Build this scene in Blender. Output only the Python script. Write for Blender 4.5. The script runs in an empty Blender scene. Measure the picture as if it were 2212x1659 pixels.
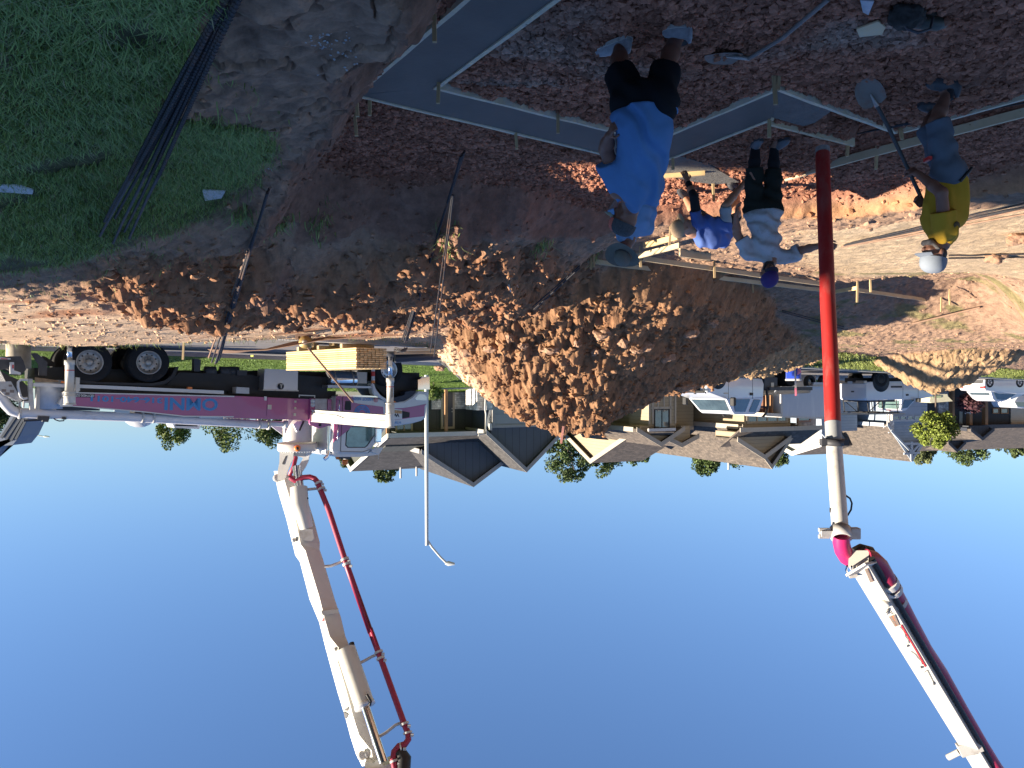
import bpy, bmesh, math, random
import numpy as np
from mathutils import Vector, Matrix, noise as mnoise
random.seed(7)
RNG = np.random.default_rng(11)
rad = math.radians
SC = bpy.context.scene
COL = SC.collection
# ---------------------------------------------------------------- camera
# The photographer holds the phone upside down: level view along +Y, rolled by 180 degrees.
# The eye is the origin; the pit floor lies about 2.8 m below it.
cam_d = bpy.data.cameras.new("camera")
cam = bpy.data.objects.new("camera", cam_d)
COL.objects.link(cam)
cam.location = (0, 0, 0)
cam.rotation_euler = (rad(90), rad(180), 0)
cam_d.sensor_width = 36
cam_d.lens = 36 * 1660 / 2212
cam_d.clip_start = 0.05
cam_d.clip_end = 6000
SC.camera = cam
SC.render.resolution_x = 1024
SC.render.resolution_y = 768
# ---------------------------------------------------------------- sky and sun
SUN_EL, SUN_AZ = 19.0, 103.0          # azimuth clockwise from +Y (view direction)
world = bpy.data.worlds.new("World")
SC.world = world
world.use_nodes = True
wn, wl = world.node_tree.nodes, world.node_tree.links
wn.clear()
sky = wn.new("ShaderNodeTexSky")
sky.sky_type = 'NISHITA'
sky.sun_disc = False
sky.sun_elevation = rad(SUN_EL)
sky.sun_rotation = rad(SUN_AZ)
sky.air_density = 1.0
sky.dust_density = 0.0
sky.ozone_density = 3.6
bg = wn.new("ShaderNodeBackground")
bg.inputs[1].default_value = 0.063
wo = wn.new("ShaderNodeOutputWorld")
tint = wn.new("ShaderNodeVectorMath")
tint.operation = 'MULTIPLY'
tint.inputs[1].default_value = (.78, .93, 1.20)
gam = wn.new("ShaderNodeGamma")
gam.inputs[1].default_value = .85
wl.new(sky.outputs[0], gam.inputs[0])
wl.new(gam.outputs[0], tint.inputs[0])
wl.new(tint.outputs[0], bg.inputs[0])
wl.new(bg.outputs[0], wo.inputs[0])
sun_d = bpy.data.lights.new("sun", 'SUN')
sun_d.energy = 5.0
sun_d.angle = rad(0.5)
sun_d.color = (1.0, 0.87, 0.70)
sun = bpy.data.objects.new("sun", sun_d)
COL.objects.link(sun)
SUNV = Vector((math.sin(rad(SUN_AZ)) * math.cos(rad(SUN_EL)), math.cos(rad(SUN_AZ)) * math.cos(rad(SUN_EL)), math.sin(rad(SUN_EL))))
sun.rotation_euler = SUNV.to_track_quat('Z', 'Y').to_euler()
SC.view_settings.view_transform = 'Standard'
SC.view_settings.look = 'None'
SC.view_settings.exposure = 1.55
SC.view_settings.gamma = 1.0
# ---------------------------------------------------------------- helpers
F_, CX_, CY_ = 1660.0, 1106.0, 829.5
def U(px, py, D):
 """real place of a thing measured at a distance D"""
 return Vector(((CX_ - px) / F_ * D, D, (py - CY_) / F_ * D))
def UG(px, py, z):
 D = z * F_ / (py - CY_)
 return Vector(((CX_ - px) / F_ * D, D, z))
def setp(o, label=None, cat=None, group=None, kind=None):
 if label: o["label"] = label
 if cat: o["category"] = cat
 if group: o["group"] = group
 if kind: o["kind"] = kind
 return o
def thing(name, label, cat, loc=(0, 0, 0), rz=0.0, group=None, mat=None):
 o = bpy.data.objects.new(name, None)
 o.empty_display_size = 0.2
 COL.objects.link(o)
 if mat is not None:
  o.matrix_world = mat
  o.matrix_basis = mat
 else:
  o.location = loc
  o.rotation_euler = (0, 0, rz)
 return setp(o, label, cat, group)
def frame(origin, xdir, zdir=(0, 0, 1)):
 x = Vector(xdir).normalized()
 z = Vector(zdir)
 y = z.cross(x).normalized()
 z = x.cross(y).normalized()
 m = Matrix((x, y, z)).transposed().to_4x4()
 m.translation = Vector(origin)
 return m
class MB:
 """collects shapes and links them as ONE mesh object"""
 def __init__(self):
  self.v, self.f, self.s = [], [], []
 def add(self, verts, faces, smooth=False):
  b = len(self.v)
  self.v += [tuple(p) for p in verts]
  self.f += [tuple(i + b for i in q) for q in faces]
  self.s += [smooth] * len(faces)
  return self
 def box(self, c, size, rz=0.0, m=None, bev=0.0):
  hx, hy, hz = size[0] / 2, size[1] / 2, size[2] / 2
  if bev > 0:
   bev = min(bev, hx * .9, hy * .9, hz * .9)
   pts, fs = [], []
   bm = bmesh.new()
   bmesh.ops.create_cube(bm, size=1)
   for q in bm.verts: q.co = Vector((q.co.x * hx * 2, q.co.y * hy * 2, q.co.z * hz * 2))
   bmesh.ops.bevel(bm, geom=list(bm.edges), offset=bev, segments=2, affect='EDGES', profile=.5)
   pts = [q.co.copy() for q in bm.verts]
   bm.verts.index_update()
   fs = [[q.index for q in g.verts] for g in bm.faces]
   bm.free()
  else:
   pts = [Vector((sx * hx, sy * hy, sz * hz)) for sx in (-1, 1) for sy in (-1, 1) for sz in (-1, 1)]
   fs = [(0, 1, 3, 2), (4, 6, 7, 5), (0, 4, 5, 1), (2, 3, 7, 6), (0, 2, 6, 4), (1, 5, 7, 3)]
  R = Matrix.Rotation(rz, 3, 'Z') if m is None else m.to_3x3()
  c = Vector(c)
  return self.add([R @ p + c for p in pts], fs)
 def beam(self, a, b, w, h, up=(0, 0, 1), bev=0.0):
  a, b = Vector(a), Vector(b)
  d = (b - a)
  m = frame((0, 0, 0), d, up if abs(d.normalized().dot(Vector(up))) < .98 else (0, 1, 0))
  return self.box((a + b) / 2, (d.length, w, h), m=m, bev=bev)
 def tube(self, pts, r, n=10, caps=True, smooth=True):
  pts = [Vector(p) for p in pts]
  rs = r if isinstance(r, (list, tuple)) else [r] * len(pts)
  vs, fs = [], []
  prev = None
  for i, p in enumerate(pts):
   a = pts[max(i - 1, 0)]; b = pts[min(i + 1, len(pts) - 1)]
   t = (b - a).normalized()
   if prev is None:
    ref = Vector((0, 0, 1)) if abs(t.z) < .9 else Vector((1, 0, 0))
    x = t.cross(ref).normalized()
   else:
    x = (prev - t * prev.dot(t)).normalized()
   prev = x
   y = t.cross(x)
   for k in range(n):
    an = 2 * math.pi * k / n
    vs.append(p + (x * math.cos(an) + y * math.sin(an)) * rs[i])
  for i in range(len(pts) - 1):
   for k in range(n):
    k2 = (k + 1) % n
    fs.append((i * n + k, i * n + k2, (i + 1) * n + k2, (i + 1) * n + k))
  self.add(vs, fs, smooth)
  if caps:
   m = len(pts) - 1
   self.add(vs[:n], [tuple(range(n))[::-1]])
   self.add(vs[m * n:], [tuple(range(n))])
  return self
 def prism(self, poly, vec):
  """poly: list of 3D points, extruded by vec"""
  n = len(poly)
  vec = Vector(vec)
  a = [Vector(p) for p in poly]
  b = [p + vec for p in a]
  fs = [tuple(range(n))[::-1], tuple(range(n, 2 * n))]
  for i in range(n):
   j = (i + 1) % n
   fs.append((i, j, n + j, n + i))
  return self.add(a + b, fs)
 def lathe(self, prof, c, axis=(0, 0, 1), n=24, smooth=True):
  """prof: list of (radius, height) along axis from c"""
  ax = Vector(axis).normalized()
  ref = Vector((0, 0, 1)) if abs(ax.z) < .9 else Vector((1, 0, 0))
  x = ax.cross(ref).normalized(); y = ax.cross(x)
  c = Vector(c)
  vs, fs = [], []
  for r, h in prof:
   for k in range(n):
    an = 2 * math.pi * k / n
    vs.append(c + ax * h + (x * math.cos(an) + y * math.sin(an)) * max(r, 1e-4))
  for i in range(len(prof) - 1):
   for k in range(n):
    k2 = (k + 1) % n
    fs.append((i * n + k, i * n + k2, (i + 1) * n + k2, (i + 1) * n + k))
  return self.add(vs, fs, smooth)
 def quad(self, a, b, c, d):
  return self.add([a, b, c, d], [(0, 1, 2, 3)])
 def loft(self, rings, caps=True, smooth=True):
  n = len(rings[0]); vs = []; fs = []
  for r in rings: vs += [Vector(p) for p in r]
  for i in range(len(rings) - 1):
   for k in range(n):
    k2 = (k + 1) % n
    fs.append((i * n + k, i * n + k2, (i + 1) * n + k2, (i + 1) * n + k))
  self.add(vs, fs, smooth)
  if caps:
   self.add(vs[:n], [tuple(range(n))[::-1]])
   self.add(vs[-n:], [tuple(range(n))])
  return self
 def split(self):
  """clusters of pieces whose boxes touch: one MB per loose piece"""
  n = len(self.f)
  par = list(range(len(self.v)))
  def find(a):
   while par[a] != a:
    par[a] = par[par[a]]; a = par[a]
   return a
  for q in self.f:
   r = find(q[0])
   for i in q[1:]:
    par[find(i)] = r
  V = np.array([tuple(p) for p in self.v])
  roots = np.array([find(i) for i in range(len(V))])
  ids = sorted(set(roots.tolist()))
  if len(ids) < 2 or len(ids) > 160: return [self]
  bx = [(V[roots == i].min(0) - .012, V[roots == i].max(0) + .012) for i in ids]
  cl = list(range(len(ids)))
  def cf(a):
   while cl[a] != a: a = cl[a]
   return a
  for i in range(len(ids)):
   for j in range(i):
    if np.all(bx[i][0] <= bx[j][1]) and np.all(bx[j][0] <= bx[i][1]): cl[cf(i)] = cf(j)
  groups = {}
  for k, i in enumerate(ids): groups.setdefault(cf(k), set()).add(i)
  if len(groups) < 2: return [self]
  out = []
  for g in groups.values():
   m = MB(); mp = {}
   for q, s in zip(self.f, self.s):
    if roots[q[0]] in g:
     f = []
     for i in q:
      if i not in mp: mp[i] = len(m.v); m.v.append(self.v[i])
      f.append(mp[i])
     m.f.append(tuple(f)); m.s.append(s)
   out.append(m)
  return out
 def build(self, name, mat, parent=None, world=True, split=True):
  if split and parent is not None:
   ms = self.split()
   if len(ms) > 1:
    obs = [m.build(name, mat, parent, world, split=False) for m in ms]
    return obs[0]
  me = bpy.data.meshes.new(name)
  V = [Vector(p) for p in self.v]
  if parent is not None and world:
   mi = root_matrix(parent).inverted()
   V = [mi @ p for p in V]
  me.from_pydata([tuple(p) for p in V], [], self.f)
  me.polygons.foreach_set("use_smooth", self.s)
  bm = bmesh.new(); bm.from_mesh(me)
  bmesh.ops.recalc_face_normals(bm, faces=bm.faces)
  bm.to_mesh(me); bm.free()
  me.update()
  if mat is not None: me.materials.append(mat)
  o = bpy.data.objects.new(name, me)
  COL.objects.link(o)
  if parent is not None: o.parent = parent
  return o
def root_matrix(o):
 m = o.matrix_basis.copy()
 while o.parent is not None:
  o = o.parent
  m = o.matrix_basis @ m
 return m
def np_mesh(name, V, Fq, mat, smooth=False, cols=None, parent=None):
 """fast mesh from numpy: V (n,3), Fq (m,3) or (m,4)"""
 me = bpy.data.meshes.new(name)
 k = Fq.shape[1]
 me.vertices.add(len(V)); me.vertices.foreach_set("co", V.astype(np.float32).ravel())
 me.loops.add(Fq.size); me.loops.foreach_set("vertex_index", Fq.astype(np.int32).ravel())
 me.polygons.add(len(Fq))
 me.polygons.foreach_set("loop_start", np.arange(0, Fq.size, k, dtype=np.int32))
 me.polygons.foreach_set("loop_total", np.full(len(Fq), k, dtype=np.int32))
 me.polygons.foreach_set("use_smooth", np.full(len(Fq), smooth, dtype=bool))
 me.update(calc_edges=True)
 me.validate()
 if cols is not None:
  at = me.color_attributes.new("col", 'FLOAT_COLOR', 'POINT')
  c4 = np.ones((len(V), 4), dtype=np.float32); c4[:, :3] = cols
  at.data.foreach_set("color", c4.ravel())
 if mat is not None: me.materials.append(mat)
 o = bpy.data.objects.new(name, me)
 COL.objects.link(o)
 if parent is not None: o.parent = parent
 return o
# ---------------------------------------------------------------- materials
MATS = {}
def mat(name, col, rough=.7, metal=0., spec=.5, var=.0, scale=8., bump=0., bscale=60., coat=0., stretch=(1, 1, 1), dirt=None, dirt_amt=0., dscale=2.5, trans=0., attr=False, det=6):
 """procedural paint: base colour with noise variation, optional dirt blotches and bump"""
 if name in MATS: return MATS[name]
 m = bpy.data.materials.new(name); m.use_nodes = True
 nt = m.node_tree; N, L = nt.nodes, nt.links
 b = N["Principled BSDF"]
 b.inputs["Roughness"].default_value = rough
 b.inputs["Metallic"].default_value = metal
 b.inputs["Specular IOR Level"].default_value = spec
 b.inputs["Coat Weight"].default_value = coat
 if trans: b.inputs["Transmission Weight"].default_value = trans
 tc = N.new("ShaderNodeTexCoord"); mp = N.new("ShaderNodeMapping")
 mp.inputs["Scale"].default_value = stretch
 L.new(tc.outputs["Object"], mp.inputs[0])
 out = None
 if attr:
  at = N.new("ShaderNodeVertexColor"); at.layer_name = "col"; out = at.outputs[0]
 else:
  rg = N.new("ShaderNodeRGB"); rg.outputs[0].default_value = (*col, 1); out = rg.outputs[0]
 if var > 0:
  nz = N.new("ShaderNodeTexNoise"); nz.inputs["Scale"].default_value = scale; nz.inputs["Detail"].default_value = det
  nz.inputs["Roughness"].default_value = .65
  L.new(mp.outputs[0], nz.inputs["Vector"])
  mr = N.new("ShaderNodeMapRange"); mr.inputs[1].default_value = .3; mr.inputs[2].default_value = .7
  mr.inputs[3].default_value = 1 - var; mr.inputs[4].default_value = 1 + var
  L.new(nz.outputs[0], mr.inputs[0])
  mx = N.new("ShaderNodeVectorMath"); mx.operation = 'SCALE'
  L.new(out, mx.inputs[0]); L.new(mr.outputs[0], mx.inputs["Scale"]); out = mx.outputs[0]
 if dirt is not None:
  nz = N.new("ShaderNodeTexNoise"); nz.inputs["Scale"].default_value = dscale; nz.inputs["Detail"].default_value = 9
  nz.inputs["Roughness"].default_value = .7
  L.new(mp.outputs[0], nz.inputs["Vector"])
  mr = N.new("ShaderNodeMapRange"); mr.inputs[1].default_value = .62 - dirt_amt * .3; mr.inputs[2].default_value = .78 - dirt_amt * .15
  mr.inputs[3].default_value = 0; mr.inputs[4].default_value = min(1, .35 + dirt_amt)
  L.new(nz.outputs[0], mr.inputs[0])
  mx = N.new("ShaderNodeMix"); mx.data_type = 'RGBA'
  L.new(mr.outputs[0], mx.inputs[0]); L.new(out, mx.inputs[6]); mx.inputs[7].default_value = (*dirt, 1); out = mx.outputs[2]
 L.new(out, b.inputs["Base Color"])
 if bump > 0:
  nb = N.new("ShaderNodeTexNoise"); nb.inputs["Scale"].default_value = bscale; nb.inputs["Detail"].default_value = 8
  nb.inputs["Roughness"].default_value = .7
  L.new(mp.outputs[0], nb.inputs["Vector"])
  bp = N.new("ShaderNodeBump"); bp.inputs["Strength"].default_value = min(bump, 1); bp.inputs["Distance"].default_value = .6 / bscale * max(1, bump)
  L.new(nb.outputs[0], bp.inputs["Height"]); L.new(bp.outputs[0], b.inputs["Normal"])
 MATS[name] = m
 return m
# ---------------------------------------------------------------- numpy noise
def _hash(ix, iy, iz, seed):
 h = (ix * 374761393 + iy * 668265263 + iz * 2147483647 + seed * 1274126177) & 0xffffffff
 h = ((h ^ (h >> 13)) * 1274126177) & 0xffffffff
 h = (h ^ (h >> 16)) & 0xffffffff
 return h.astype(np.float64) / 4294967295.0
def vnoise2(x, y, seed=0):
 ix = np.floor(x).astype(np.int64); iy = np.floor(y).astype(np.int64)
 fx = x - ix; fy = y - iy
 fx = fx * fx * (3 - 2 * fx); fy = fy * fy * (3 - 2 * fy)
 z = np.zeros_like(ix)
 a = _hash(ix, iy, z, seed); b = _hash(ix + 1, iy, z, seed)
 c = _hash(ix, iy + 1, z, seed); d = _hash(ix + 1, iy + 1, z, seed)
 return (a * (1 - fx) + b * fx) * (1 - fy) + (c * (1 - fx) + d * fx) * fy
def fbm(x, y, oct=5, seed=0, rough=.5):
 s = 0; a = 1; t = 0
 for i in range(oct):
  s = s + a * vnoise2(x * 2 ** i + 17.3 * i, y * 2 ** i - 9.1 * i, seed + i)
  t += a; a *= rough
 return s / t * 2 - 1
def worley(x, y, seed=0):
 """distance to the nearest random point (clods)"""
 ix = np.floor(x).astype(np.int64); iy = np.floor(y).astype(np.int64)
 best = np.full(x.shape, 9.0); z = np.zeros_like(ix)
 for dx in (-1, 0, 1):
  for dy in (-1, 0, 1):
   cx = ix + dx; cy = iy + dy
   px = cx + _hash(cx, cy, z, seed); py = cy + _hash(cx, cy, z, seed + 5)
   best = np.minimum(best, (px - x) ** 2 + (py - y) ** 2)
 return np.sqrt(best)
def sstep(a, b, x):
 t = np.clip((x - a) / (b - a), 0, 1)
 return t * t * (3 - 2 * t)
# ================================================================ the land
RB = np.array([11.0, 20.2]); RD = np.array([-.766, .643]); RN = np.array([.643, .766])
ROAD_NEAR, ROAD_FAR = -7.2, 3.2
def to_road(X, Y):
 return (X - RB[0]) * RD[0] + (Y - RB[1]) * RD[1], (X - RB[0]) * RN[0] + (Y - RB[1]) * RN[1]
def road_xy(t, o):
 return RB[0] + RD[0] * t + RN[0] * o, RB[1] + RD[1] * t + RN[1] * o
def road_z(t):
 return -1.08 + .0155 * np.clip(t, -25, 75)
CTRL = [(0, 0, -1.6), (300, 0, -1.6), (600, 0, -1.62), (0, 300, -1.42), (300, 300, -1.6), (500, 250, -1.68), (640, 150, -1.7), (0, 560, -1.1), (200, 550, -1.2),
  (450, 430, -1.75), (330, 500, -1.4), (560, 430, -1.82), (690, 250, -1.85), (620, 310, -1.9), (0, 640, -.95), (0, 700, -.8), (0, 740, -.66), (200, 640, -1.0), (200, 735, -.70), (400, 690, -.95),
  (400, 741, -.77), (600, 700, -1.0), (600, 742, -.84), (800, 715, -1.08), (860, 743, -.91), (250, 600, -1.12), (450, 560, -1.34), (450, 640, -1.06), (600, 520, -1.62),
  (600, 620, -1.24), (620, 468, -2.0), (700, 500, -1.85), (800, 476, -2.1), (800, 520, -1.8), (800, 600, -1.46), (800, 680, -1.15), (1000, 470, -2.15), (1000, 510, -1.92), (1000, 600, -1.58), (1000, 700, -1.28),
  (1200, 530, -2.1), (1200, 580, -1.88), (1200, 650, -1.62), (1200, 720, -1.3), (1290, 565, -2.35), (1350, 650, -2.05), (1500, 670, -1.9), (1700, 690, -1.85),
  (1270, 548, -2.4), (1400, 568, -2.43), (1500, 588, -2.43), (1640, 604, -2.43), (1800, 624, -2.4), (2030, 644, -2.36), (2172, 632, -2.33), (1430, 515, -2.42), (1400, 640, -2.1), (1850, 480, -2.3), (2212, 480, -2.3), (1850, 600, -2.35), (2212, 600, -2.25), (1600, 600, -2.4), (1500, 540, -2.4), (1700, 500, -2.35), (1400, 600, -2.4),
  (2212, 640, -2.1), (2212, 700, -1.5), (2000, 720, -1.5), (2212, 745, -1.25), (1850, 760, -1.12), (1700, 740, -1.35), (1850, 700, -1.75), (1500, 720, -1.5)]
_cp = [(*UG(*c)[:2], c[2]) for c in CTRL]
# ground beside and behind the photographer, and along the kerb
_cp += [(0, 0, -1.65), (0, 2.2, -1.68), (-3, 1, -1.75), (-8, 1, -2.0), (6, 0, -1.3), (12, 0, -.9), (0, -10, -1.6), (-14, -6, -2.0), (14, -10, -1.0), (12, 9, -.75), (-14, 6, -2.2), (-20, 12, -2.1),
  (-24, 20, -1.6), (20, 4, -.8)]
for _t in (-14, -8, -3, 0, 5, 12, 20, 27, 35, 45, 60):
 _x, _y = road_xy(_t, -7.9)
 _cp.append((_x, _y, float(np.interp(_t, [-14, -3, 0, 5, 12, 27, 60], [-.55, -.66, -.77, -.91, -.92, -.7, -.2]))))
_cp = np.array(_cp)
def _tps_fit(P):
 n = len(P)
 d = np.hypot(P[:, None, 0] - P[None, :, 0], P[:, None, 1] - P[None, :, 1])
 K = np.where(d > 0, d * d * np.log(d + 1e-9), 0) + np.eye(n) * .03
 A = np.zeros((n + 3, n + 3)); A[:n, :n] = K
 A[:n, n] = 1; A[:n, n + 1:] = P[:, :2]; A[n:, :n] = A[:n, n:].T
 return np.linalg.solve(A, np.concatenate([P[:, 2], [0, 0, 0]]))
_TW = _tps_fit(_cp)
def upper(X, Y):
 s = _TW[len(_cp)] + _TW[len(_cp) + 1] * X + _TW[len(_cp) + 2] * Y
 for w, p in zip(_TW, _cp):
  d2 = (X - p[0]) ** 2 + (Y - p[1]) ** 2
  s = s + w * .5 * d2 * np.log(d2 + 1e-9)
 return np.clip(s, -2.75, -.4)
PIT = np.array([(-14, 4.4), (-3, 4.0), (-.2, 3.9), (.55, 5.3), (1.25, 6.8), (1.75, 8.0), (2.15, 8.9), (1.57, 9.7), (.61, 9.55), (-.41, 10.1), (-1.43, 11.3), (-2.68, 11.4),
    (-3.86, 10.8), (-4.69, 10.46), (-5.97, 8.95), (-9, 7.6), (-14, 6.6)])
def poly_sd(X, Y, P):
 """distance outside polygon P (0 inside)"""
 best = np.full(X.shape, 1e9); inside = np.zeros(X.shape, bool)
 n = len(P)
 for i in range(n):
  a = P[i]; b = P[(i + 1) % n]; e = b - a
  t = np.clip(((X - a[0]) * e[0] + (Y - a[1]) * e[1]) / (e @ e), 0, 1)
  best = np.minimum(best, np.hypot(X - a[0] - t * e[0], Y - a[1] - t * e[1]))
  c = ((a[1] > Y) != (b[1] > Y)) & (X < (b[0] - a[0]) * (Y - a[1]) / (b[1] - a[1] + 1e-12) + a[0])
  inside ^= c
 return np.where(inside, -best, best)
def crest(pts, slope, X, Y):
 """heap of soil: highest of cones standing along a crest line"""
 best = np.full(X.shape, -9.0)
 P = [U(*p) for p in pts]
 for a, b in zip(P[:-1], P[1:]):
  for k in range(9):
   q = a.lerp(b, k / 8)
   d = np.hypot(X - q.x, Y - q.y)
   best = np.maximum(best, q.z - slope * (np.sqrt(d * d + .08) - .28))
 return best
HEAP1 = [(1140, 903, 18.7), (1215, 932, 19.4), (1290, 915, 20.3), (1400, 868, 21.5), (1480, 838, 23), (1560, 824, 24.5), (1700, 799, 26.5), (1790, 765, 27.5)]
HEAP2 = [(1975, 826, 29), (2010, 846, 29), (2060, 840, 29), (2105, 812, 29), (2160, 786, 29)]
def land(X, Y, detail=True):
 """height of the land and a dictionary of region weights"""
 up = upper(X, Y)
 t, o = to_road(X, Y)
 rz = road_z(t)
 n1 = fbm(X * .9, Y * .9, 4, 3)
 n2 = fbm(X * 4, Y * 4, 3, 21)
 sd = poly_sd(X + .16 * n1, Y + .14 * n1, PIT)
 floor = -2.655 + .025 * n1
 pit = 1 - sstep(0, .2, sd)
 h1 = crest(HEAP1, .80, X + .25 * n1, Y); h2 = crest(HEAP2, .74, X + .2 * n1, Y)
 wall = floor + 1.35 * np.maximum(sd, 0) * (1 + .25 * n1)
 base = np.where(sd > 0, np.minimum(up, wall), floor)
 rise = up - wall
 face = (sd > 0) & (rise > -.05)
 k_near = sstep(ROAD_NEAR - .55, ROAD_NEAR - .15, o)
 lawn = rz + .13 + .15 * np.clip(o - ROAD_FAR, 0, 7.2)
 beyond = sstep(ROAD_FAR - .05, ROAD_FAR + .1, o)
 flat = rz - .06
 base = base * (1 - k_near) + (flat * (1 - beyond) + lawn * beyond) * k_near
 far = sstep(70, 160, np.hypot(X, Y))
 base = base * (1 - far) + (-.6) * far
 h1 = h1 - 1.2 * np.maximum(0, -1.75 - h1) * sstep(-.2, -1.2, X)
 heap = np.maximum(h1, h2)
 hk = sstep(-.12, .12, heap - base)
 z = np.maximum(base, heap)
 D = np.hypot(X, Y)
 spoil = sstep(-1.0, -1.25, up) * sstep(9.0, 10, Y + .35 * np.abs(X - 1) * 0) * (sd > .3) * (o < -8.2)
 return dict(z=z, base=base, pit=pit, sd=sd, face=face, heap=hk, t=t, o=o, n1=n1, n2=n2, up=up, wall=wall, D=D, beyond=k_near * beyond, road=k_near * (1 - beyond))
def poly_mask(X, Y, pts, soft=.3):
 P = np.array([tuple(UG(*p)[:2]) for p in pts])
 return 1 - sstep(-soft, soft, poly_sd(X, Y, P))
# turf of the near bank, spoil slope and the smooth sandy shelf, outlined on the land
TURF = [(-1200, -300, -1.5), (430, -300, -1.6), (415, 0, -1.6), (400, 150, -1.62), (330, 230, -1.6), (420, 255, -1.65), (560, 300, -1.75), (590, 330, -1.85), (555, 400, -1.85), (470, 460, -1.68), (420, 470, -1.6),
  (330, 500, -1.4), (200, 545, -1.2), (0, 580, -1.08), (-1200, 590, -1.0)]
SHELF = [(-300, 655, -.95), (0, 640, -.95), (200, 648, -1.0), (330, 672, -1.0), (450, 684, -1.0), (600, 700, -1.0), (760, 712, -1.08), (950, 716, -1.15), (1060, 722, -1.2), (1030, 760, -1.0), (900, 752, -.9),
   (860, 760, -.8), (400, 760, -.7), (0, 755, -.6), (-300, 760, -.6)]
PAD = [(1740, 470, -2.3), (2300, 430, -2.3), (2300, 600, -2.3), (1850, 600, -2.35), (1740, 570, -2.35)]
SPOIL = [(180, 560, -1.2), (430, 480, -1.7), (620, 462, -2.2), (800, 466, -2.25), (1000, 462, -2.25), (1200, 520, -2.2), (1285, 560, -2.3), (1350, 660, -2.0), (1300, 720, -1.4), (900, 712, -1.1), (600, 698, -1.0),
   (450, 682, -1.02), (200, 640, -1.03)]
SLABS = [[(1370, -130), (936, 190), (774, 205), (1163, -130)], [(936, 190), (1413, 307), (1408, 356), (774, 205)], [(1413, 307), (1679, 195), (1666, 256), (1408, 356)],
   [(1679, 195), (1770, 227), (1800, 240), (1760, 268), (1735, 275), (1666, 256)], [(1415, 348), (1463, 339), (1533, 360), (1597, 397), (1545, 402), (1500, 396), (1440, 383)]]
_sl = [np.array([tuple(UG(x, y, -2.62)[:2]) for x, y in P]) for P in SLABS]
TR = [np.array([tuple(UG(x, y, -2.62)[:2]) for x, y in P]) for P in ([(1800, 240), (1932, 288), (2290, 190), (2290, 231), (1793, 362), (1850, 300), (1760, 268)],)]
def slab_sd(X, Y):
 r = np.full(X.shape, 9.0); m = (Y > 3.5) & (Y < 11.5) & (X > -7) & (X < 2.5)
 for P in _sl: r[m] = np.minimum(r[m], poly_sd(X[m], Y[m], P))
 return r
def trench_sd(X, Y):
 r = np.full(X.shape, 9.0); m = (Y > 3.5) & (Y < 11.5) & (X > -8) & (X < 2.5)
 for P in TR: r[m] = np.minimum(r[m], poly_sd(X[m], Y[m], P))
 return r
def full_land(X, Y):
 L = land(X, Y)
 X = np.asarray(X, float); Y = np.asarray(Y, float)
 sl = slab_sd(X, Y); tr = trench_sd(X, Y)
 turf = poly_mask(X + .25 * L['n1'] + .1 * L['n2'], Y + .25 * L['n1'], TURF, .12) * (L['sd'] > .7)
 shelf = poly_mask(X, Y + .3 * L['n1'], SHELF, .35)
 pad = poly_mask(X, Y + .2 * L['n1'], PAD, .5) * (L['sd'] > .9)
 spoil = poly_mask(X, Y, SPOIL, .3) * (L['sd'] > .4) * (1 - shelf)
 heap = L['heap']; pit = L['pit']
 flat = np.clip(L['road'] + L['beyond'], 0, 1)
 w1 = worley(X * 5.5, Y * 5.5, 3); w2 = worley(X * 13, Y * 13, 9)
 ridge = np.abs(fbm(X * 1.6 + .6 * L['n1'], Y * 1.1, 5, 40))
 df = sstep(7.5, 12, L['D'])
 f3 = fbm(X * 9, Y * 9, 4, 55) * (1 - df) + fbm(X * 5, Y * 5, 3, 56) * df
 w2 = w2 * (1 - df) + worley(X * 9, Y * 9, 19) * df
 amp = .018 + .02 * (1 - flat)
 z = L['z'] + (1 - flat) * (.018 * L['n2'] + .010 * f3) * (1 - .5 * shelf)
 z = z + (heap * (1 - pit)) * (.30 * (.33 - ridge) + .04 * (.5 - w1) + .05 * (.5 - w2) + .07 * f3 + .05 * L['n2'])
 gully = fbm(X * 2.4 + Y * .8, Y * .45, 4, 77)
 z = z + spoil * (.26 * gully + .08 * (.45 - w1) + .05 * (.45 - w2) + .14 * L['n2'] + .07 * f3)
 z = z + pit * (.035 * (.45 - w1) + .016 * (.5 - w2) + .02 * f3)
 fc = L['face'] * (1 - pit)
 z = z + fc * (.035 * L['n2'] + .022 * f3)
 outer = (1 - pit) * (1 - turf) * (1 - flat) * (1 - shelf) * (1 - pad)
 near = (Y < 7.5) & (X > -1)
 z = z + outer * np.where(near, .02 * (.45 - w1) + .06 * L['n2'] + .02 * f3 - .04 * sstep(.10, .0, np.abs(L['n2'] - .1)), .045 * (.45 - w1) + .03 * f3)
 z = np.where(sl < .03, np.minimum(z, -2.80), z)
 z = z - .16 * sstep(.04, -.08, tr)
 L['slab'] = sl < .06
 L.update(z=z, turf=turf, shelf=shelf, pad=pad, spoil=spoil, flat=flat, w1=w1, w2=w2, f3=f3, gully=gully)
 return L
def hz(x, y):
 L = full_land(np.array([float(x)]), np.array([float(y)]))
 return float(L['z'][0])
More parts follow.
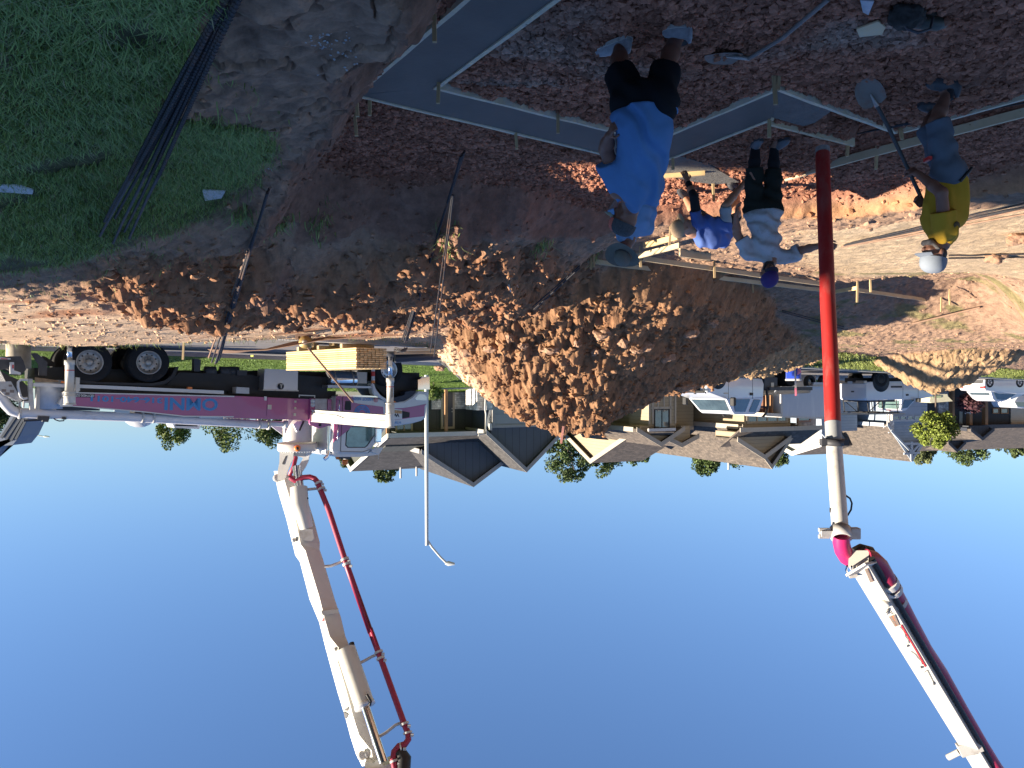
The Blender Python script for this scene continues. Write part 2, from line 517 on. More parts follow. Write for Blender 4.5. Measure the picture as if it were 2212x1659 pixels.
def land_colour(X, Y, L):
 def c(*v): return np.array(v)[None, :]
 def mixc(A, B, w): return A * (1 - w[:, None]) + B * w[:, None]
 n = fbm(X * .7, Y * .7, 4, 91) * .5 + .5
 m = fbm(X * 3, Y * 3, 4, 99) * .5 + .5
 Cc = mixc(c(.27, .17, .115) * np.ones((len(X), 1)), c(.34, .225, .155), n)           # plain soil
 Cc = mixc(Cc, mixc(c(.235, .105, .055) * np.ones((len(X), 1)), c(.31, .185, .11), m), L['spoil'])
 Cc = mixc(Cc, mixc(c(.215, .105, .055) * np.ones((len(X), 1)), c(.29, .17, .095), m), L['heap'])
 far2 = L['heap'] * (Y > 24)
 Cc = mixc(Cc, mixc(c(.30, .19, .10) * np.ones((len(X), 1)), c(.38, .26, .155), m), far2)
 Cc = mixc(Cc, mixc(c(.50, .33, .205) * np.ones((len(X), 1)), c(.64, .47, .32), n * .6 + m * .4), L['shelf'])
 red = L['shelf'] * sstep(.56, .74, fbm(X * .55, Y * 2.2, 5, 15) * .5 + .5)
 Cc = mixc(Cc, c(.30, .13, .07) * np.ones((len(X), 1)), red * .8)
 Cc = mixc(Cc, mixc(c(.46, .33, .20) * np.ones((len(X), 1)), c(.58, .44, .29), n), L['pad'])
 facec = mixc(c(.20, .11, .075) * np.ones((len(X), 1)), c(.29, .17, .12), m)
 strat = sstep(.3, .7, fbm(X * .6, L['z'] * 9, 3, 8) * .5 + .5)
 facec = mixc(facec, c(.40, .21, .11) * np.ones((len(X), 1)), (X < -2.6) * (.65 + .35 * strat))
 Cc = mixc(Cc, facec, L['face'] * (1 - L['pit']) * sstep(-.1, .1, L['up'] - L['wall'] + .05))
 pitc = mixc(c(.24, .105, .065) * np.ones((len(X), 1)), c(.36, .17, .11), m)
 grey = sstep(.55, .8, fbm(X * .8 + 5, Y * 1.4, 3, 61) * .5 + .5) * (Y < 6.8)
 pitc = mixc(pitc, c(.30, .215, .165) * np.ones((len(X), 1)), grey * .8)
 Cc = mixc(Cc, pitc, L['pit'])
 Cc = mixc(Cc, mixc(c(.10, .10, .05) * np.ones((len(X), 1)), c(.20, .14, .10), sstep(.55, .8, n)), L['turf'])
 lawn = mixc(c(.10, .17, .035) * np.ones((len(X), 1)), c(.15, .22, .05), m)
 Cc = mixc(Cc, lawn, L['beyond'] * np.ones(len(X)))
 Cc = mixc(Cc, c(.12, .12, .12) * np.ones((len(X), 1)), L['road'])
 verge = sstep(-9.3, -8.6, L['o']) * (1 - L['flat']) * (1 - L['heap']) * sstep(14, 18, L['t']) * (L['t'] < 60)
 Cc = mixc(Cc, c(.17, .17, .06) * np.ones((len(X), 1)), verge * .9)
 gr2 = sstep(.6, .72, fbm(X * .9, Y * 1.8, 4, 133) * .5 + .5) * (X < -4) * (Y > 16) * (1 - L['flat']) * (1 - L['heap'])
 Cc = mixc(Cc, c(.15, .15, .06) * np.ones((len(X), 1)), gr2 * .7)
 return np.clip(Cc * (1 + .22 * L['f3'])[:, None], .01, .8)
def make_land():
 az = np.concatenate([np.linspace(-180, -52, 60, endpoint=False), np.linspace(-52, -36, 40, endpoint=False), np.linspace(-36, 36, 1000, endpoint=False),
       np.linspace(36, 52, 40, endpoint=False), np.linspace(52, 180, 60, endpoint=False)])
 r = np.concatenate([[.05, .5, 1.0, 1.6], np.geomspace(2.2, 12, 430), np.geomspace(12.04, 34, 500), np.geomspace(34.3, 130, 80), np.geomspace(150, 4000, 16)])
 A, R = np.meshgrid(np.radians(az), r)
 X = (R * np.sin(A)).ravel(); Y = (R * np.cos(A)).ravel()
 L = full_land(X, Y)
 V = np.stack([X, Y, L['z']], 1)
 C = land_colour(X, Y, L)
 na, nr = len(az), len(r)
 i = np.arange(nr - 1)[:, None] * na; j = np.arange(na)[None, :]; j2 = (j + 1) % na
 Fq = np.stack([i + j, i + j2, i + na + j2, i + na + j], -1).reshape(-1, 4)[:, ::-1]
 m = mat("soil", (0, 0, 0), rough=.95, spec=.15, var=.28, scale=9, bump=1.0, bscale=26, attr=True, det=10)
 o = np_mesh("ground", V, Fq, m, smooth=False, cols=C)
 setp(o, "reddish brown soil with pit, banks and heaps", kind="structure")
 return o
GROUND = make_land()
def sheet(name, t0, t1, offs, mt, label, dt=.8):
 """strip laid along the street; offs: list of (offset, lift)"""
 ts = np.arange(t0, t1, dt); V = []; Fq = []
 k = len(offs)
 for t in ts:
  for o, l in offs:
   x, y = road_xy(t, o); V.append((x, y, float(road_z(t)) + l))
 for i in range(len(ts) - 1):
  for j in range(k - 1):
   Fq.append((i * k + j, (i + 1) * k + j, (i + 1) * k + j + 1, i * k + j + 1))
 ob = np_mesh(name, np.array(V), np.array(Fq), mt)
 return setp(ob, label, kind="structure")
asph = mat("asphalt", (.20, .19, .19), rough=.9, spec=.2, var=.18, scale=3, bump=.4, bscale=120)
conc = mat("kerb_concrete", (.42, .41, .39), rough=.85, var=.12, scale=5, bump=.2, bscale=90)
sheet("road", -40, 90, [(ROAD_NEAR + .3, 0.0), (-2, .07), (ROAD_FAR - .3, 0.0)], asph, "grey concrete street behind the building lot")
sheet("kerb", -40, 90, [(ROAD_NEAR - .16, -.3), (ROAD_NEAR - .15, .13), (ROAD_NEAR, .135), (ROAD_NEAR + .06, .01), (ROAD_NEAR + .31, .004), (ROAD_NEAR + .32, -.06)], conc, "pale kerb and gutter on the near side of the street")
sheet("kerb", -40, 90, [(ROAD_FAR - .32, -.06), (ROAD_FAR - .31, .004), (ROAD_FAR - .06, .01), (ROAD_FAR, .135), (ROAD_FAR + .15, .13), (ROAD_FAR + .16, -.3)], conc, "pale kerb and gutter on the far side of the street")
# ---------------------------------------------------------------- loose clods, stones (nobody could count them)
_ico = None
def ico_verts():
 bm = bmesh.new(); bmesh.ops.create_icosphere(bm, subdivisions=1, radius=1)
 V = np.array([v.co[:] for v in bm.verts]); Fq = np.array([[v.index for v in f.verts] for f in bm.faces]); bm.free()
 return V, Fq
IV, IF = ico_verts()
def scatter(name, pts, size, mt, cols, label, squash=.7, sink=.25, seed=1, parent=None):
 """pts (n,3), size (n,) -> lumps in one mesh"""
 rg = np.random.default_rng(seed)
 n = len(pts)
 S = IV[None, :, :] * (1 + rg.uniform(-.42, .42, (n, len(IV), 1)))
 S = S * np.stack([rg.uniform(.7, 1.25, n), rg.uniform(.7, 1.25, n), rg.uniform(.45, .9, n) * squash / .7], 1)[:, None, :]
 a = rg.uniform(0, 6.28, n); b = rg.uniform(-.5, .5, n)
 ca, sa, cb, sb = np.cos(a), np.sin(a), np.cos(b), np.sin(b)
 x = S[..., 0] * cb[:, None] + S[..., 2] * sb[:, None]; zz = -S[..., 0] * sb[:, None] + S[..., 2] * cb[:, None]
 X = x * ca[:, None] - S[..., 1] * sa[:, None]; Y = x * sa[:, None] + S[..., 1] * ca[:, None]
 V = np.stack([X, Y, zz], -1) * size[:, None, None] + pts[:, None, :]
 V[..., 2] += (size * (1 - 2 * sink) * .4)[:, None]
 Fq = (IF[None] + (np.arange(n) * len(IV))[:, None, None]).reshape(-1, 3)
 C = np.repeat(cols, len(IV), 0)
 ob = np_mesh(name, V.reshape(-1, 3), Fq, mt, cols=C)
 return setp(ob, label, kind="stuff")
def seen_points(n, dmin, dmax, seed, azr=35, power=1.0):
 rg = np.random.default_rng(seed)
 u = rg.uniform(0, 1, n)
 D = (dmin ** power + u * (dmax ** power - dmin ** power)) ** (1 / power)
 a = np.radians(rg.uniform(-azr, azr, n))
 return D * np.sin(a), D * np.cos(a), rg
def make_clods():
 mt = mat("clod", (0, 0, 0), rough=.95, spec=.15, var=.3, scale=30, bump=.7, bscale=60, attr=True)
 X, Y, rg = seen_points(130000, 3.0, 31, 5, power=1.1)
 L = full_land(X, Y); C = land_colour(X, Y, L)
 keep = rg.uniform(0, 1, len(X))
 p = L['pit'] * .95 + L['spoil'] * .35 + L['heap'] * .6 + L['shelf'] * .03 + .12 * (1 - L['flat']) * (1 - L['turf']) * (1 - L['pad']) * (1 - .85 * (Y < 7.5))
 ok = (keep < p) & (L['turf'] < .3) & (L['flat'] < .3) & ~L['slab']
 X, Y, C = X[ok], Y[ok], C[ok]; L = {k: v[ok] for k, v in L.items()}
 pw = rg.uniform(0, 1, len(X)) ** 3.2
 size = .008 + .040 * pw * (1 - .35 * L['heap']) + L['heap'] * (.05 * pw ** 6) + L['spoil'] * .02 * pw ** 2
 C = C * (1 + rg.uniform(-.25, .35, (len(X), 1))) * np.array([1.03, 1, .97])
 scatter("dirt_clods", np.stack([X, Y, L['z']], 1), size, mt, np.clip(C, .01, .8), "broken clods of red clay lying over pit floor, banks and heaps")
 X, Y, rg = seen_points(75000, 4.6, 11.5, 6, power=1.3)
 L = full_land(X, Y); C = land_colour(X, Y, L)
 ok = (L['pit'] > .5) & ~L['slab'] & (fbm(X * 1.5, Y * 1.5, 3, 300) > -.45)
 X, Y, C, z = X[ok], Y[ok], C[ok], L['z'][ok]
 size = .007 + .03 * rg.uniform(0, 1, len(X)) ** 2.5
 scatter("clay_crumbs", np.stack([X, Y, z], 1), size, mt, np.clip(C * (1 + rg.uniform(-.3, .5, (len(X), 1))), .01, .8), "small angular crumbs of red clay covering the pit floor", seed=12, sink=.1)
 X, Y, rg = seen_points(20000, 3.2, 9, 8)
 L = full_land(X, Y)
 m = fbm(X * 2.2, Y * 1.0, 3, 222)
 ok = (m > .42) & (L['sd'] > .75) & (X > .5) & (X < 2.6) & (L['turf'] < .3)
 X, Y = X[ok], Y[ok]; z = L['z'][ok]
 scatter("white_pebbles", np.stack([X, Y, z], 1), np.random.default_rng(3).uniform(.003, .009, len(X)), mt, np.full((len(X), 3), .42), "small white stones scattered on the brown bank", seed=4)
make_clods()
# ---------------------------------------------------------------- grass
def blades(name, X, Y, Z, hgt, mt, label, seed=2, width=.004, lean=.8, cols=None):
 rg = np.random.default_rng(seed); n = len(X)
 a = rg.uniform(0, 6.28, n); ln = rg.uniform(.2, lean, n) * hgt
 w = width * rg.uniform(.7, 1.4, n)
 dx, dy = np.cos(a), np.sin(a); wx, wy = -dy * w, dx * w
 P = np.stack([X, Y, Z], 1)
 segs = []
 for k, (f, wd) in enumerate([(0, 1), (.45, .85), (.8, .5), (1, .05)]):
  c = P + np.stack([dx * ln * f ** 1.8, dy * ln * f ** 1.8, hgt * f * (1 - .25 * f)], 1)
  segs.append(c + np.stack([wx * wd, wy * wd, 0 * wx], 1)); segs.append(c - np.stack([wx * wd, wy * wd, 0 * wx], 1))
 V = np.stack(segs, 1).reshape(-1, 3)
 q = np.array([[0, 1, 3, 2], [2, 3, 5, 4], [4, 5, 7, 6]])
 Fq = (q[None] + (np.arange(n) * 8)[:, None, None]).reshape(-1, 4)
 if cols is None: cols = np.full((n, 3), .1)
 ob = np_mesh(name, V, Fq, mt, cols=np.repeat(cols, 8, 0))
 return setp(ob, label, kind="stuff")
def make_grass():
 mt = mat("grass_blade", (0, 0, 0), rough=.55, spec=.3, attr=True)
 X, Y, rg = seen_points(500000, 2.4, 10.5, 31, azr=46, power=1.15)
 ok = X > .6; X, Y = X[ok], Y[ok]
 L = full_land(X, Y)
 clump = fbm(X * 1.1, Y * 2.0, 4, 71)
 p = L['turf'] * sstep(-.5, -.15, clump) + .02 * (L['sd'] > .9) * sstep(9.5, 7, Y) * (X > 1.5)
 ok = rg.uniform(0, 1, len(X)) < p
 X, Y, z = X[ok], Y[ok], L['z'][ok]
 k = rg.uniform(0, 1, len(X))[:, None]
 c = (1 - k) * np.array([[.12, .20, .04]]) + k * np.array([[.32, .42, .13]])
 dry = rg.uniform(0, 1, len(X)) < .07
 c[dry] = (.30, .27, .14)
 blades("grass", X, Y, z - .004, rg.uniform(.03, .10, len(X)), mt, "short green grass of the near bank in shade", cols=c, width=.0026, lean=1.6)
 X, Y, rg = seen_points(30000, 3, 19, 32, azr=36)
 L = full_land(X, Y)
 e = (L['turf'] > .05) & (L['turf'] < .7)
 kb = (L['o'] > -8.15) & (L['o'] < -7.7) & (L['heap'] < .2) & (L['t'] < 9) & (fbm(X * 1.3, Y * 1.3, 3, 5) > -.1)
 ok = (e & (rg.uniform(0, 1, len(X)) < .35)) | kb
 X, Y, z, kb = X[ok], Y[ok], L['z'][ok], kb[ok]
 c = np.array([[.17, .24, .06]]) * rg.uniform(.6, 1.3, (len(X), 1))
 blades("weeds", X, Y, z - .004, np.where(kb, rg.uniform(.05, .16, len(X)), rg.uniform(.07, .2, len(X))), mt, "taller weeds fringing the turf and the street edge", cols=c, width=.004, lean=1.1, seed=6)
 rg = np.random.default_rng(50)
 t = rg.uniform(12, 60, 40000); o = rg.uniform(-9.6, -7.4, 40000)
 X, Y = road_xy(t, o); L = full_land(X, Y)
 ok = L['heap'] < .2; X, Y, z = X[ok], Y[ok], L['z'][ok]
 c = np.array([[.20, .24, .07]]) * rg.uniform(.6, 1.35, (len(X), 1))
 blades("verge_grass", X, Y, z, rg.uniform(.06, .18, len(X)), mt, "rough grass verge between the soil and the street", cols=c, width=.012, lean=1.0, seed=9)
 t = rg.uniform(-12, 45, 60000); o = rg.uniform(3.4, 12, 60000)
 X, Y = road_xy(t, o); L = full_land(X, Y)
 c = np.array([[.13, .22, .04]]) * rg.uniform(.6, 1.35, (len(X), 1))
 blades("lawn_grass", X, Y, L['z'] - .005, rg.uniform(.03, .07, len(X)), mt, "mown lawn across the street in sunlight", cols=c, width=.012, lean=.8, seed=10)
make_grass()
# ================================================================ measuring helper for flat sided things
def ZR(x0, y0, x1, w):
 s = w / (x1 - x0)
 return lambda zx, zy: ((x0 + zx / s) / 1.8228, (y0 + zy / s) / 1.8228)
class Body:
 """a thing with its own frame; at() gives the local point where the photo's measuring ray meets the plane y = const"""
 def __init__(self, root):
  self.root = root; self.m = root.matrix_basis.copy(); self.i = self.m.inverted()
 def at(self, p, y=0.0):
  o = self.i @ Vector((0, 0, 0)); d = self.i.to_3x3() @ Vector(((CX_ - p[0]) / F_, 1, (p[1] - CY_) / F_))
  t = (y - o.y) / d.y
  return o + d * t
 def slab(self, mb, pts, y0, y1, ref=None):
  """outline measured at y = ref (default y0), a solid between y0 and y1"""
  a = [self.at(p, y0 if ref is None else ref) for p in pts]
  a = [Vector((q.x, y0, q.z)) for q in a]
  return mb.prism(a, (0, y1 - y0, 0))
 def slabZ(self, mb, Z, pts, y0, y1, ref=None):
  return self.slab(mb, [Z(*p) for p in pts], y0, y1, ref)
def text_part(s, size, m, mt, parent, name="lettering", ext=.003, width=None, shear=0.0, bold=0.0):
 """raised lettering; m: local frame (x right, y up, z out)"""
 cu = bpy.data.curves.new(name, 'FONT'); cu.body = s; cu.size = size; cu.extrude = ext; cu.shear = shear; cu.resolution_u = 3; cu.offset = bold
 ob = bpy.data.objects.new(name, cu); COL.objects.link(ob)
 bpy.context.view_layer.update()
 me = bpy.data.meshes.new_from_object(ob.evaluated_get(bpy.context.evaluated_depsgraph_get()))
 COL.objects.unlink(ob); bpy.data.objects.remove(ob)
 xs = [v.co.x for v in me.vertices]
 sx = width / (max(xs) - min(xs)) if width else 1
 x0 = min(xs)
 for v in me.vertices: v.co = m @ Vector(((v.co.x - x0) * sx, v.co.y, v.co.z))
 me.materials.clear(); me.materials.append(mt)
 o = bpy.data.objects.new(name, me); COL.objects.link(o); o.parent = parent
 return o
def fr(o, x, y):
 """frame with x right, y up, z out of the surface"""
 x = Vector(x).normalized(); y = Vector(y); z = x.cross(y).normalized(); y = z.cross(x)
 m = Matrix((x, y, z)).transposed().to_4x4(); m.translation = Vector(o)
 return m
M_rub = mat("tyre_rubber", (.018, .018, .019), rough=.85, spec=.3, dirt=(.12, .09, .07), dirt_amt=.15, dscale=4, bump=.3, bscale=80)
M_steel = mat("worn_steel", (.42, .39, .35), rough=.45, metal=.6, dirt=(.2, .13, .08), dirt_amt=.35, dscale=6)
M_chrome = mat("chrome", (.75, .75, .76), rough=.12, metal=1.0, var=.05)
M_black = mat("black_metal", (.015, .015, .016), rough=.6, var=.3, scale=5)
M_dark = mat("dark_grey_metal", (.05, .05, .055), rough=.6, var=.3, scale=5)
M_cream = mat("cream_boom_paint", (.56, .545, .49), rough=.42, spec=.5, dirt=(.35, .29, .22), dirt_amt=.10, dscale=1.3, var=.05, scale=1.2)
M_white = mat("white_paint", (.58, .58, .58), rough=.3, coat=.4, dirt=(.45, .41, .36), dirt_amt=.2, dscale=2.5)
M_wdirty = mat("dirty_white_paint", (.50, .485, .46), rough=.5, dirt=(.22, .17, .13), dirt_amt=.4, dscale=2.5)
M_mag = mat("magenta_paint", (.33, .06, .20), rough=.3, coat=.5, dirt=(.18, .06, .14), dirt_amt=.08, dscale=1.5, var=.05, scale=2)
M_pipe = mat("crimson_pipe_paint", (.30, .018, .055), rough=.45, dirt=(.10, .06, .06), dirt_amt=.25, dscale=9)
M_blue = mat("blue_lettering", (.03, .22, .50), rough=.4)
M_orange = mat("orange_lens", (.80, .20, .03), rough=.35)
M_redm = mat("red_mark", (.55, .03, .03), rough=.4)
M_glass = mat("window_glass", (.06, .09, .09), rough=.06, spec=1.0, coat=.6)
M_plate = mat("diamond_plate", (.48, .48, .49), rough=.38, metal=.8, bump=.6, bscale=55)
def wheel(parent, c, r, w, rim, out=1, name="wheel", rimmat=None, axis=(0, 1, 0), holes=10, dual=False, spokes=0):
 """tyre with rim and hub as a part with its own sub-parts; out: side (+1 or -1) along the axis that faces outward"""
 c = Vector(c); ax = Vector(axis) * out
 t = MB()
 pr = []
 hw = w / 2
 for rr, h in [(rim * 1.0, -hw * .8), (rim * 1.12, -hw * .95), (r * .86, -hw), (r * .96, -hw * .9), (r, -hw * .7), (r, -hw * .42), (r * .975, -hw * .4), (r * .975, -hw * .3), (r, -hw * .28), (r, 0), (r, hw * .28), (r * .975, hw * .3), (r * .975, hw * .4), (r, hw * .42), (r, hw * .7), (r * .96, hw * .9), (r * .86, hw), (rim * 1.12, hw * .95), (rim, hw * .8)]:
  pr.append((rr, h))
 t.lathe(pr, c, ax, 40)
 o = t.build(name, M_rub, parent, world=False)
 k = MB()
 if not spokes:
  k.lathe([(rim * 1.05, hw * .86), (rim * 1.05, hw * .93), (rim * .97, hw * .93), (rim * .9, hw * .55), (rim * .84, hw * .30), (rim * .62, hw * .22), (rim * .52, hw * .34), (rim * .28, hw * .34), (rim * .26, hw * .62), (rim * .2, hw * .7), (.001, hw * .7)], c, ax, 40)
  k.build("rim", rimmat or M_steel, o, world=False)
  d = MB(); u = ax.orthogonal().normalized(); v = ax.cross(u)
  for i in range(holes):
   an = 6.283 * i / holes
   d.lathe([(.001, 0), (rim * .075, 0)], c + (u * math.cos(an) + v * math.sin(an)) * rim * .72 + ax * (hw * .285), ax, 10, smooth=False)
  d.build("vent_hole", M_black, o, world=False, split=False)
  b = MB()
  for i in range(holes):
   an = 6.283 * (i + .5) / holes
   b.lathe([(rim * .045, 0), (rim * .045, rim * .1), (.001, rim * .1)], c + (u * math.cos(an) + v * math.sin(an)) * rim * .42 + ax * (hw * .30), ax, 6, smooth=False)
  b.build("wheel_nut", M_steel, o, world=False, split=False)
 else:
  k.lathe([(rim * 1.03, hw * .86), (rim * 1.03, hw * .93), (rim * .95, hw * .93), (rim * .9, hw * .3), (.001, hw * .25)], c, ax, 32)
  k.build("rim", M_dark, o, world=False)
  s = MB(); u = ax.orthogonal().normalized(); v = ax.cross(u)
  for i in range(spokes):
   an = 6.283 * i / spokes; q = u * math.cos(an) + v * math.sin(an)
   s.beam(c + q * rim * .12 + ax * hw * .75, c + q * rim * .93 + ax * hw * .8, rim * .22, rim * .08, up=ax)
  s.lathe([(rim * .2, hw * .5), (rim * .2, hw * .85), (.001, hw * .85)], c, ax, 16)
  s.build("spoke", rimmat or M_steel, o, world=False, split=False)
 return o
# ================================================================ the concrete pump truck
def pump_truck():
 Z1, Z2 = ZR(0, 1250, 1000, 2212), ZR(900, 1250, 1900, 2212)
 ZH, ZB, ZP, ZM = ZR(0, 1350, 500, 1843), ZR(1280, 1450, 1720, 2086), ZR(1040, 1550, 1400, 1991), ZR(400, 1550, 900, 2212)
 root = thing("concrete_pump_truck", "magenta and white concrete pump truck with its long cream boom raised over the site", "pump truck", mat=frame((11.0, 20.2, -1.10), (RD[0], RD[1], 0)))
 B = Body(root)
 def bld(mb, n, m, p=root): return mb.build(n, m, p, world=False)
 def P(Z, x, y, Y=0): return B.at(Z(x, y), Y)
 for (Z, x, y) in ((Z1, 785, 388), (Z1, 1300, 392)):
  c = P(Z, x, y)
  wheel(root, (c.x, -.16, c.z), .54, .30, .31)
  wheel(root, (c.x, -.50, c.z), .54, .28, .31)
  wheel(root, (c.x, -2.34, c.z), .54, .30, .31, out=-1)
  wheel(root, (c.x, -2.0, c.z), .54, .28, .31, out=-1)
 c = P(Z2, 1402, 455)
 wheel(root, (c.x, -.20, c.z), .555, .38, .30, rimmat=mat("bright_rim", (.72, .70, .66), rough=.3, metal=.7, var=.1))
 wheel(root, (c.x, -2.3, c.z), .555, .38, .30, out=-1)
 fx, fz = c.x, c.z
 k = MB()
 a, b = P(Z1, 300, 480, -.9), P(Z2, 1650, 560, -.9)
 for y in (-.85, -1.65): k.box(((a.x + b.x) / 2, y, .78 + (fz - .55)), (b.x - a.x, .09, .30))
 for i in range(9): k.box((a.x + (b.x - a.x) * (i + .5) / 9, -1.25, .78), (.12, .8, .2))
 rx1 = P(Z1, 785, 388).x; rx2 = P(Z1, 1300, 392).x
 for x in (rx1, rx2, fx): k.tube([(x, -.4, .5), (x, -2.1, .5)], .07)
 bld(k, "chassis", M_black)
 k = MB(); B.slabZ(k, Z1, [(1600, 480), (2212, 500), (2212, 665), (1960, 640), (1450, 585), (1560, 480)], -.35, -2.2)
 B.slabZ(k, Z2, [(0, 498), (300, 512), (300, 655), (0, 665)], -.36, -2.2)
 B.slabZ(k, Z2, [(606, 500), (860, 520), (860, 640), (600, 650)], -.37, -2.2)
 B.slabZ(k, Z1, [(300, 440), (560, 430), (560, 540), (300, 540)], -.5, -2.1)
 B.slabZ(k, Z1, [(640, 470), (1560, 480), (1560, 610), (640, 600)], -.75, -1.9)
 B.slabZ(k, Z1, [(1200, 560), (2260, 600), (2260, 700), (1200, 690)], -.42, -2.1)
 B.slabZ(k, Z2, [(0, 640), (935, 640), (935, 725), (0, 700)], -.43, -2.1)
 bld(k, "subframe", M_black)
 k = MB()      # underfloor valves, air tanks, brackets
 B.slabZ(k, Z1, [(1690, 360), (1750, 365), (1745, 470), (1690, 468)], -.3, -.5)
 B.slabZ(k, Z1, [(2065, 458), (2155, 460), (2150, 505), (2065, 503)], -.3, -.6)
 for x in (1830, 1960, 2030): q = P(Z1, x, 470, -.5); k.lathe([(.001, -.16), (.15, -.15), (.15, .15), (.001, .16)], q, (1, 0, 0), 14)
 bld(k, "air_tank", M_dark)
 k = MB(); path = [(640, 520), (700, 568), (850, 580), (1150, 592), (1330, 598), (1450, 575), (1520, 520), (1560, 430)]
 inner = [(1530, 430), (1490, 510), (1430, 552), (1330, 572), (1150, 570), (850, 562), (710, 548), (655, 505)]
 B.slabZ(k, Z1, path + inner, -.02, -.62)
 bld(k, "mudguard", M_black)
 k = MB(); B.slabZ(k, Z1, [(290, 570), (900, 592), (1950, 638), (1950, 668), (900, 622), (290, 600)], .0, -.10)
 bld(k, "side_rail", M_white)
 k = MB(); B.slabZ(k, Z1, [(700, 615), (1940, 660), (2040, 690), (700, 660)], -.25, -2.2); bld(k, "deck_beam", M_dark)
 k = MB(); B.slabZ(k, Z1, [(630, 655), (2040, 688), (2035, 865), (1600, 858), (1250, 820), (900, 790), (630, 770)], .06, -.30)
 ob = bld(k, "rear_outrigger_box", M_mag)
 k = MB()
 B.slabZ(k, Z1, [(630, 650), (2042, 683), (2040, 693), (630, 660)], .075, -.31)
 B.slabZ(k, Z1, [(630, 768), (900, 787), (1250, 817), (1600, 855), (2037, 861), (2035, 869), (1600, 865), (1250, 827), (900, 797), (630, 778)], .075, -.31)
 bld(k, "trim", M_white, ob)
 def txt(Z, s, x0, y0, x1, y1, ysurf, m, parent, hh, bold=0.0, name="lettering"):
  """(x0,y0)->(x1,y1): base line from first to last letter"""
  p, q = P(Z, x0, y0, ysurf), P(Z, x1, y1, ysurf)
  f = fr(p, q - p, (0, 0, 1))
  return text_part(s, hh / .72, f, m, parent, width=(q - p).length, bold=bold, name=name)
 hO = abs(P(ZM, 1950, 95).z - P(ZM, 1950, 305).z)
 txt(ZM, "OMNI", 2030, 95, 1098, 75, .062, M_blue, ob, hO * .98, bold=.014)
 hn = abs(P(ZM, 500, 62).z - P(ZM, 500, 155).z)
 txt(ZM, "316-640-1011", 1058, 78, -188, 38, .062, M_blue, ob, hn, bold=.006)
 ZG = ZR(250, 1530, 600, 2212)
 k = MB(); B.slabZ(k, ZG, [(235, 118), (780, 135), (775, 225), (235, 212)], .064, .05); lb = bld(k, "name_plate", M_black, ob)
 txt(ZG, "GDY40X-5ZR", 765, 152, 250, 140, .067, M_white, lb, abs(P(ZG, 500, 150).z - P(ZG, 500, 210).z), bold=.002)
 k = MB(); B.slabZ(k, Z2, [(-55, 680), (48, 683), (720, 712), (742, 720), (742, 905), (705, 895), (45, 875), (-50, 868)], .03, -2.3)
 lo = bld(k, "locker", M_mag)
 k = MB(); B.slabZ(k, ZP, [(75, 97), (690, 122), (672, 505), (58, 487)], .045, .02); dr = bld(k, "locker_door", M_mag, lo)
 k = MB()
 for pts in ([(80, 240), (165, 245), (160, 345), (75, 340)], [(662, 150), (708, 152), (706, 198), (660, 195)], [(655, 292), (702, 295), (700, 340), (652, 338)], [(643, 425), (697, 428), (692, 488), (640, 484)]):
  B.slabZ(k, ZP, pts, .06, .03)
 bld(k, "latch", M_steel, lo)
 k = MB()
 for pts in ([(5, 60), (58, 63), (55, 150), (5, 147)],): B.slabZ(k, ZP, pts, .045, .02)
 for x, y in ((1058, 165), (1058, 242)):
  q = P(ZP, x, y, .1); k.lathe([(.001, 0), (.075, 0), (.075, .01), (.001, .01)], q, (0, 1, 0), 16)
 bld(k, "sticker", M_white, lo)
 k = MB()
 for i in range(26):
  x0 = -900 + i * 72
  q = P(ZP, x0 + 60, 545 + x0 * .022, .02); k.box((q.x, -.02, q.z), (.08, .06, .04))
 bld(k, "deck_fastener", M_steel, lo)
 k = MB(); B.slabZ(k, ZP, [(1010, 105), (1110, 110), (1100, 620), (1470, 640), (1440, 690), (1200, 760), (1010, 680), (990, 640)], .10, .02)
 br = bld(k, "outrigger_bracket", M_mag)
 q = P(ZP, 1218, 682, .11); k = MB(); k.lathe([(.001, 0), (.045, 0), (.045, .012), (.001, .012)], q, (0, 1, 0), 16); bld(k, "pin", M_black, br)
 e0 = U(*Z2(752, 855), 24.0); e1 = U(*Z2(1400, 905), 22.2)
 hb = .335
 k = MB(); k.beam(e0, e1, .26, hb, bev=.01)
 arm = k.build("front_outrigger", M_cream, root)
 k = MB(); d = (e1 - e0).normalized(); nrm = Vector((d.y, -d.x, 0)); nrm = -nrm if nrm.y > 0 else nrm
 for zz in (-hb / 2 - .004, hb / 2 + .004): k.beam(e0 + Vector((0, 0, zz)), e1 + Vector((0, 0, zz)), .31, .025)
 k.tube([e0 + nrm * .15 + Vector((0, 0, -.09)), e0.lerp(e1, .35) + nrm * .15 + Vector((0, 0, -.07)), e0.lerp(e1, .45) + nrm * .15 + Vector((0, 0, -.0)), e1 + nrm * .15 + Vector((0, 0, -.01))], .012, 6)
 k.build("flange", M_cream, arm)
 def leg(cx, D, ztop, zc1, zr, zbot, name, foot=True, r=.115):
  x = (CX_ - cx) / F_ * D
  def zz(v): return (v - CY_) / F_ * D
  k = MB()
  k.lathe([(.001, zz(ztop)), (r * 1.08, zz(ztop)), (r * 1.08, zz(zc1)), (r * .86, zz(zc1) - .01), (r * .86, zz(zr) + .12), (r, zz(zr) + .12), (r, zz(zr)), (.001, zz(zr))], (x, D, 0), n=24)
  o = k.build(name, M_cream, root)
  for z in (zz(ztop) - .02, zz(zc1), (zz(zc1) + zz(ztop)) / 2 - .06):
   kk = MB(); kk.lathe([(r * 1.08, 0), (r * 1.22, 0), (r * 1.22, .02), (r * 1.08, .02)], (x, D, z)); kk.build("collar", M_cream, o)
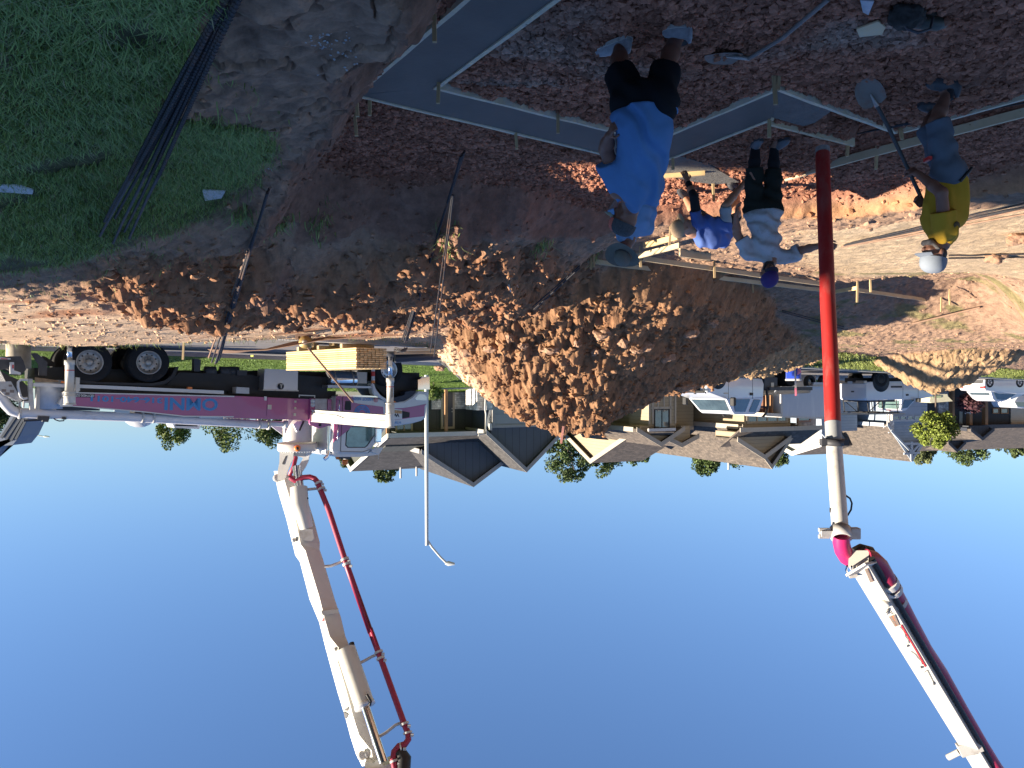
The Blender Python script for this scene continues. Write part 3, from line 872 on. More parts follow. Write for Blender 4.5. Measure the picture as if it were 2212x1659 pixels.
  kk = MB(); kk.lathe([(r * .875, 0), (r * .875, .022), (r * .86, .022)], (x, D, zz(zr) + .24)); kk.build("red_band", M_redm, o)
  kk = MB(); kk.lathe([(.001, zbot), (.062, zbot), (.062, zz(zr) + .02), (.001, zz(zr) + .02)], (x, D, 0)); kk.build("piston_rod", M_chrome, o)
  if foot:
   kk = MB(); kk.lathe([(.001, -.02), (.24, -.02), (.24, .03), (.1, .09), (.001, .09)], (x, D, zbot)); kk.build("foot_plate", M_dark, o)
  return o, x
 zg = float(road_z(8)) + .08
 lg, _ = leg(Z2(1408, 0)[0], 22.05, Z2(0, 960)[1], Z2(0, 745)[1], Z2(0, 528)[1], zg, "front_stabiliser_leg")
 kk = MB()
 q = U(*Z2(1424, 655), 21.92); kk.box(q, (.05, .01, .28)); kk.build("sticker", M_dark, lg)
 lg, lx = leg(Z1(607, 0)[0], 19.1, Z1(0, 760)[1], Z1(0, 645)[1], Z1(0, 372)[1], float(road_z(-2)) + .06, "rear_stabiliser_leg", r=.12)
 kk = MB(); B.slabZ(kk, ZH, [(915, 720), (1055, 720), (1055, 925), (890, 925), (850, 890), (890, 805), (920, 800)], .10, -.25); bld(kk, "rear_leg_bracket", M_white)
 kk = MB(); B.slabZ(kk, ZH, [(1105, 500), (1160, 505), (1155, 650), (1165, 690), (1130, 715), (1095, 700), (1100, 640)], .12, .02); bld(kk, "lock_handle", M_cream)
 q0, q1 = P(Z2, 1248, 460, -.1), P(Z2, 1248, 572, -.1)
 kk = MB(); kk.tube([(q0.x, -.02, q0.z - .5), (q1.x, -.02, q1.z)], .062, 14); o = bld(kk, "inner_leg", M_white)
 kk = MB(); kk.tube([(q1.x, -.02, q1.z - .09), (q1.x, -.02, q1.z + .004)], .066, 14); bld(kk, "orange_band", M_orange, o)
 kk = MB(); kk.tube([(q0.x, -.02, q0.z + .04), (q0.x, -.02, q0.z + .2)], .065, 14); bld(kk, "red_sticker", M_redm, o)
 k = MB(); B.slabZ(k, Z2, [(315, 447), (605, 457), (601, 640), (305, 630)], .0, -.55); tb = bld(k, "tool_box", M_plate)
 k = MB(); B.slabZ(k, Z2, [(300, 625), (610, 634), (610, 644), (300, 636)], .02, -.56); bld(k, "lid", M_steel, tb)
 q = P(Z2, 455, 600, .02); k = MB(); k.lathe([(.001, 0), (.095, 0), (.095, .02), (.001, .02)], q, (0, 1, 0), 18); h = bld(k, "paddle_latch", M_black, tb)
 k = MB(); k.box(q + Vector((0, .03, .0)), (.03, .015, .12)); k.box(q + Vector((0, .03, -.05)), (.09, .015, .03)); bld(k, "latch_bar", M_steel, tb)
 a, b = P(Z2, 862, 540, -.3), P(Z2, 1097, 545, -.3)
 k = MB(); k.lathe([(.001, 0), (.27, .01), (.29, .04), (.29, b.x - a.x - .04), (.27, b.x - a.x - .01), (.001, b.x - a.x)], (a.x, -.32, a.z), (1, 0, 0), 28); tk = bld(k, "fuel_tank", M_chrome)
 k = MB()
 for f in (.15, .8): k.lathe([(.292, 0), (.297, 0), (.297, .05), (.292, .05)], (a.x + (b.x - a.x) * f, -.32, a.z), (1, 0, 0), 28)
 bld(k, "tank_strap", M_steel, tk)
 k = MB(); B.slabZ(k, Z2, [(1118, 475), (1207, 478), (1203, 575), (1118, 572)], -.05, -.5); bld(k, "battery_box", M_steel)
 k = MB(); B.slabZ(k, Z2, [(865, 588), (1240, 600), (1240, 616), (865, 612)], .03, -.4); bld(k, "running_board", M_plate)
 k = MB()
 cabp = [(205, 515), (470, 500), (985, 560), (1120, 600), (1145, 1090), (1010, 1300), (870, 1500), (800, 1590), (330, 1590), (140, 1560), (130, 1500)]
 B.slabZ(k, ZB, cabp, -.10, -2.25)
 cab = bld(k, "cab", M_white)
 bm = bmesh.new(); bm.from_mesh(cab.data); bmesh.ops.bevel(bm, geom=list(bm.edges), offset=.05, segments=3, affect='EDGES', profile=.6, clamp_overlap=True); bm.to_mesh(cab.data); bm.free()
 k = MB(); B.slabZ(k, ZB, [(150, 1560), (330, 1585), (800, 1585), (860, 1540), (1075, 1500), (1010, 1610), (800, 1640), (700, 1655), (210, 1655), (150, 1620)], -.2, -2.15); rf = bld(k, "roof", M_white, cab)
 k = MB(); B.slabZ(k, ZB, [(870, 1500), (1080, 1480), (1080, 1497), (1000, 1600), (870, 1560)], -.12, -2.2); bld(k, "sun_visor", M_white, cab)
 k = MB(); B.slabZ(k, ZB, [(210, 520), (470, 500), (520, 520), (540, 640), (640, 665), (1085, 720), (1095, 900), (1060, 1040), (560, 1050), (400, 1180), (170, 1370), (165, 1000), (195, 800)], -.088, -.11)
 ms = bld(k, "magenta_panel", M_mag, cab)
 k = MB(); B.slabZ(k, ZB, [(170, 1000), (235, 1000), (232, 1300), (160, 1380)], -.078, -.1); bld(k, "pink_stripe", mat("pink_paint", (.75, .14, .30), rough=.3, coat=.3), cab)
 k = MB()
 for p0, p1 in (((325, 525), (330, 1050)), ((310, 1050), (288, 1555)), ((288, 1555), (700, 1562)), ((700, 1562), (830, 1520)), ((330, 525), (480, 505))):
  a, b = P(ZB, *p0, -.085), P(ZB, *p1, -.085); k.beam(a, b, .012, .012, up=(0, 1, 0))
 bld(k, "door_gap", M_black, cab)
 k = MB(); B.slabZ(k, ZB, [(235, 485), (1000, 520), (985, 545), (235, 518)], -.05, -.14); bld(k, "sill", M_chrome, cab)
 k = MB(); B.slabZ(k, ZB, [(460, 1085), (910, 1085), (938, 1120), (930, 1250), (800, 1440), (750, 1485), (420, 1485), (378, 1440), (395, 1200)], -.092, -.10); gl = bld(k, "window_seal", M_black, cab)
 k = MB(); B.slabZ(k, ZB, [(480, 1100), (900, 1100), (922, 1125), (915, 1240), (790, 1420), (745, 1468), (430, 1468), (395, 1430), (412, 1205)], -.084, -.10); bld(k, "side_window", mat("cab_glass", (.16, .27, .24), rough=.08, spec=1, coat=.5, var=.5, scale=1.2), cab)
 k = MB(); B.slabZ(k, ZB, [(385, 610), (480, 612), (485, 770), (470, 785), (385, 780), (370, 765)], -.07, -.1); bld(k, "door_handle", M_black, cab)
 k = MB()
 for p0, p1 in (((270, 590), (262, 810)), ((245, 1040), (232, 1350))):
  a, b = P(ZB, *p0, .0), P(ZB, *p1, .0); k.tube([a + Vector((0, -.08, 0)), a, b, b + Vector((0, -.08, 0))], .015, 8)
 bld(k, "grab_handle", M_chrome, cab)
 q = P(ZB, 690, 850, -.08); k = MB()
 for rr, w_ in ((.28, .045), (.215, .035), (.155, .035)):
  for i in range(10):
   a0, a1 = 3.3 + i * 6.283 / 8 * .8, 3.3 + (i + .93) * 6.283 / 8 * .8
   if i < 8:
    k.beam(q + Vector((math.cos(a0) * rr, 0, math.sin(a0) * rr)), q + Vector((math.cos(a1) * rr, 0, math.sin(a1) * rr)), w_, .008, up=(0, 1, 0))
 bld(k, "emblem", M_blue, cab)
 txt(ZB, "USDOT 445097", 890, 555, 500, 540, -.082, M_blue, cab, .10, bold=.001)
 q = P(ZB, 948, 592, -.085); k = MB(); k.lathe([(.001, 0), (.085, 0), (.085, .006), (.001, .006)], q, (0, 1, 0), 20); bld(k, "round_sticker", mat("pale_red_sticker", (.6, .3, .28), rough=.5, var=.3, scale=40), cab)
 k = MB(); a, b = P(ZB, 990, 1110, .22), P(ZB, 985, 1385, .22)
 k.box(((a.x + b.x) / 2, .22, (a.z + b.z) / 2), (.22, .14, abs(b.z - a.z)), bev=.04); mi = bld(k, "mirror", M_chrome, cab)
 k = MB(); k.tube([P(ZB, 985, 1390, .22), P(ZB, 990, 1440, .15), P(ZB, 900, 1510, -.05), P(ZB, 780, 1500, -.1)], .018, 8); k.tube([P(ZB, 1000, 1400, .1), P(ZB, 995, 1700, .1)], .006, 5); bld(k, "mirror_arm", M_white, cab)
 k = MB(); k.tube([P(ZP, 1430, 700, -.35), P(ZP, 1415, 1230, -.35)], .085, 16)
 k.tube([P(ZP, 1415, 1230, -.35), P(ZP, 1400, 1310, -.35), P(ZP, 1370, 1380, -.35), P(ZP, 1310, 1430, -.35)], .065, 14); bld(k, "exhaust_stack", M_chrome)
 k = MB(); B.slabZ(k, ZP, [(1110, 110), (1390, 112), (1385, 372), (1110, 365)], -.3, -2.1); B.slabZ(k, ZP, [(1450, 100), (1555, 60), (1555, 380), (1470, 380)], -.3, -2.1); bld(k, "headboard", M_wdirty)
 k = MB(); B.slabZ(k, ZP, [(1390, 115), (1470, 125), (1465, 380), (1385, 375)], -.25, -2.1); bld(k, "headboard_panel", M_mag)
 k = MB(); B.slabZ(k, ZP, [(1675, 1320), (1880, 1325), (1880, 1425), (1670, 1420)], -.6, -1.0); bld(k, "beacon_bracket", M_dark, cab)
 k = MB()
 for x, y0, y1, r in ((1615, 1375, 1435, .085), (1762, 1435, 1555, .10)):
  a, b = P(ZP, x, y0, -.8), P(ZP, x, y1, -.8); k.lathe([(.001, 0), (r, 0), (r * 1.02, (b.z - a.z) * .3), (r * .93, (b.z - a.z) * .9), (.001, b.z - a.z)], a, (0, 0, 1), 18)
 bld(k, "beacon", M_orange, cab)
 k = MB()
 top = [(1100, 1090), (1270, 1085), (1640, 1030), (1800, 985), (1880, 935), (1895, 800), (1905, 690), (1935, 600), (1945, 440), (1740, 425), (1640, 520), (1480, 610), (1330, 640), (1180, 600), (1100, 560)]
 B.slabZ(k, ZB, top, -.22, -2.1)
 bo = bld(k, "bonnet", M_white)
 bm = bmesh.new(); bm.from_mesh(bo.data); bmesh.ops.bevel(bm, geom=list(bm.edges), offset=.07, segments=3, affect='EDGES', profile=.6, clamp_overlap=True); bm.to_mesh(bo.data); bm.free()
 for p in bo.data.polygons: p.use_smooth = True
 k = MB(); B.slabZ(k, ZB, [(1100, 735), (1280, 745), (1500, 735), (1700, 705), (1895, 665), (1860, 700), (1855, 895), (1600, 925), (1440, 950), (1270, 970), (1100, 960)], -.205, -.24); bld(k, "magenta_stripe", M_mag, bo)
 k = MB(); B.slabZ(k, ZB, [(1260, 755), (1440, 775), (1440, 945), (1260, 965)], -.19, -.24); ba = bld(k, "badge_panel", M_white, bo)
 k = MB(); B.slabZ(k, ZB, [(1268, 775), (1435, 795), (1432, 850), (1268, 835)], -.18, -.2); bld(k, "badge_frieze", mat("tan_badge", (.5, .28, .12), rough=.5, var=.5, scale=30), ba)
 txt(ZB, "W", 1390, 848, 1278, 846, -.187, M_black, ba, .11, bold=.006)
 k = MB(); B.slabZ(k, ZB, [(1440, 795), (1580, 825), (1575, 915), (1440, 935)], -.185, -.24); bld(k, "air_vent", M_black, bo)
 txt(ZB, "HT001", 1415, 990, 1262, 990, -.215, M_blue, bo, .085, bold=.001)
 k = MB(); B.slabZ(k, ZB, [(860, 280), (920, 280), (960, 400), (1050, 510), (1150, 570), (1200, 640), (1480, 620), (1620, 540), (1740, 425), (1945, 440), (1930, 620), (1700, 700), (1480, 740), (1250, 750), (1100, 590), (900, 490)], -.02, -.30); fe = bld(k, "fender", M_white)
 bm = bmesh.new(); bm.from_mesh(fe.data); bmesh.ops.bevel(bm, geom=list(bm.edges), offset=.03, segments=2, affect='EDGES', clamp_overlap=True); bm.to_mesh(fe.data); bm.free()
 k = MB(); B.slabZ(k, ZB, [(1500, 440), (1600, 420), (1700, 425), (1620, 520), (1480, 605), (1340, 640), (1250, 560), (1480, 500)], .0, -.3); bld(k, "arch_liner", mat("navy_rubber", (.02, .025, .04), rough=.6))
 k = MB(); B.slabZ(k, ZB, [(925, 30), (1900, 180), (1720, 410), (1400, 560), (1150, 560), (960, 350)], -.42, -2.0); bld(k, "engine_block", M_black)
 k = MB(); B.slabZ(k, ZB, [(1680, 560), (1745, 487), (1850, 487), (1898, 530), (1900, 600), (1700, 592)], -.008, -.03); hl = bld(k, "headlight", mat("headlight_glass", (.6, .62, .65), rough=.1, coat=1, metal=.3))
 k = MB(); B.slabZ(k, ZB, [(1270, 608), (1325, 612), (1335, 640), (1270, 638)], -.01, -.03); bld(k, "marker_light", M_orange)
 k = MB(); B.slabZ(k, ZB, [(1735, 215), (1950, 155), (1955, 395), (1735, 400)], -.08, -2.3); bld(k, "bumper", M_chrome)
 c0, c1 = P(ZP, 360, 700, -1.2), P(ZP, 1080, 700, -1.2)
 px_ = (c0.x + c1.x) / 2; pr_ = abs(c1.x - c0.x) / 2 * .80
 zb, zt = P(ZP, 700, 560, -1.2).z, P(ZP, 700, 1050, -1.2).z
 k = MB(); k.lathe([(pr_ * 1.02, zb - .5), (pr_ * 1.0, zt)], (px_, -1.2, 0), n=40); pe = bld(k, "pedestal", M_cream)
 k = MB()
 B.slabZ(k, ZP, [(640, 670), (715, 600), (840, 600), (760, 800), (715, 840)], -.62, -.70)
 k.prism([P(ZP, 130, 700, -1.2), P(ZP, 380, 660, -1.2), P(ZP, 380, 890, -1.2)], (0, .06, 0)); bld(k, "gusset", M_white, pe)
 k = MB(); B.slabZ(k, ZP, [(845, 595), (885, 595), (790, 810), (758, 805)], -.6, -.66); bld(k, "rubber_strip", M_black, pe)
 zr0, zr1 = P(ZP, 700, 1085, -1.2).z, P(ZP, 700, 1225, -1.2).z
 rr_ = abs(P(ZP, 205, 1150, -1.2).x - P(ZP, 1195, 1150, -1.2).x) / 2 * .80
 k = MB(); k.lathe([(rr_ * .7, zr0 + .06), (rr_ * .97, zr0 - .02), (rr_, zr0), (rr_, zr1), (rr_ * .97, zr1 + .02), (.001, zr1 + .02)], (px_, -1.2, 0), n=48); sr = bld(k, "slewing_ring", M_cream)
 k = MB()
 for i in range(40):
  an = i * 6.283 / 40; k.lathe([(.001, 0), (.018, 0), (.018, .03), (.001, .03)], (px_ + math.cos(an) * rr_ * .9, -1.2 + math.sin(an) * rr_ * .9, zr1 + .02), (0, 0, 1), 6)
 bld(k, "bolt", M_white, sr)
 dirn = (B.i @ Vector((0, 0, 0))) - Vector((px_, -1.2, 0)); dirn.z = 0; dirn.normalize()
 q = Vector((px_, -1.2, (zr0 + zr1) / 2)) + dirn * (rr_ + .01)
 k = MB(); k.lathe([(.001, 0), (.10, 0), (.10, .05), (.06, .07), (.001, .07)], q, dirn, 12); hn_ = bld(k, "horn", M_orange, sr)
 k = MB(); k.lathe([(.001, 0), (.045, 0), (.03, .01), (.001, .01)], q + dirn * .07, dirn, 12); bld(k, "horn_mouth", M_black, hn_)
 wq = root.matrix_basis @ Vector((px_, -1.2, zr1))
 DT = wq.y
 ZA = ZR(1000, 1800, 1700, 1659)
 def W(Z, x, y, D): return U(*Z(x, y), D)
 k = MB()
 pl = [(340, 1235), (610, 1230), (640, 1240), (635, 1420), (560, 1560), (520, 1659), (470, 1830), (400, 1900), (290, 1880), (300, 1659), (330, 1500)]
 k.prism([W(ZP, x, y, DT - .42) for x, y in pl], (0, .06, 0)); tu = k.build("turret", M_cream, root)
 k = MB(); k.prism([W(ZP, x, y, DT - .428) for x, y in ((470, 1355), (500, 1350), (440, 1545), (400, 1540), (395, 1510))], (0, .012, 0)); k.build("slot", M_dark, tu)
 k = MB(); pl = [(690, 1240), (1000, 1240), (1040, 1300), (990, 1330), (960, 1480), (900, 1600), (820, 1720), (700, 1800), (620, 1800), (760, 1560), (850, 1400), (700, 1350)]
 k.prism([W(ZP, x, y, DT + .30) for x, y in pl], (0, .07, 0)); k.build("turret_plate", M_white, tu)
 k = MB(); k.prism([W(ZP, x, y, DT - .3) for x, y in ((630, 1240), (930, 1240), (900, 1370), (640, 1360))], (0, .7, 0)); k.build("turret_base", M_wdirty, tu)
 k = MB(); k.tube([W(ZP, 660, 1300, DT), W(ZP, 690, 1400, DT - .1), W(ZP, 640, 1600, DT - .2), W(ZP, 560, 1760, DT - .15), W(ZP, 600, 1840, DT)], .07, 12); k.build("riser_pipe", M_pipe, tu)
 ZA2 = ZR(1200, 2400, 1900, 1861)
 D0, D1 = DT - .15, DT - 4.2
 ytop, ybot = ZA(0, 120)[1], 1659 + 60
 def DD(y): return D0 + (D1 - D0) * (y - ytop) / (ybot - ytop)
 st = [(ZA, 185, 130, 262, 130, 300, 150), (ZA, 225, 320, 312, 310, 470, 300), (ZA, 300, 570, 385, 565, 560, 590), (ZA, 372, 860, 437, 815, 615, 800), (ZA, 385, 915, 482, 875, 612, 862),
   (ZA, 428, 975, 500, 940, 640, 940), (ZA, 520, 1330, 612, 1310, 755, 1330), (ZA2, 150, 130, 210, 100, 378, 80), (ZA2, 190, 290, 262, 285, 425, 280), (ZA2, 225, 430, 355, 400, 470, 385),
   (ZA2, 260, 560, 345, 550, 440, 560), (ZA2, 345, 870, 430, 830, 520, 830), (ZA2, 430, 1150, 510, 1130, 640, 1120), (ZA2, 475, 1320, 570, 1315, 720, 1300), (ZA2, 540, 1520, 700, 1480, 800, 1470), (ZA2, 600, 1640, 720, 1620, 830, 1600)]
 rings = []
 for Z, lx, ly, cx, cy, rx, ry in st:
  y = Z(cx, cy)[1]; D = DD(y)
  Lp, Cp, Rp = U(*Z(lx, ly), D + .30), U(*Z(cx, cy), D), U(*Z(rx, ry), D + .25)
  rings.append([Lp, Cp, Rp, Lp + Rp - Cp])
 k = MB(); k.loft(rings, smooth=False); b1 = k.build("boom_section", M_cream, root); b1["label"] = "cream first boom section rising from the turret"
 def on_face(Z, x, y, off=0):
  D = DD(Z(x, y)[1]); return U(*Z(x, y), D + off)
 k = MB(); n_ = (rings[6][1] - rings[6][0]).cross(rings[7][1] - rings[6][1]).normalized()
 for Z, x, y, r in ((ZA, 215, 195, .13), (ZA, 372, 775, .07), (ZA2, 322, 415, .06), (ZA2, 600, 1530, .13), (ZA2, 655, 1515, .10)):
  q = on_face(Z, x, y, .15); vd = -q.normalized()
  k.lathe([(.001, -.05), (r, -.05), (r, .06), (r * .6, .09), (.001, .09)], q + vd * .05, vd, 20)
 k.build("pivot_pin", M_wdirty, b1)
 k = MB(); k.tube([on_face(ZA, 400, 90, -.25), on_face(ZA, 425, 290, -.30)], .14, 18); c1_ = k.build("piston_rod", M_chrome, root)
 k = MB(); k.tube([on_face(ZA, 418, 285, -.32), on_face(ZA, 430, 450, -.30), on_face(ZA, 455, 520, -.25), on_face(ZA, 490, 660, -.05)], [.27, .27, .24, .2], 22); k.build("hydraulic_cylinder", M_cream, root)
 k = MB(); k.prism([on_face(ZA, x, y, -.03) for x, y in ((432, 665), (550, 670), (565, 760), (540, 782), (455, 772), (432, 720))], (0, -.05, 0)); k.build("cover_plate", M_wdirty, b1)
 k = MB()
 p = [on_face(ZA, 505, 380, -.35), on_face(ZA, 475, 400, -.4), on_face(ZA, 460, 440, -.38), on_face(ZA, 450, 490, -.35)]; k.tube(p, .03, 6); k.build("hydraulic_hose", M_black, b1)
 k = MB(); q = [on_face(ZA, 632, 1430, -.02), on_face(ZA, 790, 1412, -.0), on_face(ZA, 792, 1450, -.0), on_face(ZA, 645, 1470, -.02)]; k.prism(q, (0, -.06, 0)); k.build("weld_band", M_cream, b1)
 k = MB(); k.tube([on_face(ZA2, 430, 420, -.2), on_face(ZA2, 630, 1010, -.35)], .285, 22); cy = k.build("hydraulic_cylinder", M_cream, root)
 k = MB(); k.lathe([(.26, 0), (.30, 0), (.30, .1), (.001, .1)], on_face(ZA2, 622, 985, -.35), (on_face(ZA2, 630, 1010, -.35) - on_face(ZA2, 430, 420, -.2)).normalized(), 22); k.build("gland", M_white, cy)
 k = MB(); k.tube([on_face(ZA2, 630, 1005, -.35), on_face(ZA2, 825, 1600, -.35)], .125, 18); k.build("piston_rod", M_chrome, cy)
 k = MB(); k.tube([on_face(ZA2, 490, 350, .1), on_face(ZA2, 520, 480, 0), on_face(ZA2, 545, 580, -.1)], .08, 8); k.tube([on_face(ZA2, 650, 890, -.6), on_face(ZA2, 690, 960, -.6), on_face(ZA2, 680, 1000, -.5)], .04, 6); k.build("hydraulic_hose", M_black, b1)
 def lit_frame(Z, p0, p1):
  a, b = on_face(Z, *p0, .12), on_face(Z, *p1, .12)
  L0, C0 = rings[6][0], rings[6][1]
  up = (L0 - C0)
  f = fr(a, b - a, up)
  if f.col[2].y > 0: f = fr(a, b - a, -up)
  return f, (b - a).length
 def face_pt(Z, x, y):
  """point on the lit flank where the measuring ray meets it"""
  o = Vector((0, 0, 0)); d = U(*Z(x, y), 1.0)
  py = Z(x, y)[1]
  best = None
  for i in range(len(rings) - 1):
   y0 = CY_ + rings[i][1].z / rings[i][1].y * F_; y1 = CY_ + rings[i + 1][1].z / rings[i + 1][1].y * F_
   if y0 <= py <= y1 or best is None:
    nn = (rings[i][0] - rings[i][1]).cross(rings[i + 1][1] - rings[i][1])
    best = d * (rings[i][1].dot(nn) / d.dot(nn)) if abs(d.dot(nn)) > 1e-6 else None
    N = nn.normalized()
    if y0 <= py <= y1: break
  if N.dot(d) > 0: N = -N
  return best + N * .012, N
 (a, N), (b, _) = face_pt(ZA, 608, 1535), face_pt(ZA, 512, 1165)
 X = (b - a).normalized(); Yv = N.cross(X)
 text_part("316-640-1011", .30, fr(a, X, Yv), M_blue, b1, width=(b - a).length, ext=.004)
 (a, N), (b, _) = face_pt(ZA2, 420, 1040), face_pt(ZA2, 362, 835)
 X = (b - a).normalized(); Yv = N.cross(X)
 text_part("DY", .52, fr(a - Yv * .05, X, Yv), M_black, b1, width=(b - a).length, ext=.004, bold=.012)
 def tri(pts, m, nm):
  k = MB(); q = [face_pt(ZA2, x, y) for x, y in pts]; k.prism([p for p, n in q], q[0][1] * .01); k.build(nm, m, b1)
 tri([(410, 1055), (455, 1060), (468, 1010)], M_black, "emblem"); tri([(412, 1065), (462, 1095), (440, 1140), (425, 1130)], M_black, "emblem")
 tri([(183, 122), (207, 122), (203, 85)], M_redm, "warning_triangle")
 pp = [(ZA, 340, 190), (ZA, 390, 225), (ZA, 460, 190), (ZA, 520, 185), (ZA, 565, 200), (ZA, 595, 235), (ZA, 618, 300), (ZA, 700, 500), (ZA, 850, 960), (ZA, 1090, 1640), (ZA2, 680, 200), (ZA2, 780, 470), (ZA2, 1035, 1180), (ZA2, 1080, 1290), (ZA2, 1085, 1360), (ZA2, 1050, 1410), (ZA2, 985, 1430), (ZA2, 935, 1490), (ZA2, 925, 1570), (ZA2, 950, 1690)]
 k = MB(); k.tube([on_face(Z, x, y, -.35) for Z, x, y in pp], .088, 14); dl = k.build("delivery_pipe", M_pipe, root)
 k = MB()
 for Z, x, y, dx, dy in ((ZA, 600, 235, 8, 16), (ZA, 625, 290, 8, 16), (ZA, 845, 945, 8, 20), (ZA, 862, 990, 8, 20), (ZA2, 770, 435, 8, 22), (ZA2, 790, 500, 8, 22), (ZA2, 1040, 1185, 8, 22), (ZA2, 1075, 1280, 4, 20), (ZA2, 1015, 1440, -14, 4), (ZA2, 935, 1575, 6, 22)):
  a = on_face(Z, x, y, -.35); b = on_face(Z, x + dx, y + dy, -.35); k.tube([a, b], .128, 14); k.box(b + Vector((-.13, -.08, 0)), (.08, .06, .07))
 k.build("pipe_clamp", M_wdirty, dl)
 k = MB()
 for Z, ps in ((ZA, ((470, 305), (600, 292))), (ZA, ((660, 1020), (720, 1015), (800, 985), (830, 970))), (ZA2, ((545, 575), (620, 540), (710, 490), (760, 470))), (ZA2, ((770, 1335), (850, 1290), (950, 1210), (1010, 1185)))):
  k.tube([on_face(Z, x, y, -.2) for x, y in ps], .045, 8)
 k.build("pipe_bracket", M_wdirty, dl)
 k = MB(); k.tube([on_face(ZA2, 990, 1480, -.3), on_face(ZA2, 1040, 1560, -.3), on_face(ZA2, 1030, 1680, -.3)], [.16, .2, .2], 10); k.build("hose_wrap", M_black, b1)
 k = MB(); k.prism([on_face(ZA2, x, y, -.1) for x, y in ((630, 1600), (720, 1610), (760, 1570), (830, 1640), (915, 1600), (930, 1720), (620, 1720))], (0, .5, 0)); k.build("knuckle", M_cream, root)
 ZC, ZD = ZR(3100, 1800, 4032, 2209), ZR(3400, 2300, 4032, 1448)
 def DE(y): return 6.7 + (y - 1240) / 420 * 2.6
 st = [(ZC, 672, 1060, 755, 1015, 800, 990), (ZC, 845, 1370, 925, 1330, 965, 1300), (ZC, 1020, 1659, 1130, 1640, 1170, 1620), (ZD, 560, 900, 680, 935, 715, 915), (ZD, 885, 1455, 990, 1405, 1030, 1380), (ZD, 925, 1530, 1045, 1495, 1085, 1480), (ZD, 1040, 1730, 1180, 1730, 1225, 1720)]
 rings2 = []
 C_ = [U(*Z(cx, cy), DE(Z(cx, cy)[1])) for Z, lx, ly, cx, cy, rx, ry in st]
 ax5 = (C_[-1] - C_[0]).normalized(); v5 = Vector((1, .55, 0)); v5 = (v5 - ax5 * v5.dot(ax5)).normalized(); u5 = ax5.cross(v5).normalized()
 if u5.x > 0: u5 = -u5
 for i, cpt in enumerate(C_):
  w5_ = .165 + .035 * i / (len(C_) - 1)
  Cp = C_[0] + ax5 * (cpt - C_[0]).dot(ax5); Lp = Cp + v5 * w5_; Rp = Cp + u5 * .15; rings2.append([Lp, Cp, Rp, Lp + Rp - Cp])
 k = MB(); k.loft(rings2[:], smooth=False); b5 = k.build("boom_section", M_cream, root); b5["label"] = "cream tip section with crimson pipe above the pit"
 k = MB()
 for i in range(len(st) - 1):
  a = rings2[i][1].lerp(rings2[i][2], .5); b = rings2[i + 1][1].lerp(rings2[i + 1][2], .5); off = Vector((-.02, -.02, 0)); k.tube([a + off, b + off], .026, 6)
 k.build("hydraulic_hose", M_black, b5)
 def pt5(Z, x, y, o=-.006):
  d = U(*Z(x, y), 1.0); py = Z(x, y)[1]
  for i in range(len(rings2) - 1):
   y1 = CY_ + rings2[i + 1][1].z / rings2[i + 1][1].y * F_
   if py <= y1: break
  nn = (rings2[i][0] - rings2[i][1]).cross(rings2[i + 1][1] - rings2[i][1]); N = nn.normalized(); N = -N if N.dot(d) > 0 else N
  return d * (rings2[i][1].dot(nn) / d.dot(nn)) + N * abs(o), N
 M_brn = mat("warning_sticker", (.22, .17, .14), rough=.5, var=.5, scale=150)
 for Z, pts, m in ((ZC, ((722, 1040), (752, 1032), (806, 1150), (775, 1162)), M_brn), (ZC, ((740, 1036), (750, 1032), (806, 1150), (797, 1154)), M_orange), (ZC, ((948, 1483), (1005, 1462), (1048, 1560), (1005, 1575)), M_brn), (ZC, ((975, 1473), (985, 1470), (1025, 1566), (1015, 1570)), M_orange),
      (ZD, ((335, 362), (345, 360), (565, 735), (555, 742)), M_redm), (ZD, ((625, 870), (640, 880), (645, 905), (630, 900)), M_dark), (ZD, ((395, 540), (410, 545), (405, 562), (390, 555)), M_dark), (ZD, ((512, 735), (535, 735), (535, 752), (518, 752)), M_dark)):
  q = [pt5(Z, x, y) for x, y in pts]; k = MB(); k.prism([p for p, n in q], q[0][1] * .004); k.build("sticker", m, b5)
 k = MB()
 for ps in (((920, 1445), (950, 1415), (960, 1440), (990, 1455)), ((930, 1420), (950, 1400), (935, 1460))):
  k.tube([pt5(ZC, x, y, .01)[0] for x, y in ps], .004, 5)
 for ps in (((330, 380), (370, 430), (380, 470), (405, 500), (410, 530)), ((430, 600), (470, 630), (490, 660), (520, 690), (530, 720)), ((550, 790), (575, 770), (640, 900))):
  k.tube([pt5(ZD, x, y, .006)[0] for x, y in ps], .003, 5)
 k.build("marker_scrawl", M_dark, b5)
 q, n_ = pt5(ZC, 900, 1358, .004); k = MB(); k.lathe([(.001, -.01), (.052, -.01), (.052, .02), (.04, .028), (.001, .028)], q, n_, 20); k.build("pivot_pin", M_cream, b5)
 def tipp(Z, x, y, o): return U(*Z(x, y), DE(Z(x, y)[1]) + o)
 k = MB(); pts = [(ZC, 730, 930), (ZC, 800, 945), (ZC, 870, 1010), (ZC, 925, 1110), (ZC, 960, 1190), (ZC, 1030, 1310), (ZC, 1140, 1520), (ZD, 560, 590), (ZD, 700, 800), (ZD, 900, 1140), (ZD, 1080, 1440), (ZD, 1260, 1730)]
 k.tube([tipp(Z, x, y, .12 + (.1 if i < 3 else 0)) for i, (Z, x, y) in enumerate(pts)], [.068] * 9 + [.06, .055, .055], 18); tp = k.build("delivery_pipe", M_pipe, root)
 k = MB()
 for a, b in (((905, 1150), (930, 1185)), ((985, 1320), (1005, 1350)), ((940, 1210), (960, 1240))):
  A, Bq = tipp(ZC, a[0] + 25, a[1], .12), tipp(ZC, b[0] + 25, b[1], .12); k.tube([A, Bq], .088, 14)
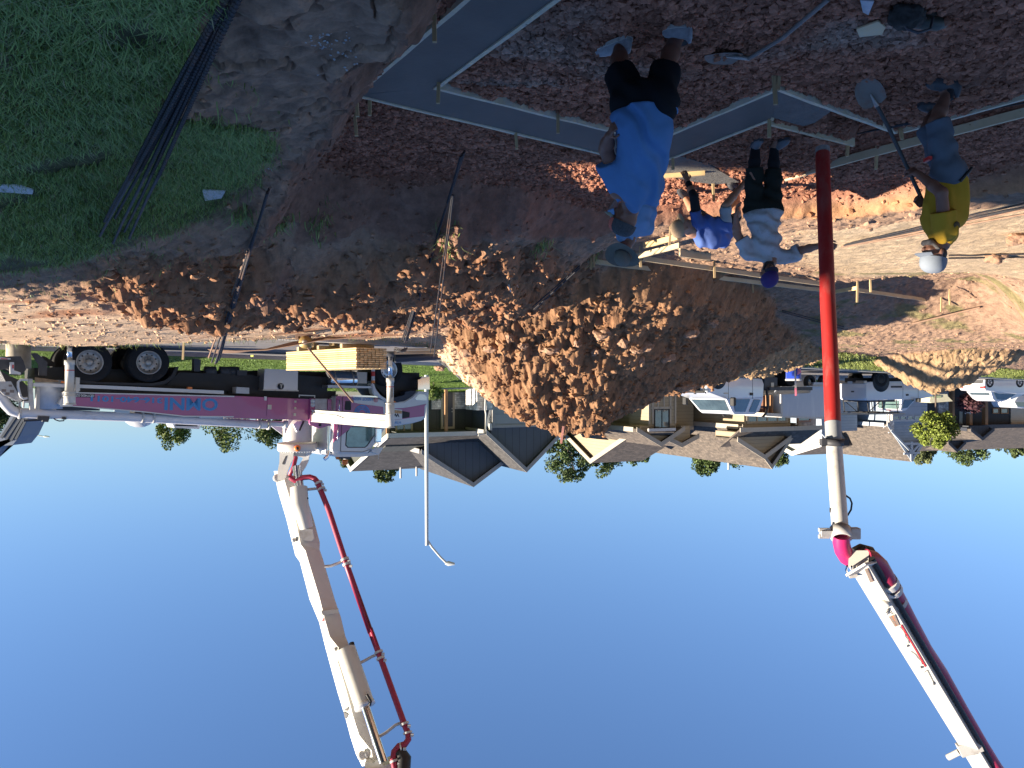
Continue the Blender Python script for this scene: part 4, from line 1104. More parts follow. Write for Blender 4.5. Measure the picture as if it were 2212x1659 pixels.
 k.build("pipe_clamp", M_wdirty, tp)
 k = MB(); k.box(tipp(ZC, 950, 1290, -.02), (.11, .04, .04)); k.tube([tipp(ZC, 945, 1350, 0), tipp(ZC, 960, 1300, 0)], .01, 6); k.build("bracket", M_white, tp)
 k = MB(); k.tube([tipp(ZD, 760, 1565, -.05), tipp(ZD, 860, 1515, -.05)], .036, 10); lv = k.build("lever", M_wdirty, b5)
 k = MB(); k.beam(tipp(ZD, 860, 1500, -.05), tipp(ZD, 1050, 1440, 0), .09, .14); k.beam(tipp(ZD, 905, 1525, -.06), tipp(ZD, 1040, 1500, -.02), .06, .05); k.build("boom_clamp", M_wdirty, b5)
 k = MB(); k.beam(tipp(ZC, 600, 1095, .03), tipp(ZC, 780, 985, .03), .16, .02); k.beam(tipp(ZC, 575, 1110, .03), tipp(ZC, 650, 1100, .03), .05, .03); k.build("end_plate", M_wdirty, b5)
 k = MB(); k.tube([tipp(ZC, *q, 0) for q in ((560, 1015), (548, 1050), (560, 1080), (590, 1085), (610, 1060), (600, 1020))], .009, 8); k.build("shackle", M_chrome, b5)
 k = MB(); el = [(505, 735), (505, 800), (520, 870), (555, 930), (610, 965), (665, 960), (710, 930)]
 k.tube([U(*ZC(x, y), 6.75 + i * .02) for i, (x, y) in enumerate(el)], [.072] * 4 + [.074] * 3, 22); eb = k.build("elbow", mat("magenta_elbow", (.48, .02, .12), rough=.35, dirt=(.12, .07, .06), dirt_amt=.2, dscale=14, coat=.3), root)
 k = MB(); k.tube([U(*ZC(x, y), 6.95) for x, y in ((640, 930), (700, 905), (745, 915), (770, 950))], [.085, .095, .09, .08], 18); k.tube([U(*ZC(x, y), 6.8) for x, y in ((705, 850), (740, 890))], .03, 8); k.build("swivel_joint", M_black, eb)
 q = U(*ZC(500, 710), 6.78)
 ax = (U(*ZC(497, 680), 6.8) - U(*ZC(505, 740), 6.76)).normalized()
 k = MB(); k.lathe([(.072, -.05), (.09, -.05), (.09, .05), (.072, .05)], q + ax * .0, ax, 26)
 k.box(q + Vector((-.13, 0, 0)) * -1, (.1, .06, .05)); k.box(q + Vector((-.12, 0, 0)), (.09, .07, .1), bev=.01); k.box(q + Vector((.15, 0, .03)), (.09, .03, .03)); k.box(q + Vector((.15, 0, -.03)), (.09, .03, .03))
 k.build("coupling", M_wdirty, eb)
 M_tube = mat("galvanised_tube", (.66, .63, .57), rough=.5, dirt=(.25, .22, .18), dirt_amt=.38, dscale=10)
 M_tube2 = mat("grey_rubber_sleeve", (.30, .31, .31), rough=.7, dirt=(.5, .48, .44), dirt_amt=.3, dscale=10)
 wtop, wbot = U(*ZC(495, 685), 6.8), U(1802, 965, 7.2)
 k = MB(); k.tube([wtop, wbot], [.071, .071], 26); wt = k.build("delivery_tube", M_tube, eb)
 mid = wbot.lerp(wtop, .66); mdir = (wtop - wbot).normalized()
 side = Vector((.0, -1, 0)).cross(mdir).normalized()
 f = fr(mid + Vector((-.0, -.074, 0)) + mdir * .12 + side * .018, -mdir, side * 1)
 text_part("AGLSW010136", .036, f, M_dark, wt, ext=.0015, width=.40)
 k = MB(); k.tube([U(*ZC(545, 358), 6.95), U(*ZC(585, 385), 6.95), U(*ZC(603, 430), 6.95), U(*ZC(595, 490), 6.95), U(*ZC(562, 545), 6.93)], .0085, 8); k.build("whip_line", M_black, wt)
 k = MB(); k.box(U(*ZC(410, 495), 6.9), (.02, .03, .04)); k.build("lug", M_dark, wt)
 s0, s1 = U(1802, 960, 7.21), U(1799, 912, 7.28)
 k = MB(); k.tube([s0 + Vector((0, 0, -.005)), s1], .0735, 24); k.build("sleeve", M_tube2, eb)
 q = U(1801, 955, 7.2); k = MB(); k.lathe([(.075, -.03), (.094, -.03), (.094, .03), (.075, .03)], q, (0, .03, 1), 24); k.box(q + Vector((.10, -.02, 0)), (.06, .06, .06)); k.box(q + Vector((-.10, -.02, 0)), (.05, .06, .06)); k.build("coupling", M_dark, wt)
 M_hose = mat("red_rubber_hose", (.36, .018, .016), rough=.5, dirt=(.32, .12, .10), dirt_amt=.35, dscale=5, stretch=(1, 1, .3), var=.15, scale=3)
 hs = [(1799, 914, 7.28), (1797, 850, 7.38), (1793, 750, 7.52), (1788, 650, 7.66), (1785, 560, 7.8), (1781, 460, 7.98), (1778, 380, 8.1), (1777, 332, 8.2)]
 k = MB(); k.tube([U(*p) for p in hs], [.073] * 8, 28); ho = k.build("hose", M_hose, eb)
 k = MB(); k.tube([U(1777, 336, 8.2), U(1776.5, 320, 8.22)], [.0745, .073], 28, caps=False); k.lathe([(.060, 0), (.073, 0)], U(1776.5, 320, 8.22), (0, 0, 1), 28); k.build("hose_mouth", mat("cement_crust", (.30, .27, .25), rough=.9, var=.3, scale=20), ho)
 k = MB(); k.lathe([(.001, .03), (.061, .03)], U(1776.5, 320, 8.22), (0, 0, 1), 24); k.build("hose_bore", M_black, ho)
 f = U(1784, 620, 7.63)
 text_part("CONCRETE PUMP", .026, fr(f + Vector((.010, -.0775, 0)), (0, 0.05, -1), (-1, 0, 0)), M_black, ho, ext=.001, width=.62)
 pts = [on_face(ZA2, 700, 1700, 0), Vector((3.2, 16.5, 19.5)), Vector((-6.5, 14.5, 20.5)), Vector((-12.5, 12.6, 12.5)), rings2[-1][1].lerp(rings2[-1][3], .5)]
 for i, w_ in ((0, .62), (1, .5), (2, .4), (3, .3)):
  k = MB(); k.beam(pts[i], pts[i + 1], w_ * .8, w_); o = k.build("boom_section", M_cream, root)
 k = MB(); pl = [(ZH, -120, 640), (ZH, 0, 770), (ZH, 90, 900), (ZH, 170, 985), (ZH, 280, 1015), (ZH, 400, 1020), (ZH, 1800, 1075), (Z2, 0, 915), (Z2, 330, 935)]
 k.tube([P(Z, x, y, -.35) for Z, x, y in pl], .125, 16); rp = bld(k, "return_pipe", mat("grey_pipe_paint", (.62, .62, .64), rough=.4, dirt=(.35, .3, .27), dirt_amt=.2))
 k = MB()
 for Z, x, y in ((ZH, 285, 1015), (Z1, 1240, 870), (Z1, 1335, 873), (Z2, 265, 925), (Z2, 345, 935)):
  q = P(Z, x, y, -.35); k.lathe([(.12, -.03), (.155, -.03), (.155, .03), (.12, .03)], q, (1, 0, .05), 16); k.box(q + Vector((0, 0, -.17)), (.05, .05, .2))
 q0, q1 = P(ZP, 120, 650, -.35), P(ZP, 470, 665, -.35)
 bld(k, "pipe_clamp", M_wdirty, rp)
 k = MB(); k.tube([q0, q1], .085, 16); k.lathe([(.001, 0), (.13, 0), (.13, .12), (.001, .12)], q1 + Vector((-.08, 0, 0)), (1, 0, 0), 16); bld(k, "pipe_end", M_white, rp)
 k = MB()
 B.slabZ(k, ZH, [(410, 520), (475, 520), (475, 640), (500, 960), (435, 970), (415, 640)], .0, -.15)
 B.slabZ(k, ZH, [(530, 640), (620, 650), (605, 970), (520, 960)], -.3, -.5)
 B.slabZ(k, ZH, [(340, 845), (475, 845), (475, 870), (360, 870), (355, 940), (335, 940)], .02, -.1)
 bld(k, "hopper_frame", M_wdirty)
 k = MB(); B.slabZ(k, ZH, [(-250, 700), (-200, 560), (60, 560), (160, 560), (320, 830), (300, 850), (60, 760), (0, 700)], -.1, -.2); hp = bld(k, "hopper_side", M_wdirty)
 k = MB()
 for pts in ([(125, 605), (175, 608), (175, 638), (125, 635)], [(25, 672), (90, 672), (90, 710), (25, 710)], [(145, 682), (208, 685), (205, 725), (145, 722)], [(80, 718), (140, 720), (138, 760), (78, 755)]): B.slabZ(k, ZH, pts, -.09, -.1)
 bld(k, "sticker", M_brn, hp)
 k = MB(); B.slabZ(k, ZH, [(-200, 180), (0, 200), (150, 195), (300, 195), (340, 260), (380, 390), (300, 470), (100, 380), (-200, 400)], -.2, -1.2); B.slabZ(k, ZH, [(0, 400), (140, 480), (330, 560), (410, 640), (420, 840), (330, 860), (200, 800), (100, 600)], -.5, -1.8); bld(k, "valve_housing", M_dark)
 k = MB(); k.tube([P(ZH, *q, 0) for q in ((405, 535), (300, 535), (262, 570), (262, 640), (300, 780), (340, 810), (400, 800))], .03, 8); bld(k, "hand_rail", M_white)
 k = MB(); B.slabZ(k, ZH, [(145, 280), (205, 280), (205, 400), (300, 430), (300, 458), (150, 450)], .0, -.15); B.slabZ(k, ZH, [(-60, 200), (155, 225), (155, 242), (-60, 235)], .01, -.05); bld(k, "lamp_bracket", M_white)
 k = MB(); B.slabZ(k, ZH, [(178, 318), (200, 318), (200, 372), (178, 372)], .01, -.02); B.slabZ(k, ZH, [(10, 222), (110, 228), (110, 238), (10, 234)], .015, -.0); bld(k, "tail_light", M_redm)
 k = MB(); B.slabZ(k, ZH, [(455, 160), (500, 145), (545, 155), (690, 280), (680, 480), (560, 470), (560, 310)], -.15, -.25); B.slabZ(k, ZH, [(600, 190), (650, 195), (800, 290), (800, 340), (700, 340)], -1.2, -1.3); bld(k, "tow_bracket", M_dark)
 k = MB(); q = P(ZH, 725, 740, -.5); k.lathe([(.001, 0), (.33, 0), (.33, .75), (.001, .75)], q + Vector((0, 0, -.36)), (0, 0, 1), 24); bld(k, "water_tank", mat("bluish_tank", (.42, .47, .55), rough=.45, var=.1))
 k = MB(); B.slabZ(k, ZH, [(510, 500), (850, 545), (850, 570), (510, 565)], .01, -.08); bld(k, "wooden_rail", mat("stained_wood", (.25, .17, .1), rough=.8, var=.3))
 k = MB(); B.slabZ(k, ZH, [(890, 555), (940, 558), (940, 585), (890, 582)], .02, -.05); B.slabZ(k, Z1, [(1635, 605), (1675, 607), (1675, 627), (1635, 625)], .01, -.1); bld(k, "marker_light", M_orange)
 k = MB(); B.slabZ(k, ZH, [(550, 1060), (720, 1068), (718, 1100), (700, 1150), (620, 1145), (618, 1120), (550, 1115)], -.2, -.4); B.slabZ(k, ZH, [(905, 1075), (965, 1078), (962, 1115), (900, 1110)], -.2, -.35); k.tube([P(ZH, *q, -.3) for q in ((760, 1065), (800, 1115), (860, 1135), (925, 1130), (930, 1100))], .018, 6); k.tube([P(ZH, *q, -.3) for q in ((340, 1130), (440, 1125), (620, 1115))], .03, 6); bld(k, "valve_block", M_dark)
 k = MB(); B.slabZ(k, ZH, [(820, 870), (900, 930), (1050, 935), (1450, 960), (1450, 985), (820, 975)], -.3, -2.0); B.slabZ(k, Z1, [(1180, 815), (1260, 830), (1700, 860), (1700, 885), (1150, 870)], -.4, -2.0); bld(k, "pump_cover", M_dark)
 k = MB()
 for pts in ([(1000, 805), (1130, 815), (1130, 852), (1010, 848)], [(640, 812), (720, 815), (720, 828), (640, 826)], [(800, 818), (900, 824), (900, 838), (800, 836)]): B.slabZ(k, Z1, pts, -.28, -.4)
 B.slabZ(k, Z1, [(1735, 862), (1990, 872), (1985, 882), (1735, 876)], -.2, -.4)
 bld(k, "fitting", M_white)
 q0, q1, q2 = P(Z1, 1060, 888, -1.7), P(Z1, 1210, 958, -1.7), P(Z1, 1370, 900, -1.7)
 R_ = abs(q2.x - q0.x) / 2
 k = MB(); k.lathe([(R_, 0), (R_ * .95, .12), (R_ * .8, .24), (R_ * .55, .34), (R_ * .25, .4), (.001, .41)], ((q0.x + q2.x) / 2, -1.7, q1.z - .41), (0, 0, 1), 32); bld(k, "water_dome", M_white)
 k = MB(); B.slabZ(k, Z1, [(1508, 905), (1750, 920), (1748, 935), (1735, 972), (1520, 962), (1505, 930)], -1.2, -1.9); co = bld(k, "oil_cooler", M_white)
 k = MB(); B.slabZ(k, Z1, [(1528, 912), (1722, 922), (1720, 950), (1528, 944)], -1.19, -1.22); bld(k, "cooler_grille", M_black, co)
 k = MB(); B.slabZ(k, Z2, [(70, 605), (180, 612), (180, 665), (66, 660)], .02, -.3); bld(k, "control_box", M_wdirty)
 k = MB(); B.slabZ(k, Z2, [(613, 672), (755, 678), (755, 700), (748, 700), (748, 686), (620, 682), (620, 695), (613, 695)], -.02, -.05); bld(k, "step_bar", M_cream)
 return root
pump_truck()
# ================================================================ houses across the street
def siding(name, col, pitch=.2, axis=2, rough=.75, gap=.5, col2=None):
 """lap siding (axis 2) or boards with battens (axis 0): grooves at a fixed pitch"""
 m = mat(name, col, rough=rough, var=.06, scale=1.5, dirt=tuple(c * .7 for c in col), dirt_amt=.08)
 nt = m.node_tree; N, L = nt.nodes, nt.links; b = N["Principled BSDF"]
 tc = N.new("ShaderNodeTexCoord"); sp = N.new("ShaderNodeSeparateXYZ"); L.new(tc.outputs["Object"], sp.inputs[0])
 dv = N.new("ShaderNodeMath"); dv.operation = 'DIVIDE'; L.new(sp.outputs[axis], dv.inputs[0]); dv.inputs[1].default_value = pitch
 fr_ = N.new("ShaderNodeMath"); fr_.operation = 'FRACT'; L.new(dv.outputs[0], fr_.inputs[0])
 mr = N.new("ShaderNodeMapRange"); mr.inputs[1].default_value = .0; mr.inputs[2].default_value = .12; mr.inputs[3].default_value = gap; mr.inputs[4].default_value = 1
 L.new(fr_.outputs[0], mr.inputs[0])
 src = b.inputs["Base Color"].links[0].from_socket
 mx = N.new("ShaderNodeVectorMath"); mx.operation = 'SCALE'; L.new(src, mx.inputs[0]); L.new(mr.outputs[0], mx.inputs["Scale"]); L.new(mx.outputs[0], b.inputs["Base Color"])
 bp = N.new("ShaderNodeBump"); bp.inputs["Strength"].default_value = .6; bp.inputs["Distance"].default_value = .02
 L.new(fr_.outputs[0], bp.inputs["Height"]); L.new(bp.outputs[0], b.inputs["Normal"])
 return m
def brickmat(name, c1, c2, mortar, sx=1.0, sz=1.0, swap=True, rough=.85, bump=.4, ms=.02, bw=.22, rh=.075):
 m = mat(name, c1, rough=rough)
 nt = m.node_tree; N, L = nt.nodes, nt.links; b = N["Principled BSDF"]
 tc = N.new("ShaderNodeTexCoord"); sp = N.new("ShaderNodeSeparateXYZ"); L.new(tc.outputs["Object"], sp.inputs[0])
 cb = N.new("ShaderNodeCombineXYZ")
 ad = N.new("ShaderNodeMath"); ad.operation = 'ADD'; L.new(sp.outputs[0], ad.inputs[0]); L.new(sp.outputs[1], ad.inputs[1])
 L.new(ad.outputs[0], cb.inputs[0]); L.new(sp.outputs[2], cb.inputs[1])
 br = N.new("ShaderNodeTexBrick"); L.new(cb.outputs[0], br.inputs["Vector"])
 br.inputs["Color1"].default_value = (*c1, 1); br.inputs["Color2"].default_value = (*c2, 1); br.inputs["Mortar"].default_value = (*mortar, 1)
 br.inputs["Scale"].default_value = 1; br.inputs["Mortar Size"].default_value = ms * .3; br.inputs["Brick Width"].default_value = bw; br.inputs["Row Height"].default_value = rh
 br.inputs["Bias"].default_value = -.1
 nz = N.new("ShaderNodeTexNoise"); nz.inputs["Scale"].default_value = 6; nz.inputs["Detail"].default_value = 8; L.new(tc.outputs["Object"], nz.inputs["Vector"])
 mr = N.new("ShaderNodeMapRange"); mr.inputs[1].default_value = .3; mr.inputs[2].default_value = .7; mr.inputs[3].default_value = .65; mr.inputs[4].default_value = 1.35; L.new(nz.outputs[0], mr.inputs[0])
 mx = N.new("ShaderNodeVectorMath"); mx.operation = 'SCALE'; L.new(br.outputs[0], mx.inputs[0]); L.new(mr.outputs[0], mx.inputs["Scale"]); L.new(mx.outputs[0], b.inputs["Base Color"])
 bp = N.new("ShaderNodeBump"); bp.inputs["Strength"].default_value = bump; bp.inputs["Distance"].default_value = .012; bp.invert = True
 L.new(br.outputs["Fac"], bp.inputs["Height"]); L.new(bp.outputs[0], b.inputs["Normal"])
 return m
M_shing = brickmat("dark_shingle", (.075, .070, .068), (.042, .040, .040), (.035, .035, .035), bw=.30, rh=.10)
M_shing2 = brickmat("brown_shingle", (.135, .108, .085), (.08, .066, .054), (.06, .052, .048), bw=.30, rh=.10)
M_brick = brickmat("whitewashed_brick", (.75, .73, .70), (.35, .33, .32), (.30, .28, .27), bw=.30, rh=.11)
M_navy = siding("slate_siding", (.085, .10, .12), .40, 0)
M_olive = siding("charcoal_siding", (.06, .064, .058), .40, 0)
M_tan = siding("tan_lap_siding", (.36, .29, .19), .19, 2)
M_grey = siding("blue_grey_lap_siding", (.27, .33, .40), .19, 2)
M_pale = siding("pale_lap_siding", (.36, .35, .33), .19, 2)
M_char = siding("black_board_siding", (.05, .055, .065), .35, 0)
M_trim = mat("grey_trim", (.30, .29, .28), rough=.6, var=.05)
M_trimw = mat("white_trim", (.52, .50, .47), rough=.5, var=.05)
M_trimt = mat("tan_trim", (.38, .33, .26), rough=.6, var=.05)
M_trimb = mat("blue_white_trim", (.38, .42, .46), rough=.6, var=.05)
M_pane = mat("house_window_glass", (.10, .12, .13), rough=.06, spec=1, coat=.7, var=.6, scale=1.2)
M_cedar = mat("cedar_post", (.36, .19, .09), rough=.7, var=.25, scale=4, stretch=(6, 6, .6))
M_door = mat("dark_door", (.03, .035, .05), rough=.45)
M_garage = siding("garage_panel", (.30, .31, .32), .5, 2, gap=.75)
M_garb = siding("beige_garage_panel", (.62, .55, .44), .13, 2, gap=.8)
M_garblue = siding("blue_garage_panel", (.27, .33, .42), .5, 2, gap=.75)
class House(Body):
 def __init__(self, name, label, px, D, ang, group=None):
  a = rad(ang)
  p = U(px, CY_, D)
  root = thing(name, label, "house", mat=frame(p, (-math.cos(a), math.sin(a), 0)), group=group)
  super().__init__(root)
  gz = full_land(np.array([p.x]), np.array([p.y]))['z'][0]
  self.g = float(gz) - .15
 def atx(self, p, x):
  o = self.i @ Vector((0, 0, 0)); d = self.i.to_3x3() @ Vector(((CX_ - p[0]) / F_, 1, (p[1] - CY_) / F_))
  return o + d * ((x - o.x) / d.x)
 def part(self, mb, name, m, parent=None, split=False):
  return mb.build(name, m, parent or self.root, world=False, split=split)
 def wing(self, x0, x1, y0, y1, ze, zp, wall, roofm, trim, xp=None, oh=.35, zbot=None, fascia=True, t=.16, rake=.22, trim_only=False, wallname="wall", roofname="roof", over=.3):
  """gabled block facing us at y = y0 (toward the camera), running back to y1; eaves ze at x0, x1; ridge zp"""
  xa, xb = min(x0, x1), max(x0, x1)
  xp = (xa + xb) / 2 if xp is None else xp
  zb = self.g if zbot is None else zbot
  k = MB(); k.prism([(xa, y0, zb), (xb, y0, zb), (xb, y0, ze), (xp, y0, zp), (xa, y0, ze)], (0, y1 - y0, 0))
  w = self.part(k, wallname, wall)
  k = MB()
  for xe in (xa, xb):
   sgn = -1 if xe == xa else 1
   sl = (zp - ze) / max(abs(xp - xe), .01)
   xo = xe + sgn * oh; zo = ze - sl * oh
   k.prism([(xp, y0 + over, zp + .02), (xo, y0 + over, zo + .02), (xo, y0 + over, zo + .02 + t), (xp, y0 + over, zp + t + .02)], (0, y1 - y0 - over, 0))
  r = self.part(k, roofname, roofm)
  k = MB()
  for xe in (xa, xb):
   sgn = -1 if xe == xa else 1
   sl = (zp - ze) / max(abs(xp - xe), .01)
   xo = xe + sgn * (oh + .02); zo = ze - sl * (oh + .02)
   k.prism([(xp, y0 + over + .03, zp + t + .03), (xo, y0 + over + .03, zo + t + .03), (xo, y0 + over + .03, zo + t - rake), (xp, y0 + over + .03, zp + t - rake)], (0, -.04, 0))
   if fascia: k.box((xo, (y0 + y1) / 2, zo + t / 2), (.035, abs(y1 - y0), t + .08))
  f = self.part(k, "fascia", trim, r)
  return w, r, xp
 def win(self, Z, pts, y, fr_m, parent, name="window", mull=1, fw=.09, sill=True):
  (xa, ya), (xb, yb) = pts
  p, q = self.at(Z(xa, ya), y), self.at(Z(xb, yb), y)
  x0, x1, z0, z1 = min(p.x, q.x), max(p.x, q.x), min(p.z, q.z), max(p.z, q.z)
  k = MB()
  k.box(((x0 + x1) / 2, y + .02, z1 - fw / 2), (x1 - x0, .06, fw)); k.box(((x0 + x1) / 2, y + .02, z0 + fw / 2), (x1 - x0, .06, fw))
  k.box((x0 + fw / 2, y + .02, (z0 + z1) / 2), (fw, .058, z1 - z0 - 2 * fw)); k.box((x1 - fw / 2, y + .02, (z0 + z1) / 2), (fw, .058, z1 - z0 - 2 * fw))
  for i in range(mull): k.box((x0 + (x1 - x0) * (i + 1) / (mull + 1), y + .02, (z0 + z1) / 2), (fw * .6, .05, z1 - z0 - 2 * fw))
  w = self.part(k, name, fr_m, parent)
  k = MB(); k.box(((x0 + x1) / 2, y + .004, (z0 + z1) / 2), (x1 - x0 - fw, .03, z1 - z0 - fw)); self.part(k, "pane", M_pane, w)
  return w
def dark_house():
 ZD, Z3, Z2 = ZR(1330, 1680, 2130, 2212), ZR(1700, 1300, 2700, 2212), ZR(900, 1250, 1900, 2212)
 H = House("house", "dark slate house with white brick base and two gables directly behind the red soil heap", 1137, 39.5, 24)
 pk = H.at(Z3(825, 1238), .3); eR = H.at(Z3(485, 925), .3); eL = H.at(Z3(1195, 925), .3)
 w, r, xp = H.wing(eR.x + .3, 2 * pk.x - eR.x - .3, 0, -9, eR.z + .05, pk.z - .18, M_navy, M_shing, M_trim, xp=pk.x)
 dt = H.at(Z3(545, 828), 0); hf = (pk.x - dt.x)
 k = MB(); k.box((pk.x, .03, dt.z - 1.1), (2 * hf, .06, 2.3)); gd = H.part(k, "garage_door", M_garage, w)
 k = MB(); k.box((pk.x, .05, dt.z + .06), (2 * hf + .3, .12, .14)); k.box((dt.x - .07, .05, dt.z - 1.1), (.14, .12, 2.2)); k.box((2 * pk.x - dt.x + .07, .05, dt.z - 1.1), (.14, .12, 2.2)); H.part(k, "door_frame", M_trim, gd)
 a = H.at(Z3(505, 740), .05); k = MB(); q = H.at(Z3(510, 842), .06); k.box(q, (.14, .14, .34)); H.part(k, "wall_lamp", M_trimw, w)
 for i, ch in enumerate("7897"):
  q = H.at(Z3(515, 735 + i * 26), .02); text_part(ch, .26, fr(q + Vector((-.1, 0.01, 0)), (1, 0, 0), (0, 0, 1)), M_black, w, name="house_number", ext=.008)
 k = MB(); p0, p1 = H.at(Z3(475, 520), .08), H.at(Z3(545, 695), .08); k.box(((p0.x + p1.x) / 2, .04, (p0.z + H.g) / 2 + (p1.z - p0.z) / 2), (abs(p1.x - p0.x), .12, p1.z - H.g)); H.part(k, "brick_pier", M_brick, w)
 k = MB(); p0, p1 = H.at(Z3(333, 500), -1.2), H.at(Z3(455, 697), -.4)
 k.box(((p0.x + p1.x) / 2, -1.0, (p1.z + H.g) / 2), (abs(p1.x - p0.x), 1.6, p1.z - H.g)); H.part(k, "brick_pier", M_brick, w)
 k = MB(); k.tube([H.at(Z3(470, 560), .12), H.at(Z3(465, 690), .12), H.at(Z3(473, 730), .15), H.at(Z3(470, 900), .15), H.at(Z3(412, 905), .2), H.at(Z3(408, 925), .2)], .05, 8); H.part(k, "downspout", M_trimw, w)
 ye = -1.0
 e = H.at(ZD(545, 125), ye); rdg = H.atx(ZD(140, 487), e.x); yr, zr = rdg.y, rdg.z
 xl = pk.x + 3
 k = MB(); k.prism([(e.x + .3, -2.6, H.g), (e.x + .3, 2 * yr + 2.6, H.g), (e.x + .3, 2 * yr + 2.6, e.z), (e.x + .3, yr, zr - .25), (e.x + .3, -2.6, e.z + .55)], (xl - e.x, 0, 0)); wl_ = H.part(k, "wall", M_olive)
 k = MB(); k.prism([(e.x, ye, e.z), (e.x, yr, zr), (e.x, yr, zr - .18), (e.x, ye, e.z - .18)], (xl - e.x, 0, 0)); k.prism([(e.x, 2 * yr - ye, e.z), (e.x, yr, zr), (e.x, yr, zr - .18), (e.x, 2 * yr - ye, e.z - .18)], (xl - e.x, 0, 0)); mr_ = H.part(k, "roof", M_shing)
 k = MB()
 k.box(((e.x + eR.x) / 2, ye + .02, e.z - .12), (abs(eR.x - e.x), .06, .22))
 for y_ in (ye, 2 * yr - ye): k.prism([(e.x - .03, y_, e.z + .03), (e.x - .03, yr, zr + .03), (e.x - .03, yr, zr - .24), (e.x - .03, y_, e.z - .24)], (.04, 0, 0))
 H.part(k, "fascia", M_trimw, mr_)
 k = MB(); k.box(((e.x + eR.x) / 2 + .3, -1.85, e.z - .22), (abs(eR.x - e.x) - .6, 1.5, .05)); H.part(k, "soffit", M_olive, mr_)
 p2 = H.at(Z3(362, 1366), -2.2); g2 = H.at(Z2(1690, 1160), -2.2)
 H.wing(g2.x + .3, 2 * p2.x - g2.x - .3, -2.5, yr - 2, g2.z + .22, p2.z - .18, M_navy, M_shing, M_trim, xp=p2.x, zbot=e.z + .2)
 yw = -2.6
 k = MB(); p0, p1 = H.at(Z2(1765, 800), yw), H.at(Z2(2160, 800), yw); k.box(((p0.x + p1.x) / 2, yw + .05, (p0.z + H.g) / 2), (abs(p1.x - p0.x), .12, p0.z - H.g)); H.part(k, "brick_wall", M_brick, wl_)
 H.win(Z2, ((1452, 915), (1602, 1008)), yw, M_trimt, wl_)
 p0, p1 = H.at(Z2(1850, 640), yw + .1), H.at(Z2(1968, 968), yw + .1)
 k = MB(); k.box(((p0.x + p1.x) / 2, yw + .09, p1.z / 2 + H.g / 2), (abs(p1.x - p0.x), .1, p1.z - H.g)); dr = H.part(k, "door_frame", M_trimt, wl_)
 k = MB(); k.box(((p0.x + p1.x) / 2, yw + .13, (p1.z - .12) / 2 + H.g / 2), (abs(p1.x - p0.x) - .24, .06, p1.z - .12 - H.g)); do = H.part(k, "door", M_door, dr)
 k = MB(); q = H.at(Z2(1948, 820), yw + .2); k.box(q, (.06, .08, .06)); k.box(q + Vector((0, 0, -.16)), (.07, .06, .07)); H.part(k, "handle", M_steel, dr)
 for Z, x0, x1 in ((Z2, 1888, 1912), (Z2, 1380, 1400)):
  p0, p1 = H.at(Z(x0, 700), -1.15), H.at(Z(x1, 700), -1.15); k = MB(); k.box(((p0.x + p1.x) / 2, -1.25, (e.z - .2 + H.g) / 2), (max(.14, abs(p1.x - p0.x)), .15, e.z - .2 - H.g)); H.part(k, "post", M_cedar)
 k = MB(); k.box(((e.x + eR.x) / 2, -1.7, H.g + .2), (abs(eR.x - e.x), 1.9, .45)); H.part(k, "porch_step", conc)
 k = MB()
 for x, z0, z1 in ((685, 470, 562), (858, 480, 538)):
  p0, p1 = H.at(ZD(x, z0), yr + .5), H.at(ZD(x, z1), yr + .5); k.tube([(p0.x, yr + .5, p0.z - .4), (p1.x, yr + .5, p1.z)], .06, 8)
 k.build("vent_pipe", M_trimw, mr_, world=False)
 p3 = H.at(ZD(700, 470), yr - 1); p4 = H.at(ZD(1478, 655), -2.2)
 return H
